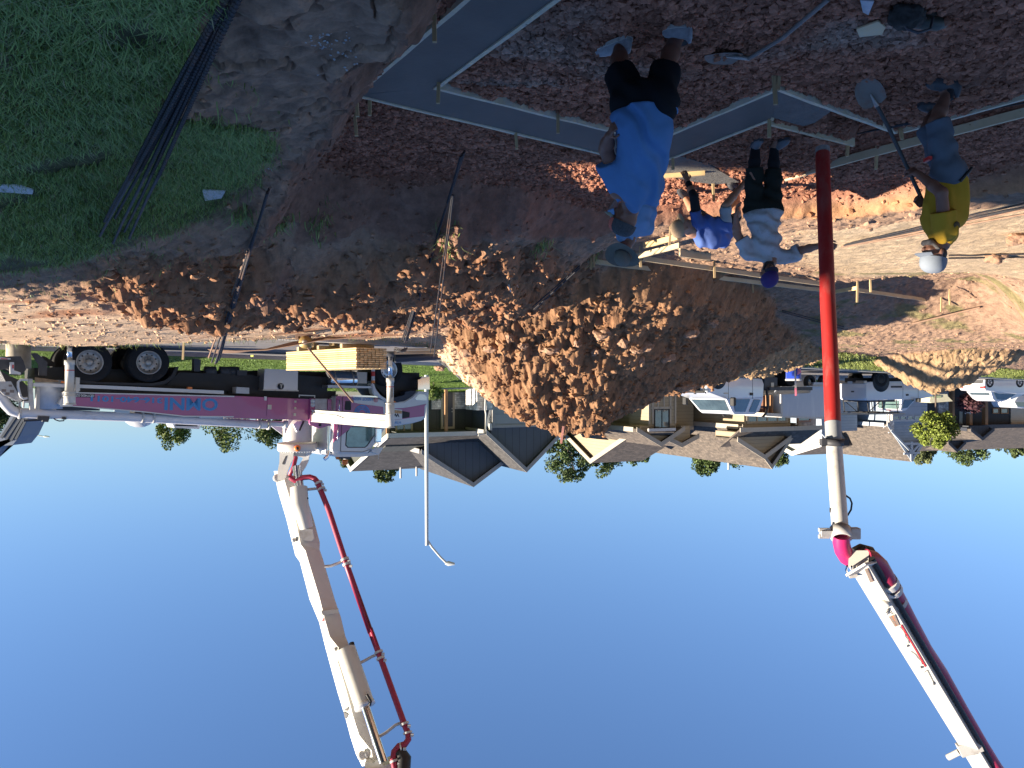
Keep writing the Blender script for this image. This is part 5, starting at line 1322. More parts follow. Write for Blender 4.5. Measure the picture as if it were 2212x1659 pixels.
def tan_house():
 ZT, Z4 = ZR(2240, 1550, 2900, 2212), ZR(2500, 1350, 3300, 2212)
 H = House("house", "tan house with lap siding, brown shingles and many small gables behind the white service truck", 1500, 41, 24)
 ye = -1.4
 e = H.at(ZT(900, 500), ye); rdg = H.atx(ZT(285, 918), e.x); yr, zr = rdg.y, rdg.z
 fc = H.at(Z4(1130, 962), 2.0); xw = fc.x; bk = H.atx(Z4(565, 925), xw)
 xl = H.at(ZT(1640, 600), ye).x
 k = MB(); zlow = e.z - (zr - e.z) / abs(yr - ye) * .4
 bz = H.atx(ZT(110, 745), e.x)
 k.prism([(e.x + .25, ye - .3, H.g), (e.x + .25, 2 * yr - ye, H.g), (e.x + .25, 2 * yr - ye, e.z), (e.x + .25, yr, zr - .25), (e.x + .25, ye - .3, e.z)], (xl - e.x, 0, 0)); w = H.part(k, "wall", M_tan)
 k = MB()
 k.prism([(e.x, ye, e.z), (e.x, yr, zr), (e.x, yr, zr - .2), (e.x, ye, e.z - .2)], (xl - e.x, 0, 0)); k.prism([(e.x, 2 * yr - ye, e.z), (e.x, yr, zr), (e.x, yr, zr - .2), (e.x, 2 * yr - ye, e.z - .2)], (xl - e.x, 0, 0)); r = H.part(k, "roof", M_shing2)
 k = MB()
 for y_ in (ye, 2 * yr - ye): k.prism([(e.x - .03, y_, e.z + .03), (e.x - .03, yr, zr + .03), (e.x - .03, yr, zr - .26), (e.x - .03, y_, e.z - .26)], (.04, 0, 0))
 k.box(((e.x + xl) / 2, ye + .02, e.z - .1), (abs(xl - e.x), .05, .2)); H.part(k, "fascia", M_trimt, r)
 pk = H.at(ZT(1217, 698), .3); eL = H.at(ZT(1505, 470), .3); hw = abs(eL.x - pk.x) - .25
 w3, r3, _ = H.wing(pk.x - hw, pk.x + hw, 0, yr, eL.z + .08, pk.z - .18, M_tan, M_shing2, M_trimt, xp=pk.x, zbot=eL.z - .2)
 b0, b1 = H.at(ZT(1050, 300), 0), H.at(ZT(1412, 300), 0)
 k = MB(); k.box(((b0.x + b1.x) / 2, -.9, (eL.z + H.g) / 2), (abs(b1.x - b0.x), 1.8, eL.z - H.g)); bay = H.part(k, "bay", M_tan)
 H.win(ZT, ((1122, 198), (1326, 455)), .0, M_black, bay, mull=1, fw=.06)
 k = MB()
 for x in (1100, 1175, 1255, 1335): q = H.at(ZT(x, 110), .02); k.box((q.x, .02, q.z - .3), (.07, .05, 1.6))
 q0, q1 = H.at(ZT(1095, 188), .02), H.at(ZT(1350, 188), .02); k.box(((q0.x + q1.x) / 2, .03, q0.z), (abs(q1.x - q0.x) + .1, .05, .12))
 for x in (1060, 1405, 1108, 1340): q = H.at(ZT(x, 320), .03); k.box((q.x, .035, (eL.z - .3 + H.g) / 2), (.10, .04, eL.z - .3 - H.g))
 H.part(k, "trim_board", M_trimt, bay)
 q0, q1, q2, q3 = H.at(ZT(1040, 500), .7), H.at(ZT(1395, 505), .7), H.at(ZT(1350, 556), .05), H.at(ZT(1095, 550), .05)
 k = MB(); k.loft([[q0, q1, q2, q3], [p + Vector((0, 0, -.08)) for p in (q0, q1, q2, q3)]], smooth=False); rs = H.part(k, "bay_roof", M_shing2)
 k = MB(); k.box(((q0.x + q1.x) / 2, .75, q0.z - .08), (abs(q1.x - q0.x), .12, .14)); H.part(k, "gutter", M_trimw, rs)
 p4 = H.at(ZT(1490, 703), -.3); l4 = H.at(ZT(1685, 548), -.3); hw4 = abs(l4.x - p4.x) - .2
 H.wing(p4.x - hw4, p4.x + hw4, -.6, yr, l4.z + .12, p4.z - .16, M_tan, M_shing2, M_trimt, xp=p4.x, zbot=e.z - .3, fascia=False)
 a0, a1 = H.at(ZT(395, 500), ye + 1), H.at(ZT(530, 612), ye - 1)
 k = MB(); k.prism([H.at(ZT(300, 495), -1.2), H.at(ZT(400, 495), -1.2), H.at(ZT(530, 612), -1.4), H.at(ZT(370, 600), -1.4)], (0, -1.5, 0)); H.part(k, "side_roof", M_shing2)
 yf = 2.0
 pf = H.at(Z4(1490, 1375), yf + .3); rb = H.atx(Z4(600, 1285), pf.x)
 x1w = 2 * pf.x - xw
 w5, r5, _ = H.wing(xw + .35, x1w - .35, yf, -10, fc.z + .1, pf.z - .18, M_tan, M_shing2, M_trimt, xp=pf.x, roofname="roof")
 p6 = H.at(Z4(1413, 1268), yf + .9); h6 = abs(H.at(Z4(1145, 1035), yf + .9).x - p6.x)
 H.wing(p6.x - h6, p6.x + h6, yf + .6, yf - 1, H.at(Z4(1145, 1035), yf + .9).z + .1, p6.z - .18, M_tan, M_shing2, M_trimt, xp=p6.x, oh=.15, zbot=fc.z, fascia=False)
 q0, q1 = H.at(Z4(1140, 962), yf + 1.2), H.at(Z4(2040, 950), yf + 1.2)
 k = MB(); k.loft([[(q0.x, yf + 1.2, q0.z), (q1.x, yf + 1.2, q0.z), (q1.x, yf - .3, q0.z + .9), (q0.x, yf - .3, q0.z + .9)], [(q0.x, yf + 1.2, q0.z - .1), (q1.x, yf + 1.2, q0.z - .1), (q1.x, yf - .3, q0.z + .8), (q0.x, yf - .3, q0.z + .8)]], smooth=False); rp = H.part(k, "porch_roof", M_shing2)
 k = MB(); k.box(((q0.x + q1.x) / 2, yf + 1.24, q0.z - .06), (abs(q1.x - q0.x), .06, .22)); H.part(k, "fascia", M_trimt, rp)
 q0, q1 = H.at(Z4(1130, 930), yf + .02), H.at(Z4(1760, 930), yf + .02)
 H.win(Z4, ((1212, 700), (1660, 870)), yf, M_trimt, w5, mull=3, fw=.12)
 k = MB(); p0, p1 = H.at(Z4(1760, 820), yf + .02), H.at(Z4(1960, 930), yf + .02); k.box(((p0.x + p1.x) / 2, yf + .05, (p1.z + H.g) / 2), (abs(p1.x - p0.x), .1, p1.z - H.g)); H.part(k, "brick_wall", brickmat("tan_brick", (.5, .42, .34), (.38, .3, .25), (.4, .36, .32)), w5)
 H.win(Z4, ((1765, 760), (1912, 862)), yf + .1, mat("rust_frame", (.3, .17, .12), rough=.6), w5, mull=0, fw=.1)
 k = MB(); q = H.at(Z4(1018, 1380), -6); k.tube([(q.x, -6, q.z - 1), (q.x, -6, q.z)], .07, 8); H.part(k, "vent_pipe", M_trimw, r)
 return H
def truss_house():
 Z = ZR(3180, 1620, 3700, 2212)
 H = House("house", "blue grey house whose gable shows white truss braces, left of the red hose", 2010, 52, 20)
 yf = 0
 c = H.at(Z(1355, 290), yf + .3); pk = H.at(Z(1745, 850), yf + .3)
 xl = 2 * pk.x - c.x
 w, r, _ = H.wing(c.x + .3, xl - .3, yf, -15, c.z + .1, pk.z - .2, M_grey, M_shing2, M_trimb, xp=pk.x)
 p2 = H.at(Z(1742, 698), yf + .75); q2 = H.at(Z(1360, 300), yf + .75)
 k = MB()
 k.beam(H.at(Z(1610, 540), yf + .36), H.at(Z(1880, 540), yf + .36), .08, .15, up=(0, 0, 1)); k.beam(H.at(Z(1738, 505), yf + .37), H.at(Z(1742, 690), yf + .37), .2, .08, up=(0, 1, 0))
 k.beam(H.at(Z(1612, 708), yf + .36), H.at(Z(1880, 690), yf + .36), .08, .14); k.beam(H.at(Z(1742, 705), yf + .37), H.at(Z(1745, 830), yf + .37), .2, .08, up=(0, 1, 0))
 k.beam(H.at(Z(1745, 690), yf + .38), H.at(Z(1930, 490), yf + .38), .08, .14); k.beam(H.at(Z(1745, 690), yf + .38), H.at(Z(1400, 320), yf + .38), .08, .14)
 H.part(k, "gable_brace", M_trimb, r)
 d0, d1 = H.at(Z(1432, 145), yf + .05), H.at(Z(1900, 145), yf + .05)
 k = MB(); k.box(((d0.x + d1.x) / 2, yf + .05, (d0.z + H.g) / 2), (abs(d1.x - d0.x), .08, d0.z - H.g)); gd = H.part(k, "garage_door", M_garblue, w)
 k = MB(); k.box(((d0.x + d1.x) / 2, yf + .08, d0.z + .05), (abs(d1.x - d0.x) + .2, .1, .12)); H.part(k, "lintel", M_trimb, gd)
 for xx in (1435, 1548, 1672, 1785): H.win(Z, ((xx, 78), (xx + 95, 138)), yf + .1, M_trimb, gd, mull=0, fw=.04)
 k = MB(); q = H.at(Z(1400, 160), yf + .06); k.box((q.x, yf + .05, (c.z + .3 + H.g) / 2), (.42, .1, c.z + .3 - H.g)); H.part(k, "brick_wall", M_brick, w)
 k = MB(); q = H.at(Z(1418, 100), yf + .2); k.box(q, (.14, .16, .4)); H.part(k, "wall_lamp", M_trimw, w)
 k = MB(); k.tube([H.at(Z(1335, 40), yf + .35), H.at(Z(1335, 240), yf + .35), H.at(Z(1280, 255), yf + .2), H.at(Z(1278, 280), yf + .2)], .05, 8); H.part(k, "downspout", M_trimw, w)
 p1 = H.at(Z(240, 120), -2); e1 = H.at(Z(230, 345), -1.7)
 k = MB(); k.box((p1.x + 1.5, -5, (e1.z + H.g) / 2), (3, 6, e1.z - H.g)); H.part(k, "side_wall", M_grey)
 k = MB(); k.beam(H.at(Z(232, 345), -1.6), H.at(Z(380, 500), -1.6), .1, .2); k.beam(H.at(Z(240, 120), -1.6), H.at(Z(250, 350), -1.6), .2, .1, up=(0, 1, 0)); H.part(k, "corner_board", M_trimb)
 k = MB(); a, b = H.atx(Z(735, 285), c.x + .2), None
 a = H.atx(Z(735, 290), c.x + .1); b = H.atx(Z(690, 225), c.x - .3); k.tube([a, b], .025, 6)
 f = thing("flag", "small striped red white and blue flag on the side of the blue grey house", "flag", loc=H.root.matrix_basis @ a)
 k.v = [tuple(H.root.matrix_basis @ Vector(v)) for v in k.v]; k.build("pole", M_trimw, f)
 M_fl = mat("flag_cloth", (.5, .05, .08), rough=.8)
 nt = M_fl.node_tree; N, L = nt.nodes, nt.links; tc = N.new("ShaderNodeTexCoord"); wv = N.new("ShaderNodeTexWave"); wv.inputs["Scale"].default_value = 1.9; wv.bands_direction = 'X'
 L.new(tc.outputs["Object"], wv.inputs["Vector"]); cr = N.new("ShaderNodeValToRGB"); cr.color_ramp.interpolation = 'CONSTANT'; cr.color_ramp.elements[0].color = (.45, .02, .05, 1); cr.color_ramp.elements[1].position = .5; cr.color_ramp.elements[1].color = (.7, .68, .7, 1)
 L.new(wv.outputs["Fac"], cr.inputs[0]); L.new(cr.outputs[0], N["Principled BSDF"].inputs["Base Color"])
 mw = H.root.matrix_basis
 P4 = [mw @ H.atx(Z(x, y), c.x - .3 + i * .02) for i, (x, y) in enumerate(((655, 95), (712, 98), (715, 160), (695, 215), (668, 215), (620, 160)))]
 k = MB(); k.prism(P4, (.02, -.02, 0)); k.build("cloth", M_fl, f)
 P5 = [mw @ H.atx(Z(x, y), c.x - .33) for x, y in ((668, 190), (712, 190), (706, 235), (690, 240))]
 k = MB(); k.prism(P5, (.03, -.03, 0)); k.build("star_field", mat("navy_cloth", (.05, .05, .2), rough=.8, var=.6, scale=30), f)
 return H
def pale_house():
 H = House("house", "pale house end with white trimmed gable, mostly hidden behind the tan house and red hose", 1745, 54, 20)
 e = H.at((1775, 964), .3); rg = H.atx((1711, 983.6), e.x)
 x0 = e.x + .3; yr, zr = rg.y, rg.z
 k = MB(); k.prism([(x0, 0, H.g), (x0, 2 * yr, H.g), (x0, 2 * yr, e.z), (x0, yr, zr - .2), (x0, 0, e.z)], (8, 0, 0)); H.part(k, "wall", M_pale)
 k = MB()
 for y_ in (.3, 2 * yr - .3): k.prism([(e.x, y_, e.z), (e.x, yr, zr), (e.x, yr, zr - .2), (e.x, y_, e.z - .2)], (8.6, 0, 0))
 r = H.part(k, "roof", M_shing2)
 k = MB()
 for y_ in (.3, 2 * yr - .3): k.prism([(e.x - .03, y_, e.z + .03), (e.x - .03, yr, zr + .03), (e.x - .03, yr, zr - .3), (e.x - .03, y_, e.z - .3)], (.04, 0, 0))
 H.part(k, "fascia", M_trimw, r)
def black_house():
 Z = ZR(3600, 1480, 4032, 1991)
 H = House("house", "black house with cedar posts and sunlit beige garage at the left end of the street", 2130, 57, 16)
 ye = 1.0
 e0, e1 = H.at(Z(340, 930), ye), H.at(Z(1991, 940), ye)
 r0 = H.at(Z(1991, 1310), -7); zr = r0.z; yr = -7
 xa, xb = H.at(Z(200, 930), ye).x, e1.x + 9
 k = MB(); k.prism([(xa + .4, 0, H.g), (xa + .4, 2 * yr, H.g), (xa + .4, 2 * yr, e1.z), (xa + .4, yr, zr - .25), (xa + .4, 0, e1.z + .2)], (xb - xa, 0, 0)); w = H.part(k, "wall", M_char)
 k = MB(); k.prism([(xa, ye, e1.z), (xa, yr, zr), (xa, yr, zr - .2), (xa, ye, e1.z - .2)], (xb - xa + .8, 0, 0)); k.prism([(xa, 2 * yr - ye, e1.z), (xa, yr, zr), (xa, yr, zr - .2), (xa, 2 * yr - ye, e1.z - .2)], (xb - xa + .8, 0, 0)); r = H.part(k, "roof", M_shing2)
 k = MB(); k.box(((xa + xb) / 2, ye + .03, e1.z - .14), (xb - xa, .06, .26)); H.part(k, "fascia", M_door, r)
 pk = H.at(Z(1240, 1152), ye + .9); l = H.at(Z(1050, 925), ye + .9); hw = abs(l.x - pk.x)
 H.wing(pk.x - hw, pk.x + hw, ye + .6, -3, e1.z, pk.z - .1, M_char, M_shing2, M_door, xp=pk.x, oh=.1, zbot=e1.z - .25)
 p2 = H.at(Z(778, 1370), -3); l2 = H.at(Z(640, 1215), -3); h2 = abs(l2.x - p2.x)
 H.wing(p2.x - h2, p2.x + h2, -3.3, -9, l2.z, p2.z - .1, M_char, M_shing2, M_door, xp=p2.x, oh=.1, zbot=e1.z)
 k = MB(); q0, q1 = H.at(Z(200, 1210), -4.5), H.at(Z(635, 1210), -4.5); k.box(((q0.x + q1.x) / 2, -5, q0.z - .4), (abs(q1.x - q0.x), 1.5, 1.2)); H.part(k, "dormer_wall", M_pale)
 q0, q1 = H.at(Z(1740, 590), .02), H.at(Z(1991, 920), .02)
 k = MB(); k.box((q0.x + 3, .05, (q1.z + H.g) / 2), (6, .08, q1.z - H.g)); gd = H.part(k, "garage_door", M_garb, w)
 for x0, x1 in ((1415, 1535), (1562, 1702)):
  H.win(Z, ((x0, 585), (x1, 685)), .03, M_cedar, w, mull=0, fw=.07)
 k = MB()
 for x0, x1 in ((1000, 1042), (1285, 1325), (690, 720)):
  p0, p1 = H.at(Z(x0, 700), .9), H.at(Z(x1, 700), .9); k.box(((p0.x + p1.x) / 2, .8, (e1.z - .2 + H.g) / 2), (abs(p1.x - p0.x) + .05, .3, e1.z - .2 - H.g))
 H.part(k, "post", M_cedar, split=True)
 k = MB(); p0, p1 = H.at(Z(812, 640), .03), H.at(Z(868, 900), .03); k.box(((p0.x + p1.x) / 2, .04, (p0.z + p1.z) / 2), (abs(p1.x - p0.x), .06, abs(p1.z - p0.z))); H.part(k, "door_glass", mat("frosted_glass", (.25, .3, .3), rough=.3), w)
 k = MB(); p0 = H.at(Z(500, 700), .05); k.box((p0.x, .1, (e1.z - .3 + H.g) / 2), (.9, .2, e1.z - .3 - H.g)); H.part(k, "brick_wall", M_brick, w)
 for pts in (((910, 690), (985, 690), (1000, 530), (960, 520)), ((1045, 620), (1060, 625), (1080, 530), (1040, 520))):
  pass
 mw = H.root.matrix_basis
 for (x0, x1, lb) in ((925, 990, "white step ladder leaning at the cedar post of the black house, nearer the door"), (1040, 1078, "white step ladder against the cedar post of the black house, nearer the garage")):
  a, b = H.at(Z(x0, 690 if x0 < 1000 else 625), 1.6), H.at(Z(x1, 525), 1.9)
  t = thing("step_ladder", lb, "ladder", loc=mw @ Vector((b.x, 1.9, b.z)))
  k = MB(); wdt = .4
  for s in (0, wdt): k.beam(mw @ (a + Vector((s, 0, 0))), mw @ (Vector((b.x, 1.9, b.z)) + Vector((s, 0, 0))), .05, .08)
  k.build("rail", M_trimw, t)
  k = MB()
  for i in range(5):
   c = a.lerp(Vector((b.x, 1.9, b.z)), (i + .7) / 5.5); k.beam(mw @ c, mw @ (c + Vector((wdt, 0, 0))), .05, .06)
  k.build("rung", M_trimw, t)
def shadow_house():
 """unseen house added right of the lot just outside the frame to throw the long shadow over the pit"""
 t = thing("house", "unseen house added right of the lot so that its long shadow covers the pit", "house", loc=(20.5, 3, -.9))
 k = MB(); k.prism([(17, -8, -1.2), (26, -8, -1.2), (26, -8, 4.4), (21.5, -8, 7.4), (17, -8, 4.4)], (0, 11.3, 0)); k.build("wall", M_tan, t)  # unseen block, height and length set by the reach of its shadow
 k = MB()
 for s in (-1, 1): k.prism([(21.5, -8.4, 7.5), (21.5 + s * 5.0, -8.4, 4.15), (21.5 + s * 5.0, -8.4, 4.3), (21.5, -8.4, 7.7)], (0, 11.9, 0))
 k.build("roof", M_shing2, t, split=False)
dark_house(); tan_house(); truss_house(); pale_house(); black_house(); shadow_house()
# ================================================================ footing, forms, stakes, rods, lumber
def ghit(px, py, d0=2.5, d1=60):
 """where the measuring ray meets the land"""
 Ds = np.geomspace(d0, d1, 700)
 X = (CX_ - px) / F_ * Ds; Z = (py - CY_) / F_ * Ds
 h = full_land(X, Ds)['z']
 i = int(np.argmax(Z < h))
 return Vector((X[i], Ds[i], float(h[i])))
M_conc = mat("fresh_concrete", (.118, .110, .098), rough=.55, spec=.3, var=.16, scale=1.6, bump=.15, bscale=25)
M_conc2 = mat("rough_concrete", (.13, .125, .115), rough=.7, var=.2, scale=6, bump=1.0, bscale=22)
M_wood = mat("form_lumber", (.56, .44, .27), rough=.75, var=.16, scale=2.5, dirt=(.33, .33, .31), dirt_amt=.3, dscale=5, stretch=(1, 1, 1))
M_woodcr = mat("form_lumber_crusted", (.66, .56, .38), rough=.85, var=.2, scale=8, dirt=(.48, .47, .43), dirt_amt=.6, dscale=12, bump=.5, bscale=40)
M_stake = mat("stake_wood", (.50, .36, .19), rough=.8, var=.2, scale=5, stretch=(5, 5, .6))
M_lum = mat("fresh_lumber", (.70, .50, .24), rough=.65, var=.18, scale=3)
M_rebar = mat("rebar", (.035, .035, .04), rough=.6, metal=.5, dirt=(.18, .08, .04), dirt_amt=.35, dscale=3, bump=.6, bscale=60)
M_rust = mat("rusty_rod", (.24, .15, .10), rough=.75, dirt=(.12, .06, .04), dirt_amt=.5, dscale=5)
FT = -2.62
for _m in (M_lum, M_stake, M_wood):
 N, Lk = _m.node_tree.nodes, _m.node_tree.links; b_ = N["Principled BSDF"]; src = b_.inputs["Base Color"].links[0].from_socket
 oi = N.new("ShaderNodeObjectInfo"); mr = N.new("ShaderNodeMapRange"); mr.inputs[3].default_value = .72; mr.inputs[4].default_value = 1.15; Lk.new(oi.outputs["Random"], mr.inputs[0])
 sc_ = N.new("ShaderNodeVectorMath"); sc_.operation = 'SCALE'; Lk.new(src, sc_.inputs[0]); Lk.new(mr.outputs[0], sc_.inputs["Scale"]); Lk.new(sc_.outputs[0], b_.inputs["Base Color"])
def footing():
 t = thing("concrete_footing", "smooth grey freshly poured concrete strip zigzagging through the pit", "footing", loc=(0, 7, FT))
 def g(p): return UG(p[0], p[1], FT)
 def strip(near, far, m, name, zt=0.0):
  k = MB(); n = len(near)
  a = [g(p) + Vector((0, 0, zt)) for p in near]; b = [g(p) + Vector((0, 0, zt)) for p in far]
  rows = []
  for i in range(n - 1):
   for s in range(12): rows.append((a[i].lerp(a[i + 1], s / 12), b[i].lerp(b[i + 1], s / 12)))
  rows.append((a[-1], b[-1]))
  vs, fs = [], []
  for i, (p, q) in enumerate(rows):
   for j in range(7): vs.append(p.lerp(q, j / 6) + Vector((0, 0, .003 * mnoise.noise(p.lerp(q, j / 6) * 3))))
  for i in range(len(rows) - 1):
   for j in range(6): fs.append((i * 7 + j, (i + 1) * 7 + j, (i + 1) * 7 + j + 1, i * 7 + j + 1))
  nb = len(vs)
  k.add(vs, fs, True)
  ring = [r[0] for r in rows] + [r[1] for r in rows[::-1]]
  lo = [p - Vector((0, 0, .22)) for p in ring]; n2 = len(ring)
  k.add(ring + lo, [(i, (i + 1) % n2, n2 + (i + 1) % n2, n2 + i) for i in range(n2)])
  return k.build(name, m, t, split=False)
 strip([(1370, -130), (936, 190)], [(1163, -130), (774, 205)], M_conc, "slab")
 strip([(936, 190), (1413, 307)], [(774, 205), (1408, 356)], M_conc, "slab")
 strip([(1413, 307), (1679, 195)], [(1408, 356), (1666, 256)], M_conc, "slab")
 strip([(1679, 195), (1770, 227), (1800, 240)], [(1666, 256), (1735, 275), (1760, 268)], M_conc2, "slab", -.012)
 strip([(1415, 348), (1463, 339), (1533, 360), (1597, 397)], [(1412, 372), (1440, 383), (1500, 396), (1545, 402)], M_conc2, "slab", -.02)
footing()
_bn = [0]
def board(p0, p1, label, z=FT, th=.038, h=.089, m=None, group="form boards along the footing", over=.012, name="form_board", ext=0.0, side=0):
 """2x4 on edge; p0, p1 pixels of its top edge"""
 a = UG(*p0, z) if len(p0) == 2 else U(*p0); b = UG(*p1, z) if len(p1) == 2 else U(*p1)
 d = (b - a).normalized(); a = a - d * ext; b = b + d * ext
 c = (a + b) / 2 + Vector((0, 0, over - h / 2))
 s = Vector((d.y, -d.x, 0)).normalized() * (side * th / 2)
 t = thing(name, label, "board", loc=c + s, group=group)
 L = (b - a).length
 k = MB(); n = max(2, int(L / .25)); rg = random.Random(hash(label) % 999)
 rings = []
 for i in range(n + 1):
  q = a.lerp(b, i / n) + s + Vector((0, 0, over)) + Vector((0, 0, rg.uniform(-.003, .003)))
  w = Vector((-d.y, d.x, 0)).normalized() * (th / 2 + rg.uniform(-.002, .002))
  rings.append([q - w, q + w, q + w - Vector((0, 0, h)), q - w - Vector((0, 0, h))])
 k.loft(rings, smooth=False)
 o = k.build("plank", m or M_woodcr, t)
 o.parent = None; o.matrix_world = Matrix.Translation(t.location)
 bpy.data.objects.remove(t)
 o.name = name; setp(o, label, "board", group)
 return o
board((1370, -130), (936, 190), "crusted form board on the inner edge of the widest concrete strip", side=-1)
board((1163, -130), (774, 205), "crusted form board on the outer edge of the widest concrete strip", side=1)
board((774, 205), (1408, 356), "long form board on the far edge of the concrete strip, facing the dark bank", side=1)
board((936, 190), (1413, 307), "form board on the near edge of the long strip, ending at the blue shirt", side=-1)
board((1408, 356), (1666, 256), "form board on the far side of the strip beyond the big man in blue", side=1)
board((1413, 307), (1679, 195), "form board on the strip's near side between blue shirt and corner stakes", side=-1)
board((1679, 195), (1932, 288), "form board from the corner stakes down to the shovel handle", side=-1)
board((1666, 266), (1847, 313), "pale form board with splashed concrete ending in mid trench near the hose mouth", side=1, m=M_wood)
board((2290, 190), (1950, 284), "half buried near board of the open trench beside the man in yellow", side=-1)
board((2290, 231), (1793, 362), "long clean form board crossing in front of the man in yellow, partly sunlit", m=M_wood, side=1)
board((1793, 362), (1691, 392), "short sunlit form board between the hose and the white shirted man's legs", m=M_wood, side=1)
board((1434, 383), (1523, 376), "short sunlit board under the hand of the crouching man", z=FT + .02, m=M_lum, h=.10)
G2 = -2.28
board((1270, 567), (1434, 588), "far form board starting beside the weeds left of the straw hat", z=G2, m=M_wood, group="form boards of the far trench")
board((1434, 588), (1640, 614), "far form board passing behind the crouching man to the dark cap", z=G2, m=M_wood, group="form boards of the far trench")
board((1640, 614), (1805, 633), "far form board between the dark cap and the red hose", z=G2, m=M_wood, group="form boards of the far trench")
board((1387, 562), (1641, 598), "near form board of the far trench, thin line behind the straw hat", z=G2, m=M_wood, group="form boards of the far trench")
board((1641, 598), (1790, 618), "near form board of the far trench, beside the dark cap toward the hose", z=G2, m=M_wood, group="form boards of the far trench")
board((1375, 558), (1468, 534), "cross form board between the straw hat and the crouching man", z=G2 + .02, m=M_wood, group="form boards of the far trench")
board((1391, 535), (1465, 516), "sunlit cross form board just behind the tan cap", z=G2, m=M_lum, group="form boards of the far trench")
board((1805, 633), (1852, 625), "short bright form board just right of the red hose in the distance", z=G2, m=M_lum, group="form boards of the far trench")
board((1852, 629), (2033, 655), "shaded far form board between the hose and the corner of the lot", z=G2 - .02, m=M_wood, group="form boards of the far trench")
board((2033, 653), (2172, 641), "bright far form board nearest to the second soil heap", z=G2 - .02, m=M_lum, group="form boards of the far trench")
board((1468, 553), (1534, 561), "wide plywood form panel behind the crouching man's back", z=G2 + .0, m=M_wood, h=.22, group="form boards of the far trench")
board((501, 707), (690, 722), "long dark plank lying on the sandy strip before the lumber stack", z=-1.0, m=mat("dark_plank", (.16, .11, .07), rough=.8, var=.3), h=.05, th=.2, group="loose boards on the sand")
STK = [(937, 21, 93, "stake in front of the widest concrete strip, nearest to the viewer"), (948, 179, 225, "stake at the inside corner of the concrete strip"), (799, 215, 250, "short stake just outside the far corner of the strip"),
  (768, 196, 252, "grey leaning stake at the outermost corner of the strip"), (766, 255, 294, "stake set apart in the clods beyond the outermost corner"), (1113, 287, 323, "stake on the far side of the long strip, midway to the dark bank"),
  (1205, 252, 287, "stake on the near side of the long strip, left of the blue shirt"), (1671, 171, 227, "taller of the two stakes at the near corner"), (1683, 171, 193, "shorter stake touching the tall one at the near corner"),
  (1662, 258, 297, "stake behind the pale board that ends in mid trench"), (1832, 313, 339, "stake at the loose end of the pale board"), (1894, 335, 366, "sunlit stake under the long clean board"),
  (1944, 284, 302, "small stake between shovel handle and grey trousers"), (1453, 340, 366, "sunlit stake beside the big man's shoulder"), (1540, 400, 435, "stake in front of the crouching man's arms"),
  (1277, 566, 582, "stake at the near end of the far trench"), (1283, 560, 577, "second stake at the near end of the far trench"), (1382, 561, 577, "stake right behind the straw hat"), (1464, 594, 610, "stake below the crouching man in the far trench"),
  (1543, 582, 600, "stake behind the crouching man's back in the far trench"), (1626, 615, 632, "stake next to the dark cap"), (1448, 506, 530, "stake directly behind the tan cap"), (1880, 616, 631, "bright stake on the far board left of the lot corner"),
  (1852, 622, 653, "tall bright stake at the bend of the far boards"), (1981, 660, 677, "stake in the dark hollow of the far bank"), (2013, 655, 672, "stake near the far corner of the boards"), (2033, 650, 674, "stake at the far corner where shaded and bright boards meet"),
  (2051, 645, 659, "stake on the bright far board"), (2063, 658, 674, "stake behind the bright far board"), (2147, 728, 752, "lone bright stake before the second soil heap"), (397, 743, 777, "lone wooden stake on the street edge before the truck's rear wheels")]
for x, yb, yt, lab in STK:
 if yb > 700: q = U(x, yb, 16.2 if x < 1000 else 26.0)
 else: q = UG(x, yb, FT if yb < 450 else G2)
 top = U(x, yt, q.y)
 k = MB(); w = .03 if q.y < 12 else .038
 bot = Vector((q.x, q.y, q.z - .25)); lean = Vector((random.uniform(-.02, .02), random.uniform(-.02, .02), 0))
 k.loft([[bot + Vector((dx * w * .5, dy * w * .5, 0)) for dx, dy in ((-.5, -.5), (.5, -.5), (.5, .5), (-.5, .5))], [q + Vector((dx * w, dy * w, -.05)) for dx, dy in ((-.5, -.5), (.5, -.5), (.5, .5), (-.5, .5))],
   [top + lean + Vector((dx * w, dy * w, 0)) for dx, dy in ((-.5, -.5), (.5, -.5), (.5, .5), (-.5, .5))]], smooth=False)
 o = k.build("stake", M_stake); setp(o, lab, "stake", "wooden stakes holding the forms")
def rod(p, q, label, r=.008, m=None, group="reinforcing bars", sag=0.0, name="rebar", n=8, wob=.004):
 d = (q - p); k = MB(); rg = random.Random(hash(label) & 0xfff)
 pts = [p + d * (i / n) + Vector((rg.uniform(-wob, wob), rg.uniform(-wob, wob), -sag * math.sin(math.pi * i / n) + rg.uniform(-wob, wob))) for i in range(n + 1)]
 k.tube(pts, r, 7)
 if r > .0075:
  L_ = d.length; u = d.normalized()
  for i in range(int(L_ / .035)):
   c = p + d * (i * .035 / L_)
   if c.y > 5.2: break
   j = min(n - 1, int(i * .035 / L_ * n)); f = i * .035 / L_ * n - j; c = pts[j].lerp(pts[j + 1], f)
   k.tube([c - u * .003, c + u * .003], r * 1.22, 7)
 k2 = k.build(name, m or M_rebar); setp(k2, label, "rebar", group)
 return k2
GR = "bars of the bundle lying on the grass"
ends = [(225, 478), (215, 511), (248, 471), (244, 526), (269, 501), (279, 515)]
words = ["whose tip lies second from the picture edge", "whose tip lies nearest the picture edge", "with the nearest tip of the bundle", "with the farthest reaching tip", "between the farthest tip and the inner bar", "lying on the side toward the pit"]
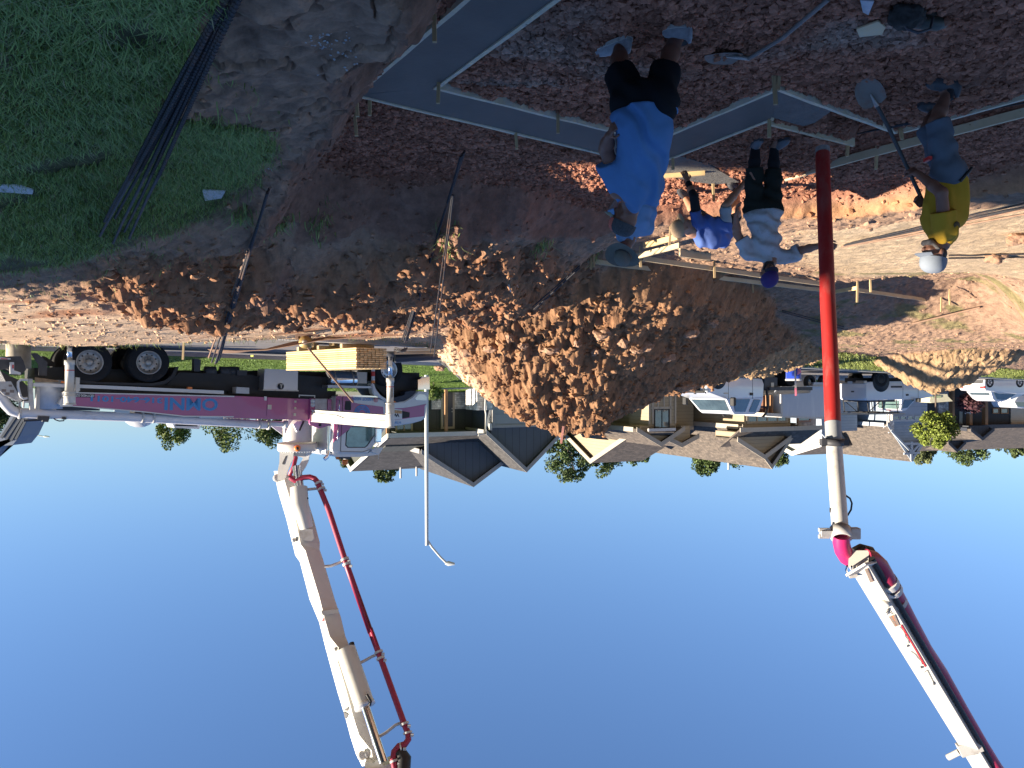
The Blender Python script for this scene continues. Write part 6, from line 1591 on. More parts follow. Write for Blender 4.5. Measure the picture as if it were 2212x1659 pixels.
for i, (e, wd) in enumerate(zip(ends, words)):
 f = ghit(*e); f = U(e[0], e[1], f.y - .15)
 nr = ghit(470 + i * 6, 6); nr = Vector((nr.x, nr.y, nr.z + .03 + .012 * (i % 3)))
 back = nr + (nr - f).normalized() * 1.2
 rod(back, f, "black ribbed reinforcing bar " + wd, r=.011, group=GR)
for i in range(5):
 a = U(584 - i * 1.8, 405 + i * 3, 7.2); b = U((451, 457, 465, 469, 473)[i], (773, 784, 786, 783, 779)[i], 11.9)
 rod(a, b, "bar of the bundle jutting over the sand, " + ("leftmost and rustiest", "second", "middle and longest", "fourth", "rightmost")[i] + " tip", r=.012, group="bars of the bundle jutting over the sand", m=M_rust if i == 0 else None)
for i in range(5):
 a = U(1004 - i * 2.2, 326 + i * 3, 8.5); b = U(869 + i * 2.6, 733 + (i % 3) * 3, 13.3)
 rod(a, b, "bar of the bundle across the spoil bank, " + ("leftmost", "second", "middle", "fourth", "rightmost")[i] + " at its far end", r=.012, group="bars of the bundle across the spoil bank")
for i in range(2):
 rod(U(977 + i * 2, 421, 8.9), U((930, 938)[i], (760, 770)[i], 13.5), "single bar right of the spoil bank bundle, " + ("the shorter one" if i == 0 else "the longer one"), r=.011, group="pair of bars beside the bundle")
for i in range(4):
 a = ghit(1817 + i * 3, 531 - i * 3); b = ghit(2003, 497 - i * 5)
 dirn = (b - a); b = a + dirn.normalized() * 6.0
 k = MB(); P_ = [a.lerp(b, j / 6) for j in range(7)]; P_ = [Vector((p.x, p.y, hz(p.x, p.y) + .02 + .008 * i)) for p in P_]; k.tube(P_, .012, 6)
 setp(k.build("rebar", M_rust if i < 2 else M_rebar), "long bar on the tan pad behind the man in yellow, " + ("farthest", "second farthest", "second nearest", "nearest")[i] + " of four", "rebar", "bars on the tan pad")
for i in range(2):
 k = MB(); a = ghit(2049, 549 + i * 6); b = ghit(2225, 546 + i * 7); P_ = [a.lerp(b, j / 6) for j in range(7)]; P_ = [Vector((p.x, p.y, hz(p.x, p.y) + .02)) for p in P_]; k.tube(P_, .014, 6)
 setp(k.build("rebar", M_rebar), "dark bar pinned under a rock beyond the grey cap, " + ("nearer" if i == 0 else "farther") + " one", "rebar", "bars under the rock")
for i in range(3):
 k = MB(); a = ghit(1150 + i * 3, 656); b = ghit(1252, 570 + i * 2); P_ = [a.lerp(b, j / 5) for j in range(6)]; P_ = [Vector((p.x, p.y, max(p.z, hz(p.x, p.y)) + .03)) for p in P_]; k.tube(P_, .012, 6)
 setp(k.build("rebar", M_rebar), "dark bar in the hollow behind the straw hat, " + ("left", "middle", "right")[i], "rebar", "bars in the hollow")
for i in range(2):
 k = MB(); a = ghit(1690, 664 + i * 4); b = ghit(1822, 702 + i * 4); P_ = [a.lerp(b, j / 5) for j in range(6)]; P_ = [Vector((p.x, p.y, max(p.z, hz(p.x, p.y)) + .05)) for p in P_]; k.tube(P_, .016, 6)
 setp(k.build("rebar", M_rebar), "thin bar on the shaded bank behind the dark cap, " + ("lower" if i == 0 else "upper"), "rebar", "bars on the shaded bank")
k = MB(); a = ghit(1970, 693); b = ghit(2117, 655); k.tube([a + Vector((0, 0, .08)), b + Vector((0, 0, .08))], .03, 6); setp(k.build("pole", M_rust), "slim wooden pole lying on the far bank behind the bright boards", "pole")
for i in range(3):
 a = UG(1850 + i * 8, 290 - i * 2, FT - .02); b = UG(2230, 205 + i * 7, FT - .02)
 rod(a, b, "dark bar laid in the open trench, " + ("nearest board", "middle", "farthest board")[i], r=.008, group="bars in the open trench")
for i in range(3):
 a = UG(1300, 577 + i * 2, G2 - .05); b = UG(1640, 626 + i * 2, G2 - .05); rod(a, b, "bar behind the far form boards, " + ("nearest", "middle", "farthest")[i], r=.012, group="bars behind the far form boards")
def lumber():
 a = U(769, 750, 16.5); b = U(617.7, 766, 18.9)
 d = (b - a); d.z = 0; L = d.length; d.normalize()
 w = Vector((-d.y, d.x, 0))
 if w.x > 0: w = -w
 nc, nr = 8, 10; bw, bh = .098, .046
 proto = None
 base = Vector((a.x, a.y, a.z))
 bev = None
 rg = random.Random(5)
 k = MB(); k.box((L / 2, 0, 0), (L, bw - .010, bh - .009), bev=.006)
 protos = []
 for v in range(1):
  o = k.build("lumber_board", M_lum); protos.append(o)
 for r_ in range(nr):
  for c in range(nc):
   o = protos[0] if (r_ == 0 and c == 0) else protos[0].copy()
   if o.name not in COL.objects: COL.objects.link(o)
   if r_ == nr - 1: where = "top layer"
   elif c == 0: where = "the sunlit long side"
   else: where = "inside the stack, only its sawn end showing"
   m = frame(base + w * (c + .5) * bw + Vector((0, 0, (r_ + .5) * bh)) + d * rg.uniform(-.02, .012), d)
   o.matrix_world = m; o.matrix_basis = m
   ords = ("lowest", "second lowest", "third lowest", "fourth lowest", "fifth lowest", "fifth highest", "fourth highest", "third highest", "second highest", "topmost")
   cols = ("first", "second", "third", "fourth", "fifth", "sixth", "seventh", "last")
   setp(o, "yellow lumber board, " + ords[r_] + " layer, " + cols[c] + " from the stack's long sunlit side", "board", "lumber boards in the yellow stack")
 for f in (.18, .5, .8):
  k = MB(); c = base + d * (L * f); k.beam(c - w * .02 + Vector((0, 0, -.05)), c + w * (nc * bw + .02) + Vector((0, 0, -.05)), .09, .09)
  if f > .3: k.box(c + w * .4 + Vector((0, 0, -.3)), (.12, .5, .42))
  setp(k.build("bearer", M_stake), "squared timber bearer under the yellow lumber stack, " + {.18: "near end", .5: "middle", .8: "far end"}[f], "board", "bearers under the lumber")
 for y0, y1, x0, x1, lb in ((752, 756, 852, 957, "lowest"), (757, 760, 852, 948, "middle"), (761, 765, 852, 952, "top")):
  p, q = U(x0, y0 + 3, 17.1), U(x1, y0 + 1, 17.6); k = MB(); k.beam(p, q, .09, .038); setp(k.build("plank", M_wood), "grey weathered plank beside the yellow stack, " + lb + " of three", "board", "grey planks beside the stack")
 p, q = U(853, 774, 17.6), U(966, 766, 18.1)
 t = thing("drain_pipe", "black corrugated drain pipe with open end beside the yellow lumber", "pipe", loc=(p + q) / 2)
 k = MB(); n = 60; k.tube([p.lerp(q, i / n) for i in range(n + 1)], [.105 + (.006 if i % 2 else 0) for i in range(n + 1)], 18); k.build("tube", mat("black_plastic", (.03, .035, .05), rough=.45), t)
 ax = (q - p).normalized(); k = MB(); k.lathe([(.001, .002), (.09, .004)], q, ax, 20); k.build("opening", M_black, t)
 k = MB(); k.box(q + ax * .008 + Vector((0, 0, 0)), (.05, .01, .09)); k.build("sticker", mat("pale_sticker", (.4, .42, .42), rough=.5), t)
 k = MB(); pts = []
 rgl = random.Random(3)
 c = U(866, 752, 16.6)
 for i in range(26): an = i * .9; pts.append(c + Vector((math.cos(an) * (.12 + rgl.uniform(-.03, .03)), math.sin(an) * .08, .04 + math.sin(i * 1.7) * .05)))
 k.tube(pts, .012, 6); setp(k.build("strap_coil", M_dark), "tangled dark strap between the lumber stack and the grey planks", "strap")
lumber()
def bracket():
 Z2 = ZR(900, 1250, 1900, 2212)
 D = 14.6
 t = thing("float_tool", "rusty brown steel float head with round hub and a long thin slanting handle", "tool", loc=U(*Z2(640, 160), D))
 k = MB(); k.prism([U(*Z2(x, y), D) for x, y in ((577, 150), (600, 140), (725, 142), (785, 150), (770, 165), (700, 160), (700, 225), (660, 260), (635, 250), (625, 160), (605, 165), (608, 190), (580, 185))], (0, .16, 0)); k.build("head", M_rust, t)
 q = U(*Z2(665, 215), D - .02); k = MB(); k.lathe([(.001, 0), (.12, 0), (.12, .2), (.001, .2)], q, (0, 1, 0), 18); k.build("hub", mat("brass_brown", (.35, .24, .09), rough=.5, metal=.4, var=.2), t)
 k = MB(); k.lathe([(.001, -.03), (.05, -.03), (.05, 0), (.001, 0)], q, (0, 1, 0), 14); k.build("bearing", M_steel, t)
 k = MB(); k.tube([U(*Z2(690, 262), D - .02), U(*Z2(1085, 737), D + .6)], .02, 8); k.build("handle", M_rust, t)
 rg = random.Random(9)
 for i in range(9):
  k = MB(); ys = [278 + i * 4, 292 + i * 2, 285 - i * 1.5, 245 - i * 4, 200 - i * 4, 165 + i * 3]; xs = [-180 + i * 8, 60, 330, 560, 800 + i * 10, 1180 + rg.randint(-40, 60)]
  k.tube([U(*Z2(x, y), 14.9 + i * .05 - j * .12) for j, (x, y) in enumerate(zip(xs, ys))], .009, 5)
  setp(k.build("thin_rod", M_rust), "thin bent rod, " + ("first", "second", "third", "fourth", "fifth", "sixth", "seventh", "eighth", "ninth")[i] + " from the street in the fan on the sand", "rebar", "thin bent rods fanned on the sand")
 k = MB(); k.box(U(*Z2(205, 335), 15.5), (.06, .01, .035), rz=.3); setp(k.build("tag", mat("yellow_tag", (.7, .75, .1), rough=.6)), "small yellow green tag on the thin rods at the street edge", "tag")
 k = MB(); k.box(U(*ZR(0, 1250, 1000, 2212)(950, 225), 16.0), (.16, .01, .07), rz=.2); setp(k.build("warning_flag", mat("yellow_flag", (.85, .7, .05), rough=.6)), "yellow scrap of plastic in the weeds by the truck's rear tyres", "litter")
 M_wp = mat("white_plastic", (.45, .48, .52), rough=.35, var=.1, scale=20, bump=.4, bscale=8)
 for (pts, lb) in (([(437, 400), (487, 402), (478, 418), (443, 423)], "crumpled white plastic sheet in the grass between the two rod bundles"), ([(-20, 384), (40, 388), (72, 398), (70, 405), (-20, 400)], "strip of white plastic in the grass at the picture edge")):
  P_ = [ghit(*p) + Vector((0, 0, .03)) for p in pts]; k = MB(); k.prism(P_, (0, 0, .012)); setp(k.build("plastic_sheet", M_wp), lb, "litter")
 P_ = [ghit(*p) + Vector((0, 0, .02)) for p in ((1098, 608), (1118, 610), (1120, 617), (1102, 620))]; k = MB(); k.prism(P_, (0, 0, .01)); setp(k.build("plastic_scrap", M_wp), "pale scrap of plastic on the slope left of the straw hat", "litter")
 k = MB(); p = U(1217, 930, 17.7); k.beam(p - Vector((0, 0, .1)), U(1212, 958, 17.7), .05, .015); setp(k.build("survey_lath", mat("pink_lath", (.55, .25, .2), rough=.7, var=.3)), "pinkish lath standing on top of the big red heap", "stake")
 c = U(40, 757, 21.5); k = MB(); k.lathe([(.001, -.5), (.31, -.5), (.30, .0), (.31, .48), (.27, .50), (.001, .50)], c + Vector((0, 0, .02)), n=24); setp(k.build("concrete_drum", mat("tan_concrete", (.48, .42, .32), rough=.8, var=.25, scale=4)), "tan concrete drum standing behind the truck's hopper", "drum")
bracket()
CLODLAB = ["loose clod below the heap's lit flank, nearest the open drain pipe", "loose clod a step right of the pipe, on the shaded slope", "loose clod in shade straight under the heap's lit flank", "loose clod under the heap's peak, beside its twin",
   "sunlit clod below and left of the heap's peak", "upper of two sunlit clods in the heap's shade", "lower of two sunlit clods in the heap's shade", "clod on the brown slope above the straw hat", "clod high on the heap's shaded left side",
   "clod low on the bank behind the crouching man", "topmost small clod on the heap's shaded side", "clod between the heap's peak and the straw hat", "clod at the very foot of the heap's lit flank", "clod on the heap's lit edge near the street"]
def rocks():
 rg = random.Random(21)
 def rock(c, s, lab, col=(.40, .23, .14), grp=None):
  bm = bmesh.new(); bmesh.ops.create_icosphere(bm, subdivisions=3, radius=1)
  off = Vector((rg.random() * 9, rg.random() * 9, 0))
  for v in bm.verts:
   n = mnoise.fractal(v.co * 1.3 + off, 1, 2, 4); v.co *= 1 + .5 * n
   v.co = Vector((v.co.x * s[0], v.co.y * s[1], v.co.z * s[2]))
  me = bpy.data.meshes.new("clod"); bm.to_mesh(me); bm.free(); me.materials.append(mat("clod_rock", (.34, .20, .125), rough=.95, var=.3, scale=9, bump=.8, bscale=20))
  o = bpy.data.objects.new("clod", me); COL.objects.link(o); o.location = c; setp(o, lab, "clod", grp)
 rock(ghit(2149, 549) + Vector((0, 0, .06)), (.17, .13, .10), "brown rock pinning down the two dark bars on the pad")
 rock(ghit(2205, 505) + Vector((0, 0, .05)), (.2, .15, .13), "reddish rock on the pad at the picture edge, nearer than the bars")
 rock(ghit(1490, 712) + Vector((0, 0, .05)), (.2, .18, .14), "sunlit clod on the shaded foot of the big heap")
 rock(ghit(950, 790) + Vector((0, 0, .05)), (.22, .18, .13), "red clod on the street beside the heap's lower end")
 rock(ghit(1475, 833) + Vector((0, -.1, .02)), (.32, .2, .15), "big orange clod at the crest before the service truck")
 for i, (x, y) in enumerate(((1100, 712), (1130, 725), (1190, 738), (1245, 735), (1285, 750), (1375, 752), (1395, 742), (1300, 705), (1440, 762), (1540, 690), (1385, 775), (1345, 728), (1060, 740), (1010, 752))):
  rock(ghit(x, y) + Vector((0, 0, .04)), (rg.uniform(.08, .2), rg.uniform(.08, .16), rg.uniform(.07, .14)), "large clod at the heap's foot, " + ("left", "lower left", "upper left")[i % 3] + " group, " + ("biggest", "roundest", "flattest", "darkest", "farthest")[i // 3] + " one" if False else CLODLAB[i], grp="large clods at the foot of the heap")
rocks()
def shovel(pts, blade_c, axis, normal, label, up=None, D=None, hl=None):
 t = thing("shovel", label, "shovel", loc=pts[0])
 k = MB(); k.tube(pts, [.017] * len(pts), 10); k.build("handle", hl or mat("grey_handle", (.20, .18, .16), rough=.6, var=.25, scale=8), t)
 x = Vector(axis).normalized(); z = Vector(normal).normalized(); y = z.cross(x).normalized(); z = x.cross(y)
 rows = []
 prof = [(0, .045), (.03, .10), (.10, .115), (.18, .11), (.24, .085), (.285, .04), (.30, .005)]
 k = MB(); vs = []; fs = []
 for side in (0, 1):
  for u, w in prof:
   for j in range(9):
    s = -1 + j / 4
    vs.append(Vector(blade_c) + x * u + y * (w * s) + z * (.035 * s * s * (w / .115) - .012 * math.sin(u / .3 * 3.14)) - z * (.003 * side))
 n = len(prof) * 9
 for i in range(len(prof) - 1):
  for j in range(8):
   q = (i * 9 + j, i * 9 + j + 1, (i + 1) * 9 + j + 1, (i + 1) * 9 + j); fs.append(q); fs.append(tuple(n + a for a in q[::-1]))
 k.add(vs, fs, True); b = k.build("blade", mat("worn_shovel_blade", (.22, .19, .16), rough=.6, metal=.25, dirt=(.22, .10, .06), dirt_amt=.5, dscale=8), t, split=False)
 k = MB(); k.tube([Vector(blade_c) + x * .12 + z * .01, Vector(blade_c) + x * 0.0 + z * .012, pts[-1]], [.006, .02, .019], 10); k.build("socket", M_steel, t)
 return t
p0, p1, p2 = ghit(1790, -25), ghit(1690, 57), ghit(1618, 106)
up_ = Vector((0, 0, .04))
shovel([p0 + up_ * 1.5, p1 + up_ * 2, p2 + up_ * 1.6], ghit(1600, 112) + Vector((0, 0, .03)), ghit(1540, 108) - ghit(1600, 112), (0, 0, 1), "shovel lying flat on the clods in front of everyone")
def junk():
 t = thing("tool_bag", "dark muddy tool bag slumped on the clods at the picture edge", "bag", loc=ghit(1968, 10))
 c = ghit(1960, 12); bm = bmesh.new(); bmesh.ops.create_icosphere(bm, subdivisions=4, radius=1)
 for v in bm.verts:
  n = mnoise.fractal(v.co * 2 + Vector((3, 1, 0)), 1, 2, 4); v.co *= 1 + .25 * n; v.co = Vector((v.co.x * .13, v.co.y * .10, v.co.z * .09)) + c + Vector((0, 0, .06)) - t.location
 me = bpy.data.meshes.new("body"); bm.to_mesh(me); bm.free(); me.materials.append(mat("muddy_canvas", (.045, .042, .036), rough=.9, var=.4, scale=12, bump=.6, bscale=14)); o = bpy.data.objects.new("body", me); COL.objects.link(o); o.parent = t
 for p in me.polygons: p.use_smooth = True
 k = MB(); a = c + Vector((-.05, -.02, .12)); k.tube([a + Vector((-.12, 0, -.04)), a + Vector((-.09, -.02, .05)), a + Vector((0, -.03, .08)), a + Vector((.07, -.02, .05)), a + Vector((.1, 0, -.03))], .01, 8); k.build("strap", M_dark, t)
 for (x, y, s, rz, lb) in ((2010, 28, 1.0, .5, "dark rubber boot beside the tool bag, toe toward the pit"),):
  c = ghit(x, y); t2 = thing("rubber_boot", lb, "boot", loc=c)
  k = MB(); q = c + Vector((0, 0, .05)); k.tube([q + Vector((.14, 0, .0)), q + Vector((.05, .0, .01)), q + Vector((-.06, .02, .01)), q + Vector((-.13, .05, .0))], [.045, .05, .052, .03], 14); k.build("upper", mat("dark_green_rubber", (.035, .04, .03), rough=.5, dirt=(.12, .07, .05), dirt_amt=.4), t2)
  k = MB(); k.tube([q + Vector((.15, 0, -.045)), q + Vector((.05, .0, -.045)), q + Vector((-.06, .02, -.045)), q + Vector((-.15, .06, -.045))], [.03, .04, .045, .02], 10); k.build("sole", mat("boot_sole", (.1, .08, .06), rough=.9), t2)
 for pts, lb, m in (([(1473, 48), (1520, 30), (1536, 42), (1528, 58), (1480, 62)], "grey scrap of board beside the tool bag", M_wood), ([(1858, -14), (1888, -14), (1876, 12), (1864, 10)], "pale bluish plastic scrap at the picture edge", MATS["white_plastic"])):
  if "grey scrap" in lb: pts = [(1850 + x - 1473, y) for x, y in pts]
  P_ = [ghit(*p) + Vector((0, 0, .035)) for p in pts]; k = MB(); k.prism(P_, (0, 0, .012)); setp(k.build("scrap", m), lb, "litter")
junk()
# ================================================================ vehicles parked along the street
M_vwhite = mat("car_white_paint", (.62, .63, .65), rough=.22, coat=.8, var=.03, scale=2)
M_vglass = mat("car_glass", (.05, .075, .085), rough=.05, spec=1, coat=.8, var=.4, scale=1.5)
M_lampred = mat("red_lens", (.45, .02, .02), rough=.2, coat=.5)
M_lampw = mat("clear_lens", (.65, .67, .7), rough=.15, coat=1, metal=.2)
def vframe(px, D, ang, toward, z):
 """x axis along the vehicle's nose; toward = True when the nose points at the viewer's side"""
 a = rad(ang); p = U(px, CY_, D); p.z = z
 x = Vector((math.cos(a), -math.sin(a), 0)) if toward else Vector((-math.cos(a), math.sin(a), 0))
 return frame(p, x)
def bevel_obj(o, w, seg=2):
 bm = bmesh.new(); bm.from_mesh(o.data); bmesh.ops.bevel(bm, geom=list(bm.edges), offset=w, segments=seg, affect='EDGES', profile=.6, clamp_overlap=True)
 for f in bm.faces: f.smooth = True
 bm.to_mesh(o.data); bm.free()
def service_truck():
 Z = ZR(2500, 1350, 3300, 2212)
 m = vframe(1530, 29.0, 34.5, True, -.74)
 t = thing("service_truck", "white flatbed service truck with black grille guard behind the shaded heap", "truck", mat=m)
 B = Body(t)
 W = 1.95
 def b(k, n, mt, p=None, split=True): return k.build(n, mt, p or t, world=False, split=split)
 k = MB(); body = [(800, 400), (812, 450), (800, 540), (1000, 616), (1400, 600), (1410, 450), (1385, 385), (1020, 365), (1000, 330), (900, 330)]
 B.slabZ(k, Z, body, 0, W); cab = b(k, "body", M_vwhite); bevel_obj(cab, .06, 3)
 k = MB(); A = [B.at(Z(x, y), 0) for x, y in ((1000, 612), (1088, 748), (1120, 780), (1335, 782), (1385, 740), (1400, 600))]
 lo = [Vector((p.x, .02, p.z)) for p in A]; hi = [Vector((p.x, W - .02, p.z)) for p in A]
 def inset(ps, f):
  z0 = A[0].z; z1 = A[3].z; c = [Vector((p.x, p.y + f * (p.z - z0) / (z1 - z0), p.z)) for p in ps]; return c
 k.loft([inset(lo, .14), inset(hi, -.14)], smooth=False); gh = b(k, "cabin", M_vwhite); bevel_obj(gh, .04, 2)
 def glass(pts, y, n, z0=A[0].z, z1=A[3].z, th=.012):
  k = MB(); ps = []
  for x, yy in pts:
   p = B.at(Z(x, yy), y); f = .14 * (p.z - z0) / (z1 - z0); ps.append(Vector((p.x, .02 + f - .008, p.z)))
  k.prism(ps, (0, -th, 0)); return b(k, n, M_vglass, gh)
 glass([(1055, 615), (1247, 612), (1217, 752), (1108, 750)], .05, "side_window"); glass([(1287, 615), (1360, 620), (1328, 757), (1257, 752)], .05, "rear_window")
 a0, a1 = A[0], A[1]
 d = (a1 - a0); nrm = Vector((-d.z, 0, d.x)).normalized(); nrm = nrm if nrm.x > 0 else -nrm
 q = [Vector((a0.x, .12, a0.z)) + d * .06 + nrm * .012, Vector((a0.x, W - .12, a0.z)) + d * .06 + nrm * .012, Vector((a0.x, W - .24, a0.z)) + d * .93 + nrm * .012, Vector((a0.x, .24, a0.z)) + d * .93 + nrm * .012]
 k = MB(); k.prism(q, nrm * .012); b(k, "windscreen", M_vglass, gh)
 k = MB()
 p0 = B.at(Z(1100, 640), -.3); k.box((p0.x + .1, -.24, p0.z), (.16, .22, .34), bev=.05); mi = b(k, "mirror", M_black)
 k = MB(); k.box((p0.x + .1, W + .24, p0.z), (.16, .22, .34), bev=.05); b(k, "mirror", M_black)
 k = MB(); p0 = B.at(Z(1267, 558), -.01); k.box((p0.x, -.02, p0.z), (.16, .04, .1)); b(k, "door_handle", M_black, cab)
 k = MB()
 for x in (1020, 1282):
  p, q_ = B.at(Z(x, 380), -.004), B.at(Z(x, 610), -.004); k.box(((p.x + q_.x) / 2, -.002, (p.z + q_.z) / 2), (.012, .008, abs(q_.z - p.z)))
 b(k, "door_gap", M_black, cab)
 k = MB(); p0 = B.at(Z(992, 550), -.01); k.box((p0.x, -.01, p0.z), (.24, .015, .05)); b(k, "badge", M_steel, cab)
 xf = B.at(Z(805, 480), 0).x + .02; zf0, zf1 = B.at(Z(805, 440), 0).z, B.at(Z(805, 545), 0).z
 k = MB(); k.box((xf, W / 2, (zf0 + zf1) / 2), (.06, 1.2, (zf1 - zf0) * .9)); b(k, "grille", M_black)
 k = MB()
 for y in (.2, W - .2): k.box((xf + .005, y, (zf0 + zf1) / 2 + .02), (.08, .36, .34), bev=.04)
 b(k, "headlight", M_lampw)
 k = MB(); k.box((xf + .12, W / 2, zf0 - .22), (.22, W + .05, .26), bev=.04); b(k, "bumper", M_dark)
 k = MB()
 for y in (.0, W): k.tube([(xf + .12, y, zf0 - .1), (xf + .26, y, zf0 + .05), (xf + .26, y, zf1 - .06), (xf + .14, y, zf1)], .03, 8)
 for z in (zf0 + .0, zf0 + .15, zf0 + .3, zf1 - .02): k.tube([(xf + .26, -.0, z), (xf + .30, W / 2, z), (xf + .26, W, z)], .025, 8)
 for y in (.45, W - .45): k.box((xf + .24, y, (zf0 + zf1) / 2), (.05, .09, zf1 - zf0 + .1))
 b(k, "grille_guard", M_black, split=False)
 k = MB()
 for y in (.62, W - .62): k.lathe([(.001, 0), (.1, .01), (.11, .08), (.001, .09)], (xf + .3, y, zf0 + .12), (1, 0, 0), 16)
 b(k, "fog_lamp", M_lampw)
 k = MB(); p, q_ = B.at(Z(1020, 350), -.05), B.at(Z(1380, 372), -.05); k.box(((p.x + q_.x) / 2, -.02, (p.z + q_.z) / 2), (abs(q_.x - p.x), .25, .09)); b(k, "running_board", M_black)
 pw = B.at(Z(905, 400), 0); r = .42
 zg = pw.z - .05
 wheel(t, (pw.x, .16, 0.42), r, .28, .24); wheel(t, (pw.x, W - .16, .42), r, .28, .24, out=-1)
 k = MB(); k.lathe([(.001, -.01), (.49, -.01), (.49, .012), (.001, .012)], (pw.x, -.002, .45), (0, 1, 0), 28); b(k, "wheel_arch", M_black, cab)
 e0, e1 = B.at(Z(1445, 500), 0), B.at(Z(1905, 520), 0)
 k = MB(); k.box(((e0.x + e1.x) / 2, W / 2, e0.z + .0), (abs(e1.x - e0.x), 2.2, .14)); bed = b(k, "flatbed", M_dark)
 xr = (e0.x + e1.x) / 2 - .2
 wheel(t, (xr, .16, .42), r, .26, .24); wheel(t, (xr, W - .16, .42), r, .26, .24, out=-1); wheel(t, (xr, .44, .42), r, .26, .24)
 k = MB(); B.slabZ(k, Z, [(1410, 380), (1550, 375), (1552, 495), (1412, 500)], .0, .6); bx = b(k, "under_box", M_dark)
 k = MB(); k.box(B.at(Z(1497, 460), -.01), (.18, .02, .2)); b(k, "box_latch", M_steel, bx)
 k = MB()
 for y in (-.02, W + .02):
  k.beam(Vector((B.at(Z(1432, 500), 0).x, y, e0.z)), Vector((B.at(Z(1440, 700), 0).x, y, B.at(Z(1440, 700), 0).z)), .07, .07, up=(0, 1, 0))
  k.tube([B.at(Z(1440, 700), 0) * 1.0 + Vector((0, y, 0)), B.at(Z(1418, 770), 0) + Vector((0, y, 0)), B.at(Z(1385, 810), 0) + Vector((0, y, 0))], .05, 8)
 k.box((B.at(Z(1440, 700), 0).x, W / 2, B.at(Z(1440, 700), 0).z), (.08, W, .08))
 b(k, "headache_rack", M_black, split=False)
 k = MB(); k.box((B.at(Z(1500, 600), 0).x, W / 2, e0.z - .25), (abs(e1.x - e0.x) * .9, .8, .3)); b(k, "chassis", M_black)
def cargo_trailer():
 Z = ZR(2500, 1350, 3300, 2212)
 m = vframe(1690, 34.0, 32, True, -.52)
 t = thing("cargo_trailer", "scuffed white box trailer with wooden rear frame behind the service truck", "trailer", mat=m)
 B = Body(t)
 def b(k, n, mt, p=None, split=True): return k.build(n, mt, p or t, world=False, split=split)
 k = MB(); B.slabZ(k, Z, [(1608, 562), (1905, 545), (1950, 430), (2200, 430), (2200, 825), (1608, 800)], 0, 2.0)
 M_scuff = mat("scuffed_white_panel", (.46, .49, .55), rough=.4, dirt=(.66, .67, .68), dirt_amt=.35, dscale=1.6, stretch=(1.6, 1, .5))
 bx = b(k, "box", M_scuff)
 k = MB(); B.slabZ(k, Z, [(1600, 798), (2200, 822), (2200, 836), (1600, 812)], -.03, 2.03); B.slabZ(k, Z, [(1590, 560), (1612, 560), (1612, 800), (1590, 800)], -.02, 2.02); b(k, "edge_trim", M_trimw, bx)
 k = MB(); p0, p1 = B.at(Z(1500, 570), 0), B.at(Z(1600, 770), 0)
 for f in (0, .45, 1):
  x = p0.x + (p1.x - p0.x) * f; k.box((x, .3, (p0.z + p1.z) / 2), (.10, .12, abs(p1.z - p0.z)))
 b(k, "wooden_post", M_cedar)
 k = MB(); k.box(((p0.x + p1.x) / 2 - .1, 1.2, (p0.z + p1.z) / 2), (abs(p1.x - p0.x) * 1.6, 1.5, abs(p1.z - p0.z) * .9)); b(k, "shelf_rack", mat("dark_cedar", (.12, .05, .03), rough=.8, var=.4, scale=6))
 k = MB(); B.slabZ(k, Z, [(1410, 762), (1600, 770), (1600, 808), (1430, 795)], -.02, 2.0); b(k, "canopy_rail", mat("cream_rail", (.66, .6, .48), rough=.6, var=.1))
 for x in (1910, 2060):
  p = B.at(Z(x, 430), .05); wheel(t, (p.x, .1, p.z), .33, .2, .19, rimmat=M_steel); wheel(t, (p.x, 1.9, p.z), .33, .2, .19, out=-1)
 k = MB(); p = B.at(Z(1985, 470), 0); k.box((p.x, -.04, p.z + .02), (1.9, .16, .05)); b(k, "mudguard", M_trimw)
 k = MB(); p = B.at(Z(1640, 480), .0); k.box((p.x + .6, 1, p.z + .1), (2.6, .12, .12)); b(k, "drawbar", M_dark)
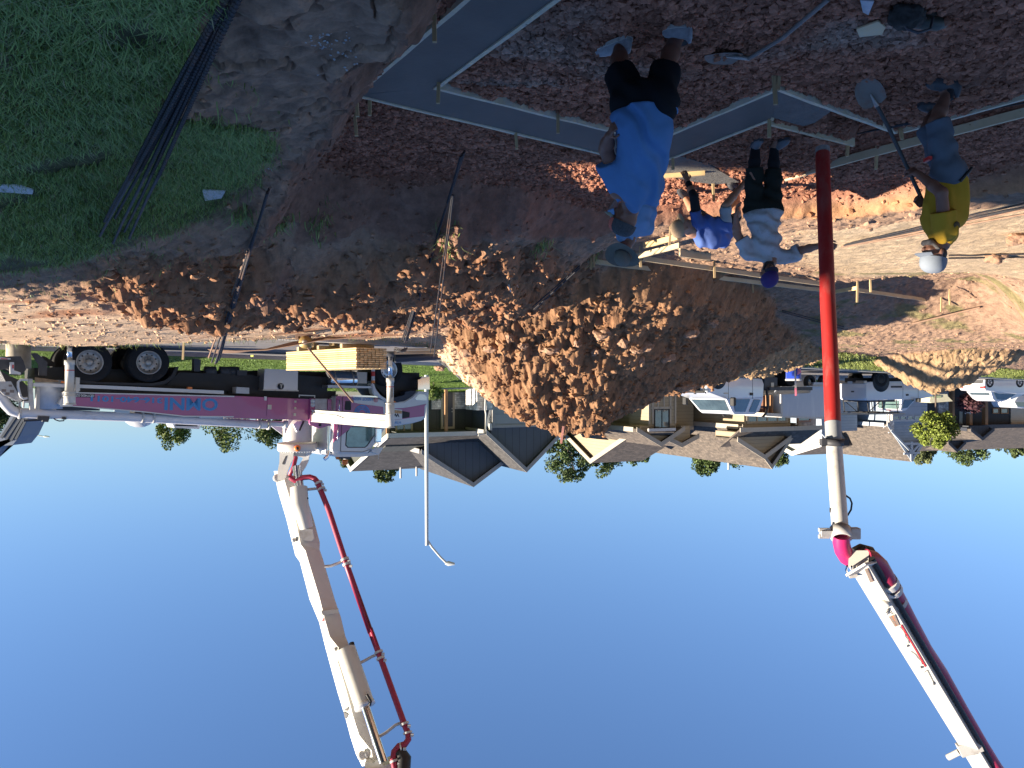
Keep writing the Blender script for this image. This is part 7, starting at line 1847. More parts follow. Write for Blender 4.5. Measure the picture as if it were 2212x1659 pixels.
def pickup():
 Z = ZR(3200, 1350, 4032, 2212)
 a = rad(20); o = Vector((-17.0, 36.8, -.58))
 m = frame(o, (-math.cos(a), math.sin(a), 0))
 t = thing("pickup_truck", "white lifted pickup with ladder rack seen from behind, right of the red hose's top", "pickup", mat=m)
 t["label"] = "white lifted pickup seen from behind, between the red hose and the far soil heap"
 B = Body(t); W = 1.72      # y = 0 faces us, body toward -y
 def b(k, n, mt, p=None, split=True): return k.build(n, mt, p or t, world=False, split=split)
 k = MB(); B.slabZ(k, Z, [(560, 412), (700, 400), (940, 400), (1110, 420), (1260, 450), (1260, 560), (1140, 585), (940, 592), (575, 604), (560, 580)], 0, -W); body = b(k, "body", M_vwhite); bevel_obj(body, .04, 2)
 k = MB(); A = [B.at(Z(x, y), 0) for x, y in ((940, 590), (950, 700), (975, 716), (1005, 708), (1085, 586))]
 z0, z1 = A[0].z, A[2].z
 k.loft([[Vector((p.x, -.02 - .16 * (p.z - z0) / (z1 - z0), p.z)) for p in A], [Vector((p.x, -W + .02 + .16 * (p.z - z0) / (z1 - z0), p.z)) for p in A]], smooth=False); cb = b(k, "cabin", M_vwhite); bevel_obj(cb, .03, 2)
 k = MB(); k.prism([Vector((B.at(Z(x, y), 0).x, -.005 - .16 * (B.at(Z(x, y), 0).z - z0) / (z1 - z0), B.at(Z(x, y), 0).z)) for x, y in ((962, 598), (1066, 594), (1012, 680), (955, 690))], (0, .012, 0)); b(k, "side_window", M_vglass, cb)
 xr = A[0].x - .012
 k = MB(); k.prism([(xr, -.2, z0 + .08), (xr, -W + .2, z0 + .08), (xr + .02, -W + .26, z1 - .1), (xr + .02, -.26, z1 - .1)], (-.014, 0, 0)); b(k, "rear_window", mat("tinted_glass", (.12, .19, .18), rough=.08, spec=1, coat=.6, var=.3, scale=3), cb)
 k = MB(); k.box((xr + .01, -W / 2, z1 - .02), (.05, .3, .03)); b(k, "brake_light", M_lampred, cb)
 p0, p1 = B.at(Z(560, 415), 0), B.at(Z(560, 600), 0)
 k = MB(); k.box((-.012, -W / 2, (p0.z + p1.z) / 2 + .04), (.03, W - .3, (p1.z - p0.z) * .82)); tg = b(k, "tailgate", M_vwhite)
 k = MB(); k.box((-.035, -W / 2, (p0.z + p1.z) / 2 + .02), (.03, .2, .07)); b(k, "tailgate_handle", M_dark, tg)
 k = MB()
 for y in (-.085, -W + .085): k.box((-.012, y, (p0.z + p1.z) / 2 + .02), (.04, .15, .42), bev=.01)
 b(k, "tail_light", M_lampred)
 k = MB(); k.box((-.1, -W / 2, p0.z - .02), (.2, W + .04, .16), bev=.03); bp = b(k, "bumper", M_steel)
 k = MB(); k.box((-.21, -W / 2, p0.z), (.01, .3, .12)); b(k, "number_plate", mat("plate_pale", (.5, .55, .6), rough=.5, var=.3, scale=30), bp)
 pw = B.at(Z(715, 380), 0)
 r = .40
 for x in (pw.x, pw.x + 3.0):
  wheel(t, (x, -.1, pw.z - .02), r, .28, .21, rimmat=M_dark); wheel(t, (x, -W + .1, pw.z - .02), r, .28, .21, out=-1, rimmat=M_dark)
  k = MB(); k.lathe([(.001, -.01), (.52, -.01), (.52, .012), (.001, .012)], (x, .002, pw.z + .1), (0, 1, 0), 28); b(k, "wheel_arch", M_black, body)
 k = MB(); k.box((1.9, -W / 2, pw.z + .05), (4.2, .7, .22)); k.tube([(pw.x, -.2, pw.z), (pw.x, -W + .2, pw.z)], .07, 8); b(k, "chassis", M_black, split=False)
 p, q_ = B.at(Z(820, 460), .01), B.at(Z(935, 460), .01); k = MB(); k.box(((p.x + q_.x) / 2, .008, (p.z + q_.z) / 2), (abs(q_.x - p.x), .012, .09)); b(k, "stripe", M_dark, body)
 p = B.at(Z(990, 545), .01); k = MB(); k.box((p.x, .015, p.z), (.14, .03, .09)); b(k, "door_handle", M_dark, body)
 k = MB()
 for x in (945, 1105): p, q_ = B.at(Z(x, 410), .004), B.at(Z(x, 585), .004); k.box(((p.x + q_.x) / 2, .002, (p.z + q_.z) / 2), (.012, .008, abs(q_.z - p.z)))
 b(k, "door_gap", M_black, body)
 p = B.at(Z(1112, 600), .2); k = MB(); k.box((p.x, .16, p.z), (.14, .24, .2), bev=.04); b(k, "mirror", M_black)
 k = MB(); zt = B.at(Z(560, 735), -.1).z; zb = p1.z
 for x in (.1, 1.0, 1.9):
  for y in (-.08, -W + .08): k.tube([(x, y, zb), (x + .1, y, zt)], .025, 6)
  k.tube([(x + .1, -.08, zt), (x + .1, -W + .08, zt)], .025, 6)
 for y in (-.08, -W + .08): k.tube([(.1, y, zt), (2.1, y, zt)], .025, 6)
 k.tube([(.1, -.08, zt), (1.0, -.08, zb)], .02, 6); k.tube([(.1, -W + .08, zb), (1.0, -W + .08, zt)], .02, 6)
 b(k, "ladder_rack", M_black, split=False)
 k = MB(); k.box((1.0, -W / 2, zb + .02), (1.8, W - .3, .16)); b(k, "load", M_dark)
 k = MB(); k.beam((-.9, -W * .8, zt + .08), (3.6, -W * .7, zt + .12), .2, .06); ob = k.build("long_timber", mat("grey_timber", (.42, .36, .28), rough=.8, var=.15), None); ob.matrix_world = m.copy(); setp(ob, "long pale timber carried on the white pickup's ladder rack", "board")
def sedan():
 Z = ZR(3600, 1480, 4032, 1991)
 m = vframe(2060, 46.0, 20, False, -.50)
 t = thing("sedan", "white hatchback with tinted windows parked beyond the far soil heap", "car", mat=m)
 B = Body(t); W = 1.75
 def b(k, n, mt, p=None, split=True): return k.build(n, mt, p or t, world=False, split=split)
 prof = [(1285, 60), (1270, 130), (1275, 240), (1300, 270), (1450, 290), (1860, 330), (2050, 330), (2200, 290), (2220, 60)]
 k = MB(); B.slabZ(k, Z, prof, 0, -W); body = b(k, "body", M_vwhite); bevel_obj(body, .08, 3)
 top = [(1400, 285), (1480, 420), (1540, 462), (1640, 470), (1740, 440), (1880, 325)]
 A = [B.at(Z(x, y), 0) for x, y in top]; z0, z1 = A[0].z, max(p.z for p in A)
 k = MB(); k.loft([[Vector((p.x, -.04 - .2 * (p.z - z0) / (z1 - z0), p.z)) for p in A], [Vector((p.x, -W + .04 + .2 * (p.z - z0) / (z1 - z0), p.z)) for p in A]], smooth=False); cb = b(k, "cabin", M_vwhite); bevel_obj(cb, .05, 2)
 k = MB(); k.prism([Vector((B.at(Z(x, y), 0).x, -.03 - .2 * (B.at(Z(x, y), 0).z - z0) / (z1 - z0), B.at(Z(x, y), 0).z)) for x, y in ((1455, 300), (1560, 325), (1860, 335), (1745, 425), (1640, 440), (1545, 425))], (0, .02, 0)); b(k, "side_window", M_vglass, cb)
 a0, a1 = A[0], A[2]; d = a1 - a0; n = Vector((-abs(d.z), 0, abs(d.x))).normalized()
 k = MB(); k.prism([Vector((a0.x, -.2, a0.z)) + d * .1 + n * .03, Vector((a0.x, -W + .2, a0.z)) + d * .1 + n * .03, Vector((a0.x, -W + .32, a0.z)) + d * .85 + n * .03, Vector((a0.x, -.32, a0.z)) + d * .85 + n * .03], n * .012); b(k, "rear_window", M_vglass, cb)
 k = MB()
 for y in (-.15, -W + .15): k.box((B.at(Z(1278, 205), 0).x + .03, y, B.at(Z(1278, 205), 0).z), (.12, .34, .14), bev=.03)
 b(k, "tail_light", M_lampred)
 k = MB(); k.box((B.at(Z(1278, 120), 0).x, -W / 2, B.at(Z(1278, 110), 0).z), (.1, W - .2, .2)); b(k, "bumper", M_dark)
 for x in (1370, 1915):
  p = B.at(Z(x, 115), 0); wheel(t, (p.x, -.08, p.z), .33, .22, .22, rimmat=M_dark, spokes=5); wheel(t, (p.x, -W + .08, p.z), .33, .22, .22, out=-1, rimmat=M_dark, spokes=5)
 m = vframe(2190, 51.0, 20, False, -.35)
 t = thing("van", "white van cut off by the picture edge in front of the beige garage", "van", mat=m); B = Body(t)
 k = MB(); B.slabZ(k, Z, [(1740, 440), (1990, 340), (2300, 320), (2300, 60), (1850, 60), (1740, 430)], 0, -1.9); body = k.build("body", M_vwhite, t, world=False); bevel_obj(body, .06, 2)
 k = MB(); B.slabZ(k, Z, [(1812, 470), (1870, 575), (1991, 590), (2300, 590), (2300, 320), (1900, 360)], -.08, -1.8); cb = k.build("cabin", M_vwhite, t, world=False); bevel_obj(cb, .04, 2)
 k = MB(); B.slabZ(k, Z, [(1835, 478), (1885, 558), (2150, 562), (2150, 478)], -.06, -.1); k.build("side_window", M_vglass, cb, world=False)
 p = B.at(Z(1900, 120), 0); wheel(t, (2.2, -.1, .33), .33, .22, .2)
 c = U(*ZR(3600, 1480, 4032, 1991)(480, 420), 43.5)
 t = thing("utility_trailer", "small trailer under a cream canvas cover behind the far soil heap", "trailer", loc=c)
 P4 = [U(*Z(x, y), 43.5) for x, y in ((275, 470), (325, 490), (700, 460), (610, 370), (600, 330), (350, 335), (290, 400))]
 k = MB(); k.prism(P4, (0, 1.4, 0)); k.build("canvas_cover", mat("cream_canvas", (.62, .58, .42), rough=.85, var=.08), t)
 k = MB(); k.box(c + Vector((0, .8, -.9)), (1.9, 1.3, .12)); k.build("frame", M_dark, t)
 for s in (-1, 1): wheel_c = c + Vector((.1, .8 + s * .7, -1.1)) - Vector(t.location); wheel(t, wheel_c, .3, .18, .17, out=-1 if s < 0 else 1)
 k = MB(); a, b2 = U(*Z(335, 380), 43.48), U(*Z(485, 380), 43.48); k.box((a + b2) / 2, (abs(a.x - b2.x), .02, .12)); k.build("printed_band", mat("faded_green", (.35, .42, .25), rough=.8, var=.5, scale=40), t)
def mixer():
 Z = ZR(0, 1350, 500, 1843)
 t = thing("concrete_mixer_chute", "dark blue ribbed steel chute of a mixer truck at the picture edge behind the hopper", "mixer chute", loc=U(*Z(150, 1250), 22.5))
 D = 22.5
 mt = mat("chute_blue_grey", (.16, .20, .27), rough=.5, dirt=(.3, .3, .3), dirt_amt=.2, dscale=3)
 k = MB(); k.prism([U(*Z(x, y), D) for x, y in ((-300, 1510), (0, 1495), (180, 1485), (290, 1350), (430, 1060), (400, 1020), (190, 1000), (0, 1330), (-300, 1700))], (0, .9, 0)); pl = k.build("panel", mt, t)
 k = MB()
 for (a, c) in (((20, 1380), (250, 1040)), ((90, 1400), (330, 1040)), ((160, 1420), (370, 1050)), ((230, 1400), (410, 1060))): k.beam(U(*Z(*a), D - .03), U(*Z(*c), D - .03), .04, .07)
 k.build("rib", mat("chute_dark", (.05, .065, .09), rough=.5), pl, split=True)
 k = MB(); k.lathe([(.001, 0), (.6, .1), (1.1, 1.2), (1.2, 2.6), (.9, 4.0), (.001, 4.3)], U(*Z(-400, 1100), 23.4), (.85, .2, -.35), 28); k.build("drum", M_white, t)
def street_lamp(px, y0, y1, arm, D, label):
 t = thing("street_lamp", label, "street lamp", loc=U(px, y0, D))
 k = MB(); a, b = U(px, y0 - 12, D), U(px + 1, y1, D); s = min(D / 34, 1.4)
 k.tube([a, b], [.095 * s, .075 * s], 12); k.build("pole", mat("lamp_pole_paint", (.50, .53, .53), rough=.5, var=.05), t)
 k = MB(); pts = [U(x, y, D) for x, y in arm]; k.tube(pts, .05 * s, 8); ar = k.build("arm", MATS["lamp_pole_paint"], t)
 e = pts[-1]; d = (pts[-1] - pts[-2]).normalized(); d.z = .05; k = MB(); k.tube([e - d * .1 * s, e + d * .1 * s, e + d * .5 * s], [.05 * s, .11 * s, .05 * s], 10); k.build("lamp_head", MATS["lamp_pole_paint"], ar)
service_truck(); cargo_trailer(); pickup(); sedan(); mixer()
street_lamp(921, 808, 1178, [(924, 1168), (933, 1182), (950, 1202), (965, 1217)], 33.5, "tall pale street lamp whose pole crosses the pump truck's bonnet")
street_lamp(56, 905, 938, [(57, 934), (70, 938), (85, 941), (96, 943)], 105, "tiny distant street lamp seen over the truck's hopper")
def cooler():
 Z = ZR(2500, 1350, 3300, 2212); D = 28.5
 c = U(1714, 806, D)
 t = thing("cool_box", "blue cool box with white lid standing on the verge beside the hose", "cool box", loc=c)
 m = Matrix.Rotation(.5, 3, 'Z')
 k = MB(); k.box(c, (.50, .34, .42), m=m, bev=.03); bd = k.build("body", mat("cooler_blue", (.02, .06, .42), rough=.35), t)
 k = MB(); k.box(c + Vector((0, 0, .245)), (.53, .37, .08), m=m, bev=.02); k.build("lid", M_trimw, t)
 k = MB(); k.box(c + m @ Vector((-.05, -.18, .05)), (.16, .03, .12), m=m); k.build("handle", mat("cooler_dark_blue", (.01, .03, .25), rough=.4), bd)
 for dx in (-.2, .2):
  k = MB(); k.tube([c + Vector((dx, .05, -.2)), c + Vector((dx, .05, -.55))], .02, 6); k.build("leg", M_steel, t)
 k = MB(); k.beam(U(1717, 788, 28.1), U(1719, 838, 28.1), .06, .02, up=(0, 1, 0)); k2 = k.build("survey_lath", mat("white_lath", (.62, .55, .5), rough=.7)); setp(k2, "white survey lath with pink top in front of the cool box", "stake")
 k = MB(); k.beam(U(1719, 838, 28.1), U(1719.5, 855, 28.1), .062, .022, up=(0, 1, 0)); o = k.build("pink_tip", mat("pink_spray", (.8, .22, .3), rough=.6)); o.parent = k2
 k = MB(); k.tube([U(1725, 797, 28.0), U(1727, 803, 28.0), U(1723, 809, 28.0)], [.05, .07, .02], 6); o = k.build("pink_ribbon", MATS["pink_spray"]); o.parent = k2
cooler()
# ================================================================ trees
def leafmat(n, c):
 m = mat(n, c, rough=.6, spec=.2, attr=True)
 return m
M_leaf = leafmat("leaves", (.08, .12, .03))
M_bark = mat("bark", (.12, .09, .07), rough=.9, var=.3, scale=6, bump=.8, bscale=12)
def tree(name, label, px, py_top, D, w_px, h_px, col, seed, group=None, n=5200, leaf=.26, trunk_px=None, cat="tree", base_z=None):
 """crown spans w_px across and h_px down from py_top; a trunk with limbs under it"""
 rg = np.random.default_rng(seed)
 s = D / F_
 W, H = w_px * s / 2, h_px * s / 2
 top = U(px, py_top, D); c = Vector((top.x, D, top.z - H))
 gz = base_z if base_z is not None else -.2
 t = thing(name, label, cat, loc=(c.x, D, gz), group=group)
 nc = 46
 a = rg.uniform(0, 6.283, nc); z = rg.uniform(-.75, 1, nc); rr = np.sqrt(np.clip(1 - z * z, 0, 1)) * rg.uniform(.25, 1.0, nc) ** .6
 cc = np.stack([rr * np.cos(a) * W, rr * np.sin(a) * W * .8, z * H * rg.uniform(.7, 1.02, nc)], 1)
 cr = rg.uniform(.16, .34, nc) * (W + H) / 2
 k = rg.integers(0, nc, n)
 d = rg.normal(0, 1, (n, 3)); d /= np.linalg.norm(d, axis=1)[:, None]; d *= rg.uniform(.35, 1, n)[:, None] ** .5
 P = cc[k] + d * cr[k][:, None]
 u = rg.normal(0, 1, (n, 3)); u /= np.linalg.norm(u, axis=1)[:, None]
 v = np.cross(u, rg.normal(0, 1, (n, 3))); v /= np.linalg.norm(v, axis=1)[:, None]
 sz = leaf * rg.uniform(.5, 1.2, n)[:, None]
 V = np.stack([P - u * sz * .5, P + v * sz * .28, P + u * sz * .5, P - v * sz * .28], 1).reshape(-1, 3)
 Fq = np.arange(n * 4).reshape(n, 4)
 cl = np.array(col)[None] * rg.uniform(.55, 1.5, (n, 1)) * (1 + .25 * rg.normal(0, 1, (nc, 1)).clip(-1, 1)[k])
 base = Vector((c.x, D, c.z)) - Vector(t.location)
 V = V + np.array(base)[None]
 np_mesh("crown", V, Fq, M_leaf, cols=np.clip(np.repeat(cl, 4, 0), .005, .6), parent=t)
 tr = trunk_px * s if trunk_px else max(.12, W * .09)
 kb = MB(); b0 = Vector((0, 0, -.3)); b1 = base + Vector((0, 0, -H * .5)); kb.tube([b0, b0.lerp(b1, .5) + Vector((W * .03, 0, 0)), b1, base + Vector((0, 0, H * .4))], [tr, tr * .75, tr * .6, tr * .2], 8)
 for i in range(7):
  q = cc[int(rg.integers(0, nc))]; st = b1.lerp(base, float(rg.uniform(-.2, .8))); kb.tube([st, st.lerp(base + Vector(q), .5) + Vector((0, 0, H * .08)), base + Vector(q)], [tr * .4, tr * .25, tr * .08], 5)
 kb.build("trunk", M_bark, t, world=False, split=False)
 return t
GRN = (.075, .105, .035)
TG = "trees beyond the houses"
tree("tree", "round sunlit tree behind the pump deck, nearer the truck's rear", 370, 966, 74, 84, 130, (.11, .145, .035), 1, TG)
tree("tree", "round sunlit tree behind the pump deck, nearer the pedestal", 486, 971, 72, 92, 140, (.10, .135, .035), 2, TG)
tree("tree", "dark tree behind the truck's pedestal, on the hopper side", 580, 964, 70, 70, 120, (.08, .11, .035), 3, TG)
tree("tree", "dark tree between the truck's pedestal and cab", 682, 966, 70, 66, 120, (.07, .10, .035), 4, TG)
tree("tree", "small tree tip right behind the cab's orange beacons", 748, 1009, 68, 30, 60, GRN, 5, TG, n=1500)
tree("tree", "loose dark tree rising over the dark house's ridge beside the lamp pole", 832, 1040, 66, 56, 70, GRN, 6, TG, n=2600)
tree("tree", "large rounded tree between the dark house and the tan gable", 1228, 1042, 66, 88, 110, (.085, .12, .045), 7, TG)
tree("tree", "lower ragged tree behind the tan gable's ridge", 1305, 1023, 68, 92, 80, GRN, 8, TG)
tree("tree", "tree tips at the middle of the tan house's long ridge", 1378, 1006, 70, 50, 46, GRN, 9, TG, n=1600)
tree("tree", "bushy tree rising behind the tan house's right roof end", 1528, 1029, 66, 70, 90, (.075, .11, .035), 10, TG)
tree("tree", "low tree top seen beside the tan house's white vent pipe", 1590, 1008, 68, 60, 60, GRN, 11, TG, n=2000)
tree("tree", "small dark tree right behind the tan house's tall front gable", 1686, 1008, 66, 40, 70, GRN, 12, TG, n=1800)
tree("tree", "low tree tips behind the blue grey house next to the hose", 1840, 977, 75, 60, 30, GRN, 13, TG, n=1500)
tree("tree", "pale tree between the truss gable and the black house", 1995, 1000, 72, 52, 70, (.12, .14, .06), 14, TG)
tree("tree", "wide tree above the black house's ridge", 2090, 998, 74, 100, 80, (.085, .12, .04), 15, TG)
tree("tree", "tree at the picture edge above the black house", 2195, 986, 74, 70, 70, (.09, .12, .045), 16, TG)
tree("tree", "narrow tree top between the two trees over the black house", 2145, 975, 76, 50, 50, (.09, .12, .05), 17, TG, n=1600)
tree("tree", "dark tree at the picture edge behind the mixer chute", -5, 935, 60, 80, 130, (.05, .075, .03), 18, TG)
tree("tree", "young bright green tree standing before the blue grey house's garage", 2022, 966, 41, 82, 84, (.17, .21, .04), 19, n=6500, leaf=.17, trunk_px=2.4, base_z=-.4)
def shrub(px, py, D, r, label, col):
 rg = np.random.default_rng(int(px)); c = U(px, py, D); n = 900
 t = thing("shrub", label, "shrub", loc=c)
 d = rg.normal(0, 1, (n, 3)); d /= np.linalg.norm(d, axis=1)[:, None]; P = d * r * rg.uniform(.3, 1, n)[:, None]; P[:, 2] = P[:, 2] * .8 + r * .3
 u = rg.normal(0, 1, (n, 3)); u /= np.linalg.norm(u, axis=1)[:, None]; v = np.cross(u, d); s = r * .16
 V = np.stack([P - u * s, P + v * s * .5, P + u * s, P - v * s * .5], 1).reshape(-1, 3)
 np_mesh("foliage", V, np.arange(n * 4).reshape(n, 4), M_leaf, cols=np.repeat(np.array(col)[None] * rg.uniform(.5, 1.5, (n, 1)), 4, 0), parent=t)
 k = MB(); k.tube([(0, 0, -r), (0, 0, r * .4)], .02, 5); k.build("stem", M_bark, t, world=False)
shrub(937, 842, 36, .5, "green shrub under the dark house's door", (.09, .13, .03))
shrub(1088, 818, 33, .3, "small dark red shrub at the lawn's end by the heap", (.14, .03, .03))
shrub(2095, 862, 52, .9, "dark red shrub before the black house's porch", (.07, .03, .035))
for i, (px, py, r, lb) in enumerate(((968, 520, .16, "leafy weed clump under the spoil bank's bars"), (1168, 528, .14, "spiky weed on the bank left of the straw hat"), (1285, 553, .10, "small weed at the near end of the far forms"), (690, 468, .12, "low weeds on top of the dark bank"), (610, 478, .13, "low weeds on the bank's corner by the turf"), (520, 455, .1, "weed on the turf's edge"))):
 g = ghit(px, py); rg = np.random.default_rng(i + 70); n = 70
 X = g.x + rg.normal(0, r * .7, n); Y = g.y + rg.normal(0, r * .7, n); Z_ = full_land(X, Y)['z']
 c = np.array([[.24, .30, .10]]) * rg.uniform(.6, 1.4, (n, 1))
 o = blades("weed_clump", X, Y, Z_, rg.uniform(.06, .2, n), MATS["grass_blade"], lb, cols=c, width=.006, lean=1.5, seed=i)
 del o["kind"]; o["category"] = "weed"
# ================================================================ people: each body is one continuous surface
class Field:
 """signed distance field on a grid, polygonised with surface nets"""
 def __init__(self, lo, hi, h):
  self.lo = np.array(lo, float); self.h = h
  self.n = np.ceil((np.array(hi) - self.lo) / h).astype(int) + 1
  self.S = np.full(self.n, .5, np.float32)
 def _win(self, lo, hi):
  a = np.clip(((np.array(lo) - self.lo) / self.h).astype(int), 0, self.n - 1); b = np.clip(((np.array(hi) - self.lo) / self.h).astype(int) + 2, 1, self.n)
  sl = tuple(slice(i, j) for i, j in zip(a, b))
  ax = [self.lo[i] + self.h * np.arange(a[i], b[i]) for i in range(3)]
  return sl, np.meshgrid(*ax, indexing='ij')
 def _merge(self, sl, d, k):
  s = self.S[sl]
  if k <= 0: self.S[sl] = np.minimum(s, d); return
  h = np.clip(.5 + .5 * (s - d) / k, 0, 1)
  self.S[sl] = s * (1 - h) + d * h - k * h * (1 - h)
 def cone(self, a, b, ra, rb, k=.02, flat=False, sub=False, disp=None, flat_a=False):
  a = np.array(a, float); b = np.array(b, float); m = max(ra, rb) + .07
  sl, (X, Y, Z) = self._win(np.minimum(a, b) - m, np.maximum(a, b) + m)
  d = b - a; L2 = float(d @ d) + 1e-9
  t = ((X - a[0]) * d[0] + (Y - a[1]) * d[1] + (Z - a[2]) * d[2]) / L2
  tc = np.clip(t, 0, 1)
  dist = np.sqrt((X - a[0] - tc * d[0]) ** 2 + (Y - a[1] - tc * d[1]) ** 2 + (Z - a[2] - tc * d[2]) ** 2) - (ra + (rb - ra) * tc)
  if disp is not None: dist = dist + disp(X, Y, Z)
  if flat: dist = np.maximum(dist, (t - 1) * math.sqrt(L2))
  if flat_a: dist = np.maximum(dist, -t * math.sqrt(L2))
  if sub: self.S[sl] = np.maximum(self.S[sl], -dist)
  else: self._merge(sl, dist, k)
 def ell(self, c, r, axes=None, k=.02, sub=False):
  c = np.array(c, float); R = np.eye(3) if axes is None else np.array([list(v) for v in axes])
  m = max(r) + .05
  sl, (X, Y, Z) = self._win(c - m, c + m)
  P = [(X - c[0]) * R[i][0] + (Y - c[1]) * R[i][1] + (Z - c[2]) * R[i][2] for i in range(3)]
  q = np.sqrt(sum((P[i] / r[i]) ** 2 for i in range(3))) + 1e-6
  q2 = np.sqrt(sum((P[i] / r[i] ** 2) ** 2 for i in range(3))) + 1e-6
  dist = q * (q - 1) / q2
  if sub: self.S[sl] = np.maximum(self.S[sl], -dist)
  else: self._merge(sl, dist, k)
 def plane_cut(self, p, n, lo=None, hi=None):
  sl, (X, Y, Z) = self._win(self.lo if lo is None else lo, self.lo + self.h * self.n if hi is None else hi)
  self.S[sl] = np.maximum(self.S[sl], (X - p[0]) * n[0] + (Y - p[1]) * n[1] + (Z - p[2]) * n[2])
 def mesh(self):
  S = self.S; ins = S < 0
  nx, ny, nz = self.n
  c = np.zeros((nx - 1, ny - 1, nz - 1), np.int8)
  for i in (0, 1):
   for j in (0, 1):
    for k in (0, 1): c += ins[i:nx - 1 + i, j:ny - 1 + j, k:nz - 1 + k]
  act = (c > 0) & (c < 8)
  idx = -np.ones(act.shape, np.int64); I = np.argwhere(act); idx[act] = np.arange(len(I))
  acc = np.zeros((len(I), 3)); cnt = np.zeros(len(I))
  cr = [(i, j, k) for i in (0, 1) for j in (0, 1) for k in (0, 1)]
  for A in cr:
   for ax in range(3):
    if A[ax]: continue
    Bc = list(A); Bc[ax] = 1
    va = S[I[:, 0] + A[0], I[:, 1] + A[1], I[:, 2] + A[2]]; vb = S[I[:, 0] + Bc[0], I[:, 1] + Bc[1], I[:, 2] + Bc[2]]
    x = (va < 0) != (vb < 0); t = np.where(x, va / np.where(np.abs(va - vb) < 1e-9, 1, va - vb), 0)
    p = np.array(A, float)[None] + np.zeros((len(I), 3)); p[:, ax] += t
    acc[x] += p[x]; cnt[x] += 1
  V = self.lo + self.h * (I + acc / np.maximum(cnt, 1)[:, None])
  Q = []
  for ax in range(3):
   o = [i for i in range(3) if i != ax]
   sa = [slice(None)] * 3; sb = [slice(None)] * 3; sa[ax] = slice(0, -1); sb[ax] = slice(1, None)
   cr_ = ins[tuple(sa)] != ins[tuple(sb)]
   E = np.argwhere(cr_); E = E[(E[:, o[0]] > 0) & (E[:, o[1]] > 0) & (E[:, o[0]] < self.n[o[0]] - 1) & (E[:, o[1]] < self.n[o[1]] - 1)]
   def at(d0, d1):
    G = E.copy(); G[:, o[0]] -= d0; G[:, o[1]] -= d1; return idx[G[:, 0], G[:, 1], G[:, 2]]
   q = np.stack([at(1, 1), at(0, 1), at(0, 0), at(1, 0)], 1)
   fl = ins[E[:, 0], E[:, 1], E[:, 2]]
   if ax == 1: fl = ~fl
   q[~fl] = q[~fl][:, ::-1]; Q.append(q)
  return V, np.concatenate(Q)
 def obj(self, name, m, parent):
  V, Q = self.mesh()
  V = V - np.array(parent.location)[None]
  return np_mesh(name, V, Q, m, smooth=True, parent=parent)
def v3(p): return np.array([p[0], p[1], p[2]], float)
SK = {}
def skin(n, c):
 return mat(n, c, rough=.5, spec=.4, var=.08, scale=20)
def foldf(amp, freq, dirn, seed=0):
 dn = np.array(dirn, float); dn /= np.linalg.norm(dn)
 def f(X, Y, Z):
  n = vnoise2(X * 6 + seed, Z * 5 + Y * 3, seed) * 5 + vnoise2(X * 14 + Y * 9, Z * 11, seed + 3) * 2.2
  return amp * np.sin(freq * (X * dn[0] + Y * dn[1] + Z * dn[2]) + n) * (.35 + vnoise2(X * 5 + Y * 4, Z * 4 + seed, seed + 7)) * 1.5
 return f
def add_hand(F, wrist, d, n, curl=.5, r=1.0, side=1, spread=.0):
 """palm with five fingers; d points to the fingertips, n is the palm's inner normal (fingers curl toward it), side gives the thumb's side"""
 w = v3(wrist); d = v3(d) / np.linalg.norm(v3(d)); n = v3(n); n = n - d * (n @ d); n /= np.linalg.norm(n); s = np.cross(d, n) * side
 for j, o in enumerate((-.030, -.010, .010, .030)):
  F.cone(w + s * o * .5 * r, w + d * .085 * r + s * o * r, .013 * r, .0105 * r, k=.012)
 ln = ((.040, .024, .020), (.046, .029, .022), (.043, .027, .021), (.033, .020, .018))
 for j, o in enumerate((.030, .010, -.010, -.030)):
  p = w + d * .085 * r + s * o * r; a = 0
  for q, l in enumerate(ln[j]):
   a += curl * (.75, .85, .6)[q] * (1 + .08 * j)
   e = p + (d * math.cos(a) + n * math.sin(a) + s * o * spread * 4) * l * r
   F.cone(p, e, (.0098 - .0009 * q) * r, (.0092 - .001 * q) * r, k=.003); p = e
 p = w + d * .025 * r + s * .022 * r
 e = p + (d * .55 + s * .75 + n * .35) * .045 * r; F.cone(p, e, .0135 * r, .011 * r, k=.010)
 e2 = e + (d * .75 + s * .15 + n * .6 * curl) * .032 * r; F.cone(e, e2, .0108 * r, .0095 * r, k=.004)
 e3 = e2 + (d * .7 - s * .15 + n * .8 * curl) * .024 * r; F.cone(e2, e3, .0095 * r, .008 * r, k=.003)
def head_axes(fwd, up):
 f = Vector(fwd).normalized(); u = Vector(up); u = (u - f * u.dot(f)).normalized(); r = f.cross(u)
 return v3(f), v3(u), v3(r)
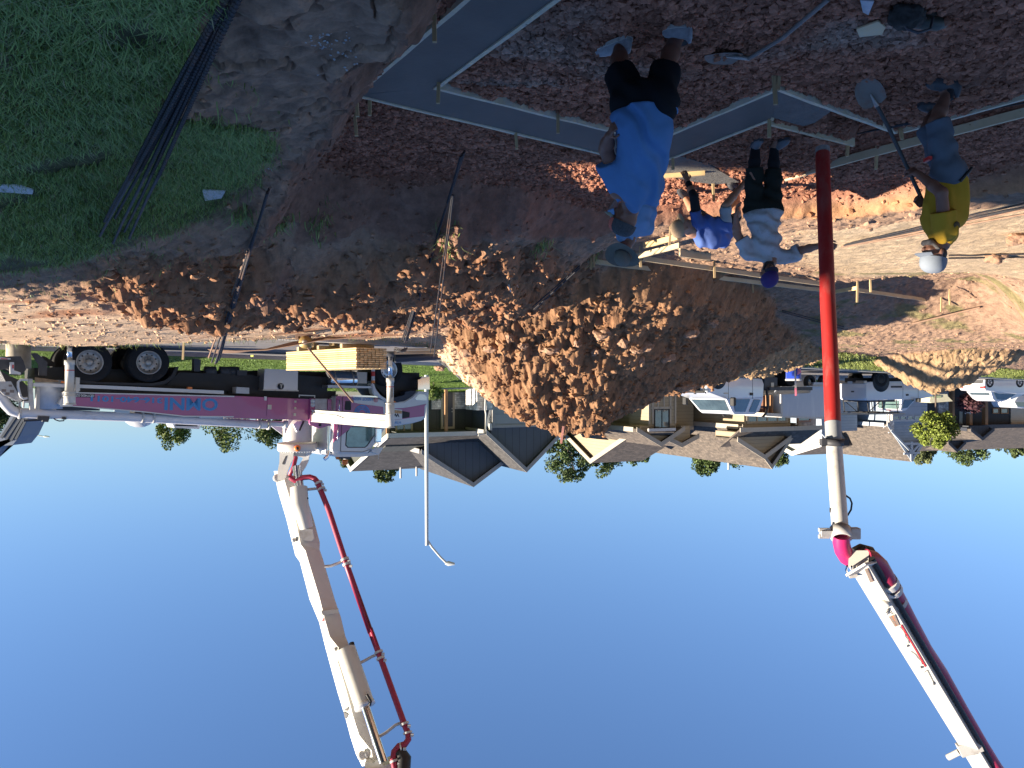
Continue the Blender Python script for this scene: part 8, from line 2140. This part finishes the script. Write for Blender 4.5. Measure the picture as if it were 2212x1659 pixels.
def add_head(F, c, fwd, up, s=1.0, neck=None):
 f, u, r = head_axes(fwd, up); c = v3(c)
 ax = (r, f, u)
 F.ell(c + u * .02 * s, (.076 * s, .095 * s, .098 * s), ax, k=.01)
 F.ell(c + f * .03 * s - u * .05 * s, (.058 * s, .062 * s, .062 * s), ax, k=.03)
 F.ell(c + f * .058 * s - u * .088 * s, (.028 * s, .025 * s, .022 * s), ax, k=.02)
 F.cone(c + f * .088 * s + u * .018 * s, c + f * .110 * s - u * .028 * s, .009 * s, .015 * s, k=.012)
 for q in (-1, 1):
  F.ell(c + f * .090 * s + r * q * .032 * s + u * .012 * s, (.020 * s, .012 * s, .012 * s), ax, sub=True)
  F.cone(c + f * .086 * s + r * q * .012 * s + u * .033 * s, c + f * .080 * s + r * q * .048 * s + u * .034 * s, .009 * s, .008 * s, k=.01)
  F.ell(c + r * q * .079 * s - f * .008 * s - u * .006 * s, (.012 * s, .020 * s, .032 * s), ax, k=.006)
  F.ell(c + f * .075 * s + r * q * .036 * s - u * .025 * s, (.022 * s, .018 * s, .02 * s), ax, k=.015)
 F.cone(c + f * .088 * s - r * .020 * s - u * .060 * s, c + f * .088 * s + r * .020 * s - u * .060 * s, .0085 * s, .0085 * s, k=.006)
 F.cone(c + f * .100 * s - r * .016 * s - u * .0535 * s, c + f * .100 * s + r * .016 * s - u * .0535 * s, .003 * s, .003 * s, sub=True)
 if neck is not None: F.cone(c - u * .07 * s - f * .02 * s, v3(neck), .056 * s, .064 * s, k=.03)
def add_eyes(parent, c, fwd, up, s=1.0):
 f, u, r = head_axes(fwd, up); c = v3(c)
 for q in (-1, 1):
  p = Vector(c + f * .082 * s + r * q * .032 * s + u * .012 * s)
  k = MB(); k.lathe([(.001, -.011), (.008, -.008), (.011, 0), (.008, .008), (.001, .011)], p, Vector(f), 14); e = k.build("eye", mat("eye_white", (.5, .48, .46), rough=.3), parent, split=False)
  k = MB(); k.lathe([(.0055, .0105), (.001, .0122)], p, Vector(f), 12); k.build("iris", mat("iris_dark", (.03, .02, .015), rough=.2), e, split=False)
def cap(parent, c, fwd, up, m, mbill=None, s=1.0, bill=1.0, backwards=False, front=None, wide=False, tall=1.0):
 f, u, r = [Vector(q) for q in head_axes(fwd, up)]; c = Vector(c) + u * .035 * s
 if backwards: f = -f; r = -r
 n = 28; rings = []
 for i, (z, k_) in enumerate(((0.0, 1.0), (.03, 1.01), (.06, .95), (.082, .80), (.098, .55), (.105, .25), (.107, .03))):
  rings.append([c + u * (z * s * tall) + r * math.sin(t) * .088 * s * k_ + f * math.cos(t) * .106 * s * k_ for t in [6.2832 * j / n for j in range(n)]])
 k = MB(); k.loft(rings, caps=True); o = k.build("cap" if not wide else "hat_crown", m, parent, split=False)
 if front is not None:
  k = MB(); rr = []
  for (z, k_) in ((.003, 1.02), (.03, 1.03), (.06, .972), (.08, .83), (.095, .60)):
   rr.append([c + u * (z * s) + r * math.sin(t) * .088 * s * k_ + f * math.cos(t) * .106 * s * k_ for t in [-1.1 + 2.2 * j / 12 for j in range(13)]])
  vs = [p for q in rr for p in q]; k.add(vs, [(i * 13 + j, i * 13 + j + 1, (i + 1) * 13 + j + 1, (i + 1) * 13 + j) for i in range(4) for j in range(12)], True); k.build("front_panel", front, o, split=False)
 k = MB()
 if wide:
  vs = []; N = 36
  for rr_, zz in ((.098, .004), (.13, -.004), (.17, .004), (.192, .018)):
   for j in range(N):
    t = 6.2832 * j / N; dip = .022 * math.cos(2 * t) * (rr_ / .19) ** 2
    vs.append(c + u * (zz - dip) * s + r * math.sin(t) * rr_ * .96 * s + f * math.cos(t) * rr_ * 1.08 * s)
  k.add(vs, [(i * N + j, i * N + (j + 1) % N, (i + 1) * N + (j + 1) % N, (i + 1) * N + j) for i in range(3) for j in range(N)], True)
  k.build("hat_brim", mbill or m, parent, split=False)
  k = MB(); k.loft([[c + u * (z * s) + r * math.sin(t) * .0895 * s * kk + f * math.cos(t) * .1075 * s * kk for t in [6.2832 * j / n for j in range(n)]] for z, kk in ((.003, 1.01), (.022, 1.02))], caps=False); k.build("hat_band", M_dark, o, split=False)
 else:
  vs = []; N = 13
  for q in range(5):
   for j in range(N):
    t = -.95 + 1.9 * j / (N - 1); e = 1 + (.72 * bill * q / 4) * math.cos(t) ** .6
    vs.append(c + u * (.006 - .016 * (q / 4) ** 1.5 - .012 * (t / .95) ** 2) * s + r * math.sin(t) * .088 * s * (1 + .08 * q / 4) + f * math.cos(t) * .106 * s * e)
  top = len(vs); vs = vs + [v - u * .004 for v in vs]
  q1 = [(i * N + j, i * N + j + 1, (i + 1) * N + j + 1, (i + 1) * N + j) for i in range(4) for j in range(N - 1)]
  k.add(vs, q1 + [tuple(top + a for a in q[::-1]) for q in q1], True); k.build("bill", mbill or m, o, split=False)
 return o
def shoe(parent, heel, toe, m, ms, s=1.0, up=(0, 0, 1)):
 heel, toe = Vector(heel), Vector(toe); heel.z = max(heel.z, -2.64); toe.z = max(toe.z, -2.64); L = (toe - heel).length; d = (toe - heel).normalized(); z = Vector(up); z = (z - d * z.dot(d)).normalized(); y = z.cross(d)
 prof = [(-.02, .030, .075), (.02, .038, .105), (.10, .040, .11), (.18, .040, .085), (.30, .044, .068), (.55, .050, .062), (.80, .048, .050), (.95, .034, .038), (1.02, .012, .022)]
 rings = []
 for t, w, h in prof:
  c = heel + d * L * t
  rings.append([c + y * w * s * math.cos(a) * 1.0 + z * (max(math.sin(a), -.15) * h * s + .018) for a in [6.2832 * i / 16 for i in range(16)]])
 k = MB(); k.loft(rings); o = k.build("shoe", m, parent, split=False)
 rings = []
 for t, w, h in prof:
  c = heel + d * L * t; w = w * 1.12 + .002
  rings.append([c + y * w * s + z * .026, c - y * w * s + z * .026, c - y * w * s * .95 - z * .004, c + y * w * s * .95 - z * .004])
 k = MB(); k.loft(rings, smooth=False); k.build("sole", ms, o, split=False)
 return o, (heel, d, y, z, L)
M_sk1 = skin("skin_brown", (.30, .15, .095)); M_sk2 = skin("skin_dark_brown", (.19, .09, .06)); M_sk3 = skin("skin_tan", (.50, .26, .16))
M_hair = mat("black_hair", (.015, .012, .01), rough=.6, bump=.6, bscale=120)
M_beardg = mat("grizzled_beard", (.12, .11, .105), rough=.8, bump=.8, bscale=150, var=.5, scale=90)
M_blk = mat("black_cloth", (.012, .012, .014), rough=.9, bump=.3, bscale=200)
def cloth(n, c, **k):
 return mat(n, c, rough=.9, spec=.15, var=k.pop('var', .07), scale=k.pop('scale', 5), bump=.3, bscale=260, **k)
def man_blue():
 root = thing("person", "person in bright blue t-shirt and black shorts standing with his back to the camera, bent slightly forward", "person", loc=U(1400, 70, 5.9))
 root["label"] = "big man in bright blue t-shirt and black shorts, seen from behind, leaning forward"
 hipL, hipR = U(1366, 222, 5.6), U(1420, 222, 5.5)
 knL, knR = U(1336, 158, 5.72), U(1437, 150, 5.6)
 anL, anR = U(1342, 78, 6.02), U(1469, 58, 5.83)
 chest, neck = U(1376, 395, 5.95), U(1362, 438, 6.12)
 waist = U(1392, 275, 5.58); head = U(1352, 470, 6.24)
 shL, shR = U(1338, 410, 5.95), U(1408, 412, 6.02)
 elL, wrL = U(1309, 322, 5.78), U(1316, 293, 5.62)
 elR, wrR = U(1402, 330, 6.35), U(1370, 290, 6.4)
 lo = np.array([wrL.x * 0 + U(1510, 0, 6).x, 5.1, -2.86]); hi = np.array([U(1270, 0, 6).x, 6.75, -1.05])
 F = Field(lo, hi, .0095)
 def C(a, b, ra, rb, k=.03): F.cone(a, b, ra, rb, k)
 C(hipL, hipR, .135, .135); C(waist, (hipL + hipR) / 2, .165, .15, .05); C(chest, waist, .165, .17, .06); C(shL, shR, .075, .075, .05); C(neck, chest, .07, .12, .05)
 for h, kn, an in ((hipL, knL, anL), (hipR, knR, anR)):
  C(h, kn, .11, .068); mid = kn.lerp(an, .35); C(kn, mid, .062, .066); C(mid, an, .064, .043)
 for sh, el, wr in ((shL, elL, wrL), (shR, elR, wrR)):
  C(sh, el, .066, .05); C(el, el.lerp(wr, .4), .052, .05); C(el.lerp(wr, .4), wr, .05, .033)
 add_hand(F, wrL, (U(1322, 279, 5.55) - wrL), (-.8, .4, 0), curl=.7, side=-1); add_hand(F, wrR, (-.2, .3, -.8), (.3, -.5, 0), curl=.6)
 hf = Vector((.75, .45, -.45)); hu = Vector((.25, .15, .95))
 add_head(F, head, hf, hu, 1.05, neck)
 for an, t in ((anL, U(1330, 74, 6.1)), (anR, U(1458, 54, 5.9))): C(an, Vector((t.x, t.y, an.z - .05)), .045, .04)
 F.obj("body", M_sk2, root)
 G = Field(lo, hi, .0105); fd = foldf(.018, 34, (.55, .1, .4), 3)
 def S(a, b, ra, rb, k=.04, **q): G.cone(a, b, ra, rb, k, disp=fd, **q)
 hem = (hipL + hipR) / 2 + Vector((0, -.02, .03))
 S(chest, waist, .19, .20, .05); S(shL, shR, .095, .098, .05); S(waist, hem, .20, .19, .05); S(hipL.lerp(waist, .5), hipR.lerp(waist, .5), .165, .165, .05)
 S(neck.lerp(chest, .25), chest, .10, .16, .05)
 S(shL, shL.lerp(elL, .72), .088, .092, .03, flat=True); S(shR, shR.lerp(elR, .7), .088, .09, .03, flat=True)
 zc = hem.z + .03
 G.plane_cut((0, 0, zc), (0, 0, -1))
 G.ell(v3(neck + (head - neck) * .3), (.075, .075, .06), sub=True)
 G.obj("t_shirt", cloth("bright_blue_cotton", (.085, .19, .37)), root)
 G = Field(lo, hi, .011); fd = foldf(.006, 50, (.8, .1, .5), 5)
 def S(a, b, ra, rb, k=.03, **q): G.cone(a, b, ra, rb, k, disp=fd, **q)
 S(hipL, hipR, .158, .158); S((hipL + hipR) / 2, waist.lerp(hipL, .4), .165, .165)
 S(hipL, knL + (anL - knL) * .02, .13, .115, flat=True); S(hipR, knR + (anR - knR) * .0, .13, .112, flat=True)
 G.obj("shorts", cloth("black_shorts_cloth", (.010, .011, .013)), root)
 msh = mat("grey_shoe_mesh", (.32, .33, .34), rough=.8, var=.2, scale=30, bump=.3, bscale=120); mso = mat("pale_sole", (.55, .53, .47), rough=.8, dirt=(.15, .08, .05), dirt_amt=.4, dscale=20)
 for an, heel, toe in ((anL, U(1359, 68, 5.84), U(1290, 92, 6.08)), (anR, U(1494, 46, 5.66), U(1432, 42, 5.72))):
  so, fr_ = shoe(root, heel, toe, msh, mso, s=1.05)
  k = MB(); k.tube([an + Vector((0, 0, .10)), an + Vector((0, 0, .03)), Vector((an.x * .6 + heel.x * .4, an.y, heel.z + .09))], [.052, .052, .05], 14); k.build("sock", M_blk, root, split=False)
  if an is anL:
   h_, d_, y_, z_, L_ = fr_; sd = -1 if (h_ + y_).y < h_.y else 1; sd = 1 if y_.y < 0 else -1
   f_ = fr(h_ + d_ * .12 + y_ * sd * .055 * 1 + z_ * .035, d_ * (1 if True else -1), z_)
   nrm = y_ * sd; X = z_.cross(nrm)
   text_part("N", .065, fr(h_ + d_ * L_ * .38 + nrm * .052 + z_ * .030, X, z_), mat("shoe_letter", (.65, .65, .6), rough=.6), so, name="letter", ext=.003, bold=.002)
 co = cap(root, head, hf, hu, mat("charcoal_cap_mesh", (.05, .055, .06), rough=.9, var=.4, scale=60), mat("olive_bill", (.20, .19, .13), rough=.9, var=.15), s=1.08, front=mat("salmon_cap_panel", (.52, .13, .09), rough=.85, var=.08), backwards=False)
 return root
def man_hat():
 root = thing("person", "man in wide grey hat and light blue shirt, mostly hidden behind the big man", "person", loc=U(1370, 300, 8.35))
 D = 8.35
 pel = U(1385, 395, D); chest = U(1372, 470, D); neck = U(1358, 520, D); head = U(1347, 546, D - .05)
 shL, shR = U(1345, 505, D - .05), U(1398, 490, D + .1)
 lo = np.array([U(1470, 0, D).x, 7.6, -2.9]); hi = np.array([U(1280, 0, D).x, 9.0, -1.1])
 F = Field(lo, hi, .0105)
 C = F.cone
 hipL, hipR = pel + Vector((.09, 0, -.02)), pel + Vector((-.09, 0, -.02))
 zf = -2.68
 C(hipL, hipR, .12, .12, .03); C(pel, chest, .13, .14, .05); C(shL, shR, .065, .065, .04); C(neck, chest, .06, .1, .04)
 feet = []
 for h, dx in ((hipL, .12), (hipR, -.14)):
  kn = Vector((h.x + dx * .6, D - .12, (h.z + zf) / 2 + .03)); an = Vector((h.x + dx, D + .02, zf + .09)); feet.append(an)
  C(h, kn, .095, .062, .03); C(kn, an, .058, .04, .03)
 for sh, el, wr in ((shL, U(1322, 450, D - .1), U(1340, 420, D - .35)), (shR, U(1412, 430, D), U(1395, 400, D - .3))):
  C(sh, el, .052, .042, .03); C(el, wr, .042, .03, .03); add_hand(F, wr, (-.1, -.4, -.6), (0, -.6, .3), curl=.6)
 hf, hu = Vector((.45, -.75, -.5)), Vector((.1, -.15, .97)); add_head(F, head, hf, hu, 1.0, neck)
 F.obj("body", M_sk2, root)
 G = Field(lo, hi, .0105); fd = foldf(.009, 40, (.4, .1, .8), 11)
 def S(a, b, ra, rb, k=.04, **q): G.cone(a, b, ra, rb, k, disp=fd, **q)
 S(chest, pel, .165, .16); S(shL, shR, .082, .085); S(neck.lerp(chest, .3), chest, .085, .14)
 S(shL, U(1322, 450, D - .1), .072, .062, .03, flat=True); S(shR, U(1412, 430, D), .072, .06, .03, flat=True)
 G.ell(v3(neck + Vector((0, 0, .02))), (.06, .06, .05), sub=True)
 G.obj("shirt", cloth("pale_blue_shirt_cloth", (.16, .30, .50)), root)
 G = Field(lo, hi, .011)
 G.cone(hipL, hipR, .138, .138, .03)
 for h, dx in ((hipL, .12), (hipR, -.14)):
  kn = Vector((h.x + dx * .6, D - .12, (h.z + zf) / 2 + .03)); an = Vector((h.x + dx, D + .02, zf + .12)); G.cone(h, kn, .115, .085, .03); G.cone(kn, an, .08, .07, .03, flat=True)
 G.obj("trousers", cloth("dark_work_trousers", (.03, .032, .035)), root)
 for an in feet: shoe(root, Vector((an.x, an.y + .08, zf)), Vector((an.x + .03, an.y - .18, zf)), M_dark, M_dark)
 cap(root, head, hf, hu, mat("olive_grey_hat", (.12, .12, .10), rough=.9, var=.15), s=1.0, wide=True, tall=1.05)
 add_eyes(root, head, hf, hu)
def man_crouch():
 root = thing("person", "crouching man in blue t-shirt and tan cap reaching down to a short form board", "person", loc=U(1530, 400, 9.4))
 chest = U(1528, 505, 9.38); pel = U(1556, 508, 9.85); neck = U(1492, 500, 9.28); head = U(1474, 492, 9.2)
 shL, shR = U(1506, 478, 9.16), U(1566, 488, 9.28)
 elL, wrL = U(1499, 425, 9.05), U(1485, 391, 9.22)
 elR, wrR = U(1568, 443, 9.1), U(1606, 397, 9.25)
 lo = np.array([U(1660, 0, 9.4).x, 8.6, -2.85]); hi = np.array([U(1420, 0, 9.4).x, 10.9, -1.35])
 F = Field(lo, hi, .0105); C = F.cone
 C(pel, chest, .14, .155, .05); C(shL, shR, .068, .07, .04); C(neck, chest, .065, .11, .05)
 hipL, hipR = U(1540, 492, 9.95), U(1570, 492, 9.95); C(hipL, hipR, .125, .125, .03)
 knL, anL = U(1503, 462, 9.75), U(1482, 430, 10.35); knR, anR = U(1590, 462, 9.75), U(1590, 412, 10.2)
 for h, kn, an in ((hipL, knL, anL), (hipR, knR, anR)): C(h, kn, .09, .062, .03); C(kn, kn.lerp(an, .4), .056, .056, .03); C(kn.lerp(an, .4), an, .056, .042, .03)
 for sh, el, wr in ((shL, elL, wrL), (shR, elR, wrR)): C(sh, el, .055, .045, .03); C(el, el.lerp(wr, .4), .046, .045, .02); C(el.lerp(wr, .4), wr, .045, .029, .02)
 add_hand(F, wrL, U(1478, 371, 9.26) - wrL, (.1, .9, -.2), curl=.35, side=-1, r=1.05, spread=.2); add_hand(F, wrR, U(1616, 384, 9.28) - wrR, (.1, .9, -.2), curl=.5, r=1.0)
 hf, hu = Vector((.15, -.35, -.92)), Vector((.88, -.30, .25)); add_head(F, head, hf, hu, 1.0, neck)
 F.obj("body", M_sk3, root)
 G = Field(lo, hi, .0105); fd = foldf(.010, 38, (.8, .1, .4), 21)
 def S(a, b, ra, rb, k=.045, **q): G.cone(a, b, ra, rb, k, disp=fd, **q)
 S(pel, chest, .165, .178); S(shL, shR, .088, .09); S(neck.lerp(chest, .35), chest, .09, .15); S(shL, shL.lerp(elL, .45), .078, .072, .03, flat=True); S(shR, shR.lerp(elR, .3), .08, .075, .03, flat=True)
 G.ell(v3(neck.lerp(head, .3)), (.065, .065, .065), sub=True)
 G.obj("t_shirt", cloth("royal_blue_cotton", (.085, .14, .36)), root)
 G = Field(lo, hi, .010); G.cone(shL.lerp(elL, .42), elL, .061, .051, .01, flat_a=True); G.cone(elL, elL.lerp(wrL, .9), .051, .036, .01, flat=True); G.obj("arm_sleeve", M_blk, root)
 G = Field(lo, hi, .010); G.cone(shR.lerp(elR, .25), elR, .074, .066, .02, flat=True, disp=foldf(.004, 60, (0, 0, 1), 2)); so = G.obj("long_sleeve", cloth("light_grey_sleeve_cloth", (.36, .37, .37)), root)
 p = elR.lerp(shR, .55) + Vector((-.03, -.082, 0)); text_part("LINE", .05, fr(p, (.05, .1, -1), (-1, .2, 0)), M_dark, so, ext=.002, width=.13)
 G = Field(lo, hi, .011); G.cone(hipL, hipR, .142, .142, .03)
 for h, kn in ((hipL, knL), (hipR, knR)): G.cone(h, h.lerp(kn, .97), .108, .088, .03, flat=True)
 G.obj("shorts", cloth("dark_grey_shorts_cloth", (.05, .052, .055)), root)
 for an in (anL, anR):
  shoe(root, Vector((an.x - .03, an.y + .08, an.z - .07)), Vector((an.x + .12, an.y - .12, an.z - .10)), M_dark, M_dark)
 cap(root, head, hf, hu, mat("tan_cap_cloth", (.46, .32, .19), rough=.9, var=.12), s=1.04, bill=.9)
 add_eyes(root, head, hf, hu)
def man_white():
 root = thing("person", "man in dirty white t-shirt and purple cap steadying the red hose with one hand", "person", loc=U(1655, 298, 8.45))
 D = 8.45
 pel = U(1648, 462, D - .03); chest = U(1655, 528, D); neck = U(1664, 566, D - .02); head = U(1660, 593, D - .12)
 shL, shR = U(1618, 548, D), U(1703, 554, D)
 elL, wrL = U(1592, 505, D - .02), U(1590, 470, D - .12)
 elR, wrR = U(1733, 540, D - .1), U(1778, 529, 8.02)
 hipL, hipR = U(1630, 450, D), U(1667, 450, D)
 knL, knR = U(1628, 372, D - .08), U(1671, 375, D - .05)
 anL, anR = U(1632, 318, D), U(1672, 320, D - .02)
 lo = np.array([U(1830, 0, D).x, 7.75, -2.86]); hi = np.array([U(1560, 0, D).x, 9.0, -.93])
 F = Field(lo, hi, .0095); C = F.cone
 C(hipL, hipR, .105, .105, .03); C(pel, chest, .115, .13, .06); C(shL, shR, .062, .062, .05); C(neck, chest, .06, .1, .05)
 for h, kn, an in ((hipL, knL, anL), (hipR, knR, anR)): C(h, kn, .09, .06, .03); m_ = kn.lerp(an, .35); C(kn, m_, .054, .056, .02); C(m_, an, .056, .036, .02); C(an, an + Vector((0, -.08, -.05)), .04, .035, .02)
 for sh, el, wr in ((shL, elL, wrL), (shR, elR, wrR)): C(sh, el, .052, .043, .03); m_ = el.lerp(wr, .35); C(el, m_, .043, .044, .02); C(m_, wr, .042, .028, .02)
 add_hand(F, wrL, (.02, -.12, -1), (-.7, -.3, 0), curl=.45, side=-1)
 add_hand(F, wrR, U(1800, 533, 7.93) - wrR, (-.15, .9, -.1), curl=1.05, side=1, r=1.05)
 hf, hu = Vector((-.12, -.80, -.55)), Vector((-.02, -.42, .90)); add_head(F, head, hf, hu, .98, neck)
 F.obj("body", M_sk1, root)
 G = Field(lo, hi, .0098); fd = foldf(.010, 44, (.35, .1, 1), 31)
 def S(a, b, ra, rb, k=.045, **q): G.cone(a, b, ra, rb, k, disp=fd, **q)
 S(pel + Vector((0, 0, .0)), chest, .15, .158); S(hipL + Vector((.0, 0, .08)), hipR + Vector((0, 0, .08)), .115, .115); S(shL, shR, .082, .084); S(neck.lerp(chest, .3), chest, .085, .13)
 S(shL, shL.lerp(elL, .72), .078, .082, .03, flat=True); S(shR, shR.lerp(elR, .85), .078, .082, .03, flat=True)
 G.plane_cut((0, 0, pel.z - .035), (0, 0, -1)); G.ell(v3(neck + Vector((0, -.02, .03))), (.062, .07, .05), sub=True)
 G.obj("t_shirt", cloth("dirty_white_cotton", (.44, .46, .48), dirt=(.24, .20, .15), dirt_amt=.42, dscale=7), root)
 G = Field(lo, hi, .0105); fd = foldf(.006, 40, (.3, .1, 1), 8)
 G.cone(hipL, hipR, .125, .125, .03, disp=fd); G.cone(pel, pel + Vector((0, 0, -.05)), .13, .13, .03)
 G.cone(hipL, knL.lerp(anL, .18), .108, .09, .03, flat=True, disp=fd); G.cone(hipR, knR.lerp(anR, .18), .108, .09, .03, flat=True, disp=fd)
 G.plane_cut((0, 0, pel.z + .06), (0, 0, 1))
 G.obj("trousers", cloth("black_olive_cloth", (.022, .025, .020)), root)
 for kn, an in ((knL, anL), (knR, anR)):
  G = Field(lo, hi, .0105); m_ = kn.lerp(an, .4); G.cone(kn, m_, .061, .063, .02); G.cone(m_, an + Vector((0, 0, .0)), .063, .046, .02, flat=True); G.obj("leg_sleeve", M_blk, root)
 mb = mat("scuffed_work_boot", (.14, .15, .16), rough=.7, dirt=(.2, .12, .08), dirt_amt=.4, dscale=15)
 for an, tx in ((anL, .02), (anR, -.09)): shoe(root, Vector((an.x, an.y + .06, an.z - .105)), Vector((an.x + tx, an.y - .19, an.z - .11)), mb, M_dark, s=1.05)
 cp = cap(root, head, hf, hu, mat("purple_cap_cloth", (.035, .018, .13), rough=.8), mat("black_bill", (.008, .006, .02), rough=.7), s=1.02, bill=.55)
 f, u, r = head_axes(hf, hu); c = v3(head); s = .98
 G = Field(v3(head) - .16, v3(head) + .16, .006)
 for q in (-1, 1): G.cone(c + f * .05 * s + r * q * .06 - u * .03, c + f * .075 * s + r * q * .025 - u * .095, .017, .02, .01)
 G.cone(c + f * .085 * s - r * .03 - u * .09, c + f * .085 * s + r * .03 - u * .09, .019, .019, .01); G.cone(c + f * .100 - r * .02 - u * .043, c + f * .100 + r * .02 - u * .043, .006, .006, .004)
 G.obj("beard", M_hair, root)
 add_eyes(root, head, hf, hu, .98)
def man_yellow():
 root = thing("person", "man in mustard yellow t-shirt and grey cap, seen from the side, leaning on a shovel", "person", loc=U(2040, 170, 6.85))
 D = 6.8
 pel = U(2050, 380, D); chest = U(2038, 470, D); neck = U(2034, 527, D - .02); head = U(2018, 548, D - .03)
 shN, shF = U(2040, 500, D - .18), U(2042, 505, D + .2)
 elN, wrN = U(2034, 416, D - .25), U(1981, 374, D - .06)
 elF, wrF = U(2082, 458, D + .26), U(2004, 440, D + .14)
 elF = U(2068, 450, D + .30)
 hipN, hipF = U(2049, 370, D - .10), U(2047, 372, D + .10)
 knN, anN = U(2022, 262, D - .12), U(2047, 199, 6.72)
 knF, anF = U(2005, 275, D + .22), U(2020, 238, 7.30)
 lo = np.array([U(2140, 0, D).x, 6.2, -2.86]); hi = np.array([U(1935, 0, D).x, 7.65, -1.05])
 F = Field(lo, hi, .0095); C = F.cone
 C(hipN, hipF, .115, .115, .03); C(pel, chest, .135, .145, .06); C(shN, shF, .066, .066, .05); C(neck, chest, .062, .11, .05)
 for h, kn, an in ((hipN, knN, anN), (hipF, knF, anF)): C(h, kn, .10, .064, .03); m_ = kn.lerp(an, .35); C(kn, m_, .058, .062, .02); C(m_, an, .06, .038, .02); C(an, an + Vector((.07, 0, -.05)), .04, .034, .02)
 for sh, el, wr in ((shN, elN, wrN), (shF, elF, wrF)): C(sh, el, .058, .047, .03); m_ = el.lerp(wr, .35); C(el, m_, .048, .047, .02); C(m_, wr, .045, .03, .02)
 sd = (U(1993, 434, 7.0) - U(1890, 223, 6.82)).normalized()
 add_hand(F, wrN, U(1962, 364, D + .03) - wrN, (-.1, .95, .2), curl=1.0, side=1, r=1.05); add_hand(F, wrF, U(1990, 436, D + .16) - wrF, (.2, -.9, -.2), curl=1.0, side=-1)
 hf, hu = Vector((.97, -.18, -.12)), Vector((.10, 0, .99)); add_head(F, head, hf, hu, 1.02, neck)
 F.obj("body", M_sk2, root)
 G = Field(lo, hi, .010); fd = foldf(.011, 40, (1, .1, .35), 41)
 def S(a, b, ra, rb, k=.05, **q): G.cone(a, b, ra, rb, k, disp=fd, **q)
 S(pel + Vector((0, 0, .02)), chest, .168, .172); S(shN, shF, .09, .09); S(neck.lerp(chest, .3), chest, .09, .15)
 S(shN, shN.lerp(elN, .52), .086, .09, .03, flat=True); S(shF, shF.lerp(elF, .6), .084, .086, .03, flat=True)
 S(pel + Vector((.05, 0, .06)), pel + Vector((.10, 0, .22)), .12, .12)
 G.plane_cut((pel.x, 0, pel.z + .03), (-.12, 0, -.99)); G.ell(v3(neck + Vector((.02, 0, .03))), (.066, .066, .05), sub=True)
 sh_ = G.obj("t_shirt", cloth("mustard_cotton", (.42, .25, .025)), root)
 k = MB(); q = U(2066, 487, D - .24); k.lathe([(.001, 0), (.034, .0), (.034, .006), (.001, .006)], q, Vector((-.35, -.9, .1)), 16); k.build("shirt_print", mat("brown_print", (.10, .07, .03), rough=.9), sh_, split=False)
 G = Field(lo, hi, .0105); fd = foldf(.007, 36, (.3, .1, 1), 18)
 G.cone(hipN, hipF, .138, .138, .03, disp=fd); G.cone(pel, pel + Vector((0, 0, .07)), .15, .15, .04)
 G.cone(hipN, knN + (anN - knN) * .02, .12, .095, .03, flat=True, disp=fd); G.cone(hipF, knF, .12, .095, .03, flat=True, disp=fd)
 st = G.obj("shorts", cloth("slate_grey_cloth", (.10, .12, .145)), root)
 k = MB(); k.box(U(2004, 344, D - .10), (.03, .09, .03)); k.build("red_pocket_item", M_redm, st, split=False)
 k = MB(); k.tube([U(2074, 392, D - .2), U(2086, 378, D - .22), U(2099, 363, D - .2)], [.014, .012, .015], 8); hm = k.build("hammer_handle", M_black, st, split=False)
 mb = mat("dark_boot_leather", (.05, .055, .06), rough=.6, dirt=(.18, .11, .07), dirt_amt=.35, dscale=15)
 for an, b in ((anN, 0), (anF, 1)):
  shoe(root, Vector((an.x - .10, an.y, an.z - .115)), Vector((an.x + .19, an.y - .02 - .05 * b, an.z - .12)), mb, M_dark, s=1.1)
  k = MB(); k.tube([an + Vector((0, 0, .07)), an + Vector((0, 0, -.01))], [.047, .05], 14); k.build("sock", M_blk, root, split=False)
 cap(root, head, hf, hu, mat("pale_grey_cap_cloth", (.20, .23, .27), rough=.9, var=.08), s=1.10, bill=.75, tall=1.15)
 f, u, r = head_axes(hf, hu); c = v3(head)
 G = Field(v3(head) - .17, v3(head) + .17, .0065)
 G.cone(c + f * .085 - r * .03 - u * .085, c + f * .085 + r * .03 - u * .085, .028, .028, .01)
 for q in (-1, 1): G.cone(c + f * .02 + r * q * .066 - u * .03, c + f * .07 + r * q * .03 - u * .09, .018, .024, .01)
 G.obj("beard", M_beardg, root)
 G = Field(v3(head) - .17, v3(head) + .17, .0065); G.ell(c - f * .03 - u * .0, (.080, .078, .07), (r, f, u)); G.obj("hair", M_hair, root)
 add_eyes(root, head, hf, hu)
 pts = [U(1993, 434, 7.0), U(1963, 369, 6.95), U(1917, 271, 6.86), U(1894, 228, 6.82)]
 bc = U(1893, 226, 6.82); ax = U(1868, 180, 6.72) - bc
 shovel(pts, bc, ax, Vector((.45, -.75, .45)), "long handled round shovel held by the man in yellow, blade just above the clods", hl=mat("dark_shovel_handle", (.05, .05, .05), rough=.6))
man_blue(); man_hat(); man_crouch(); man_white(); man_yellow()
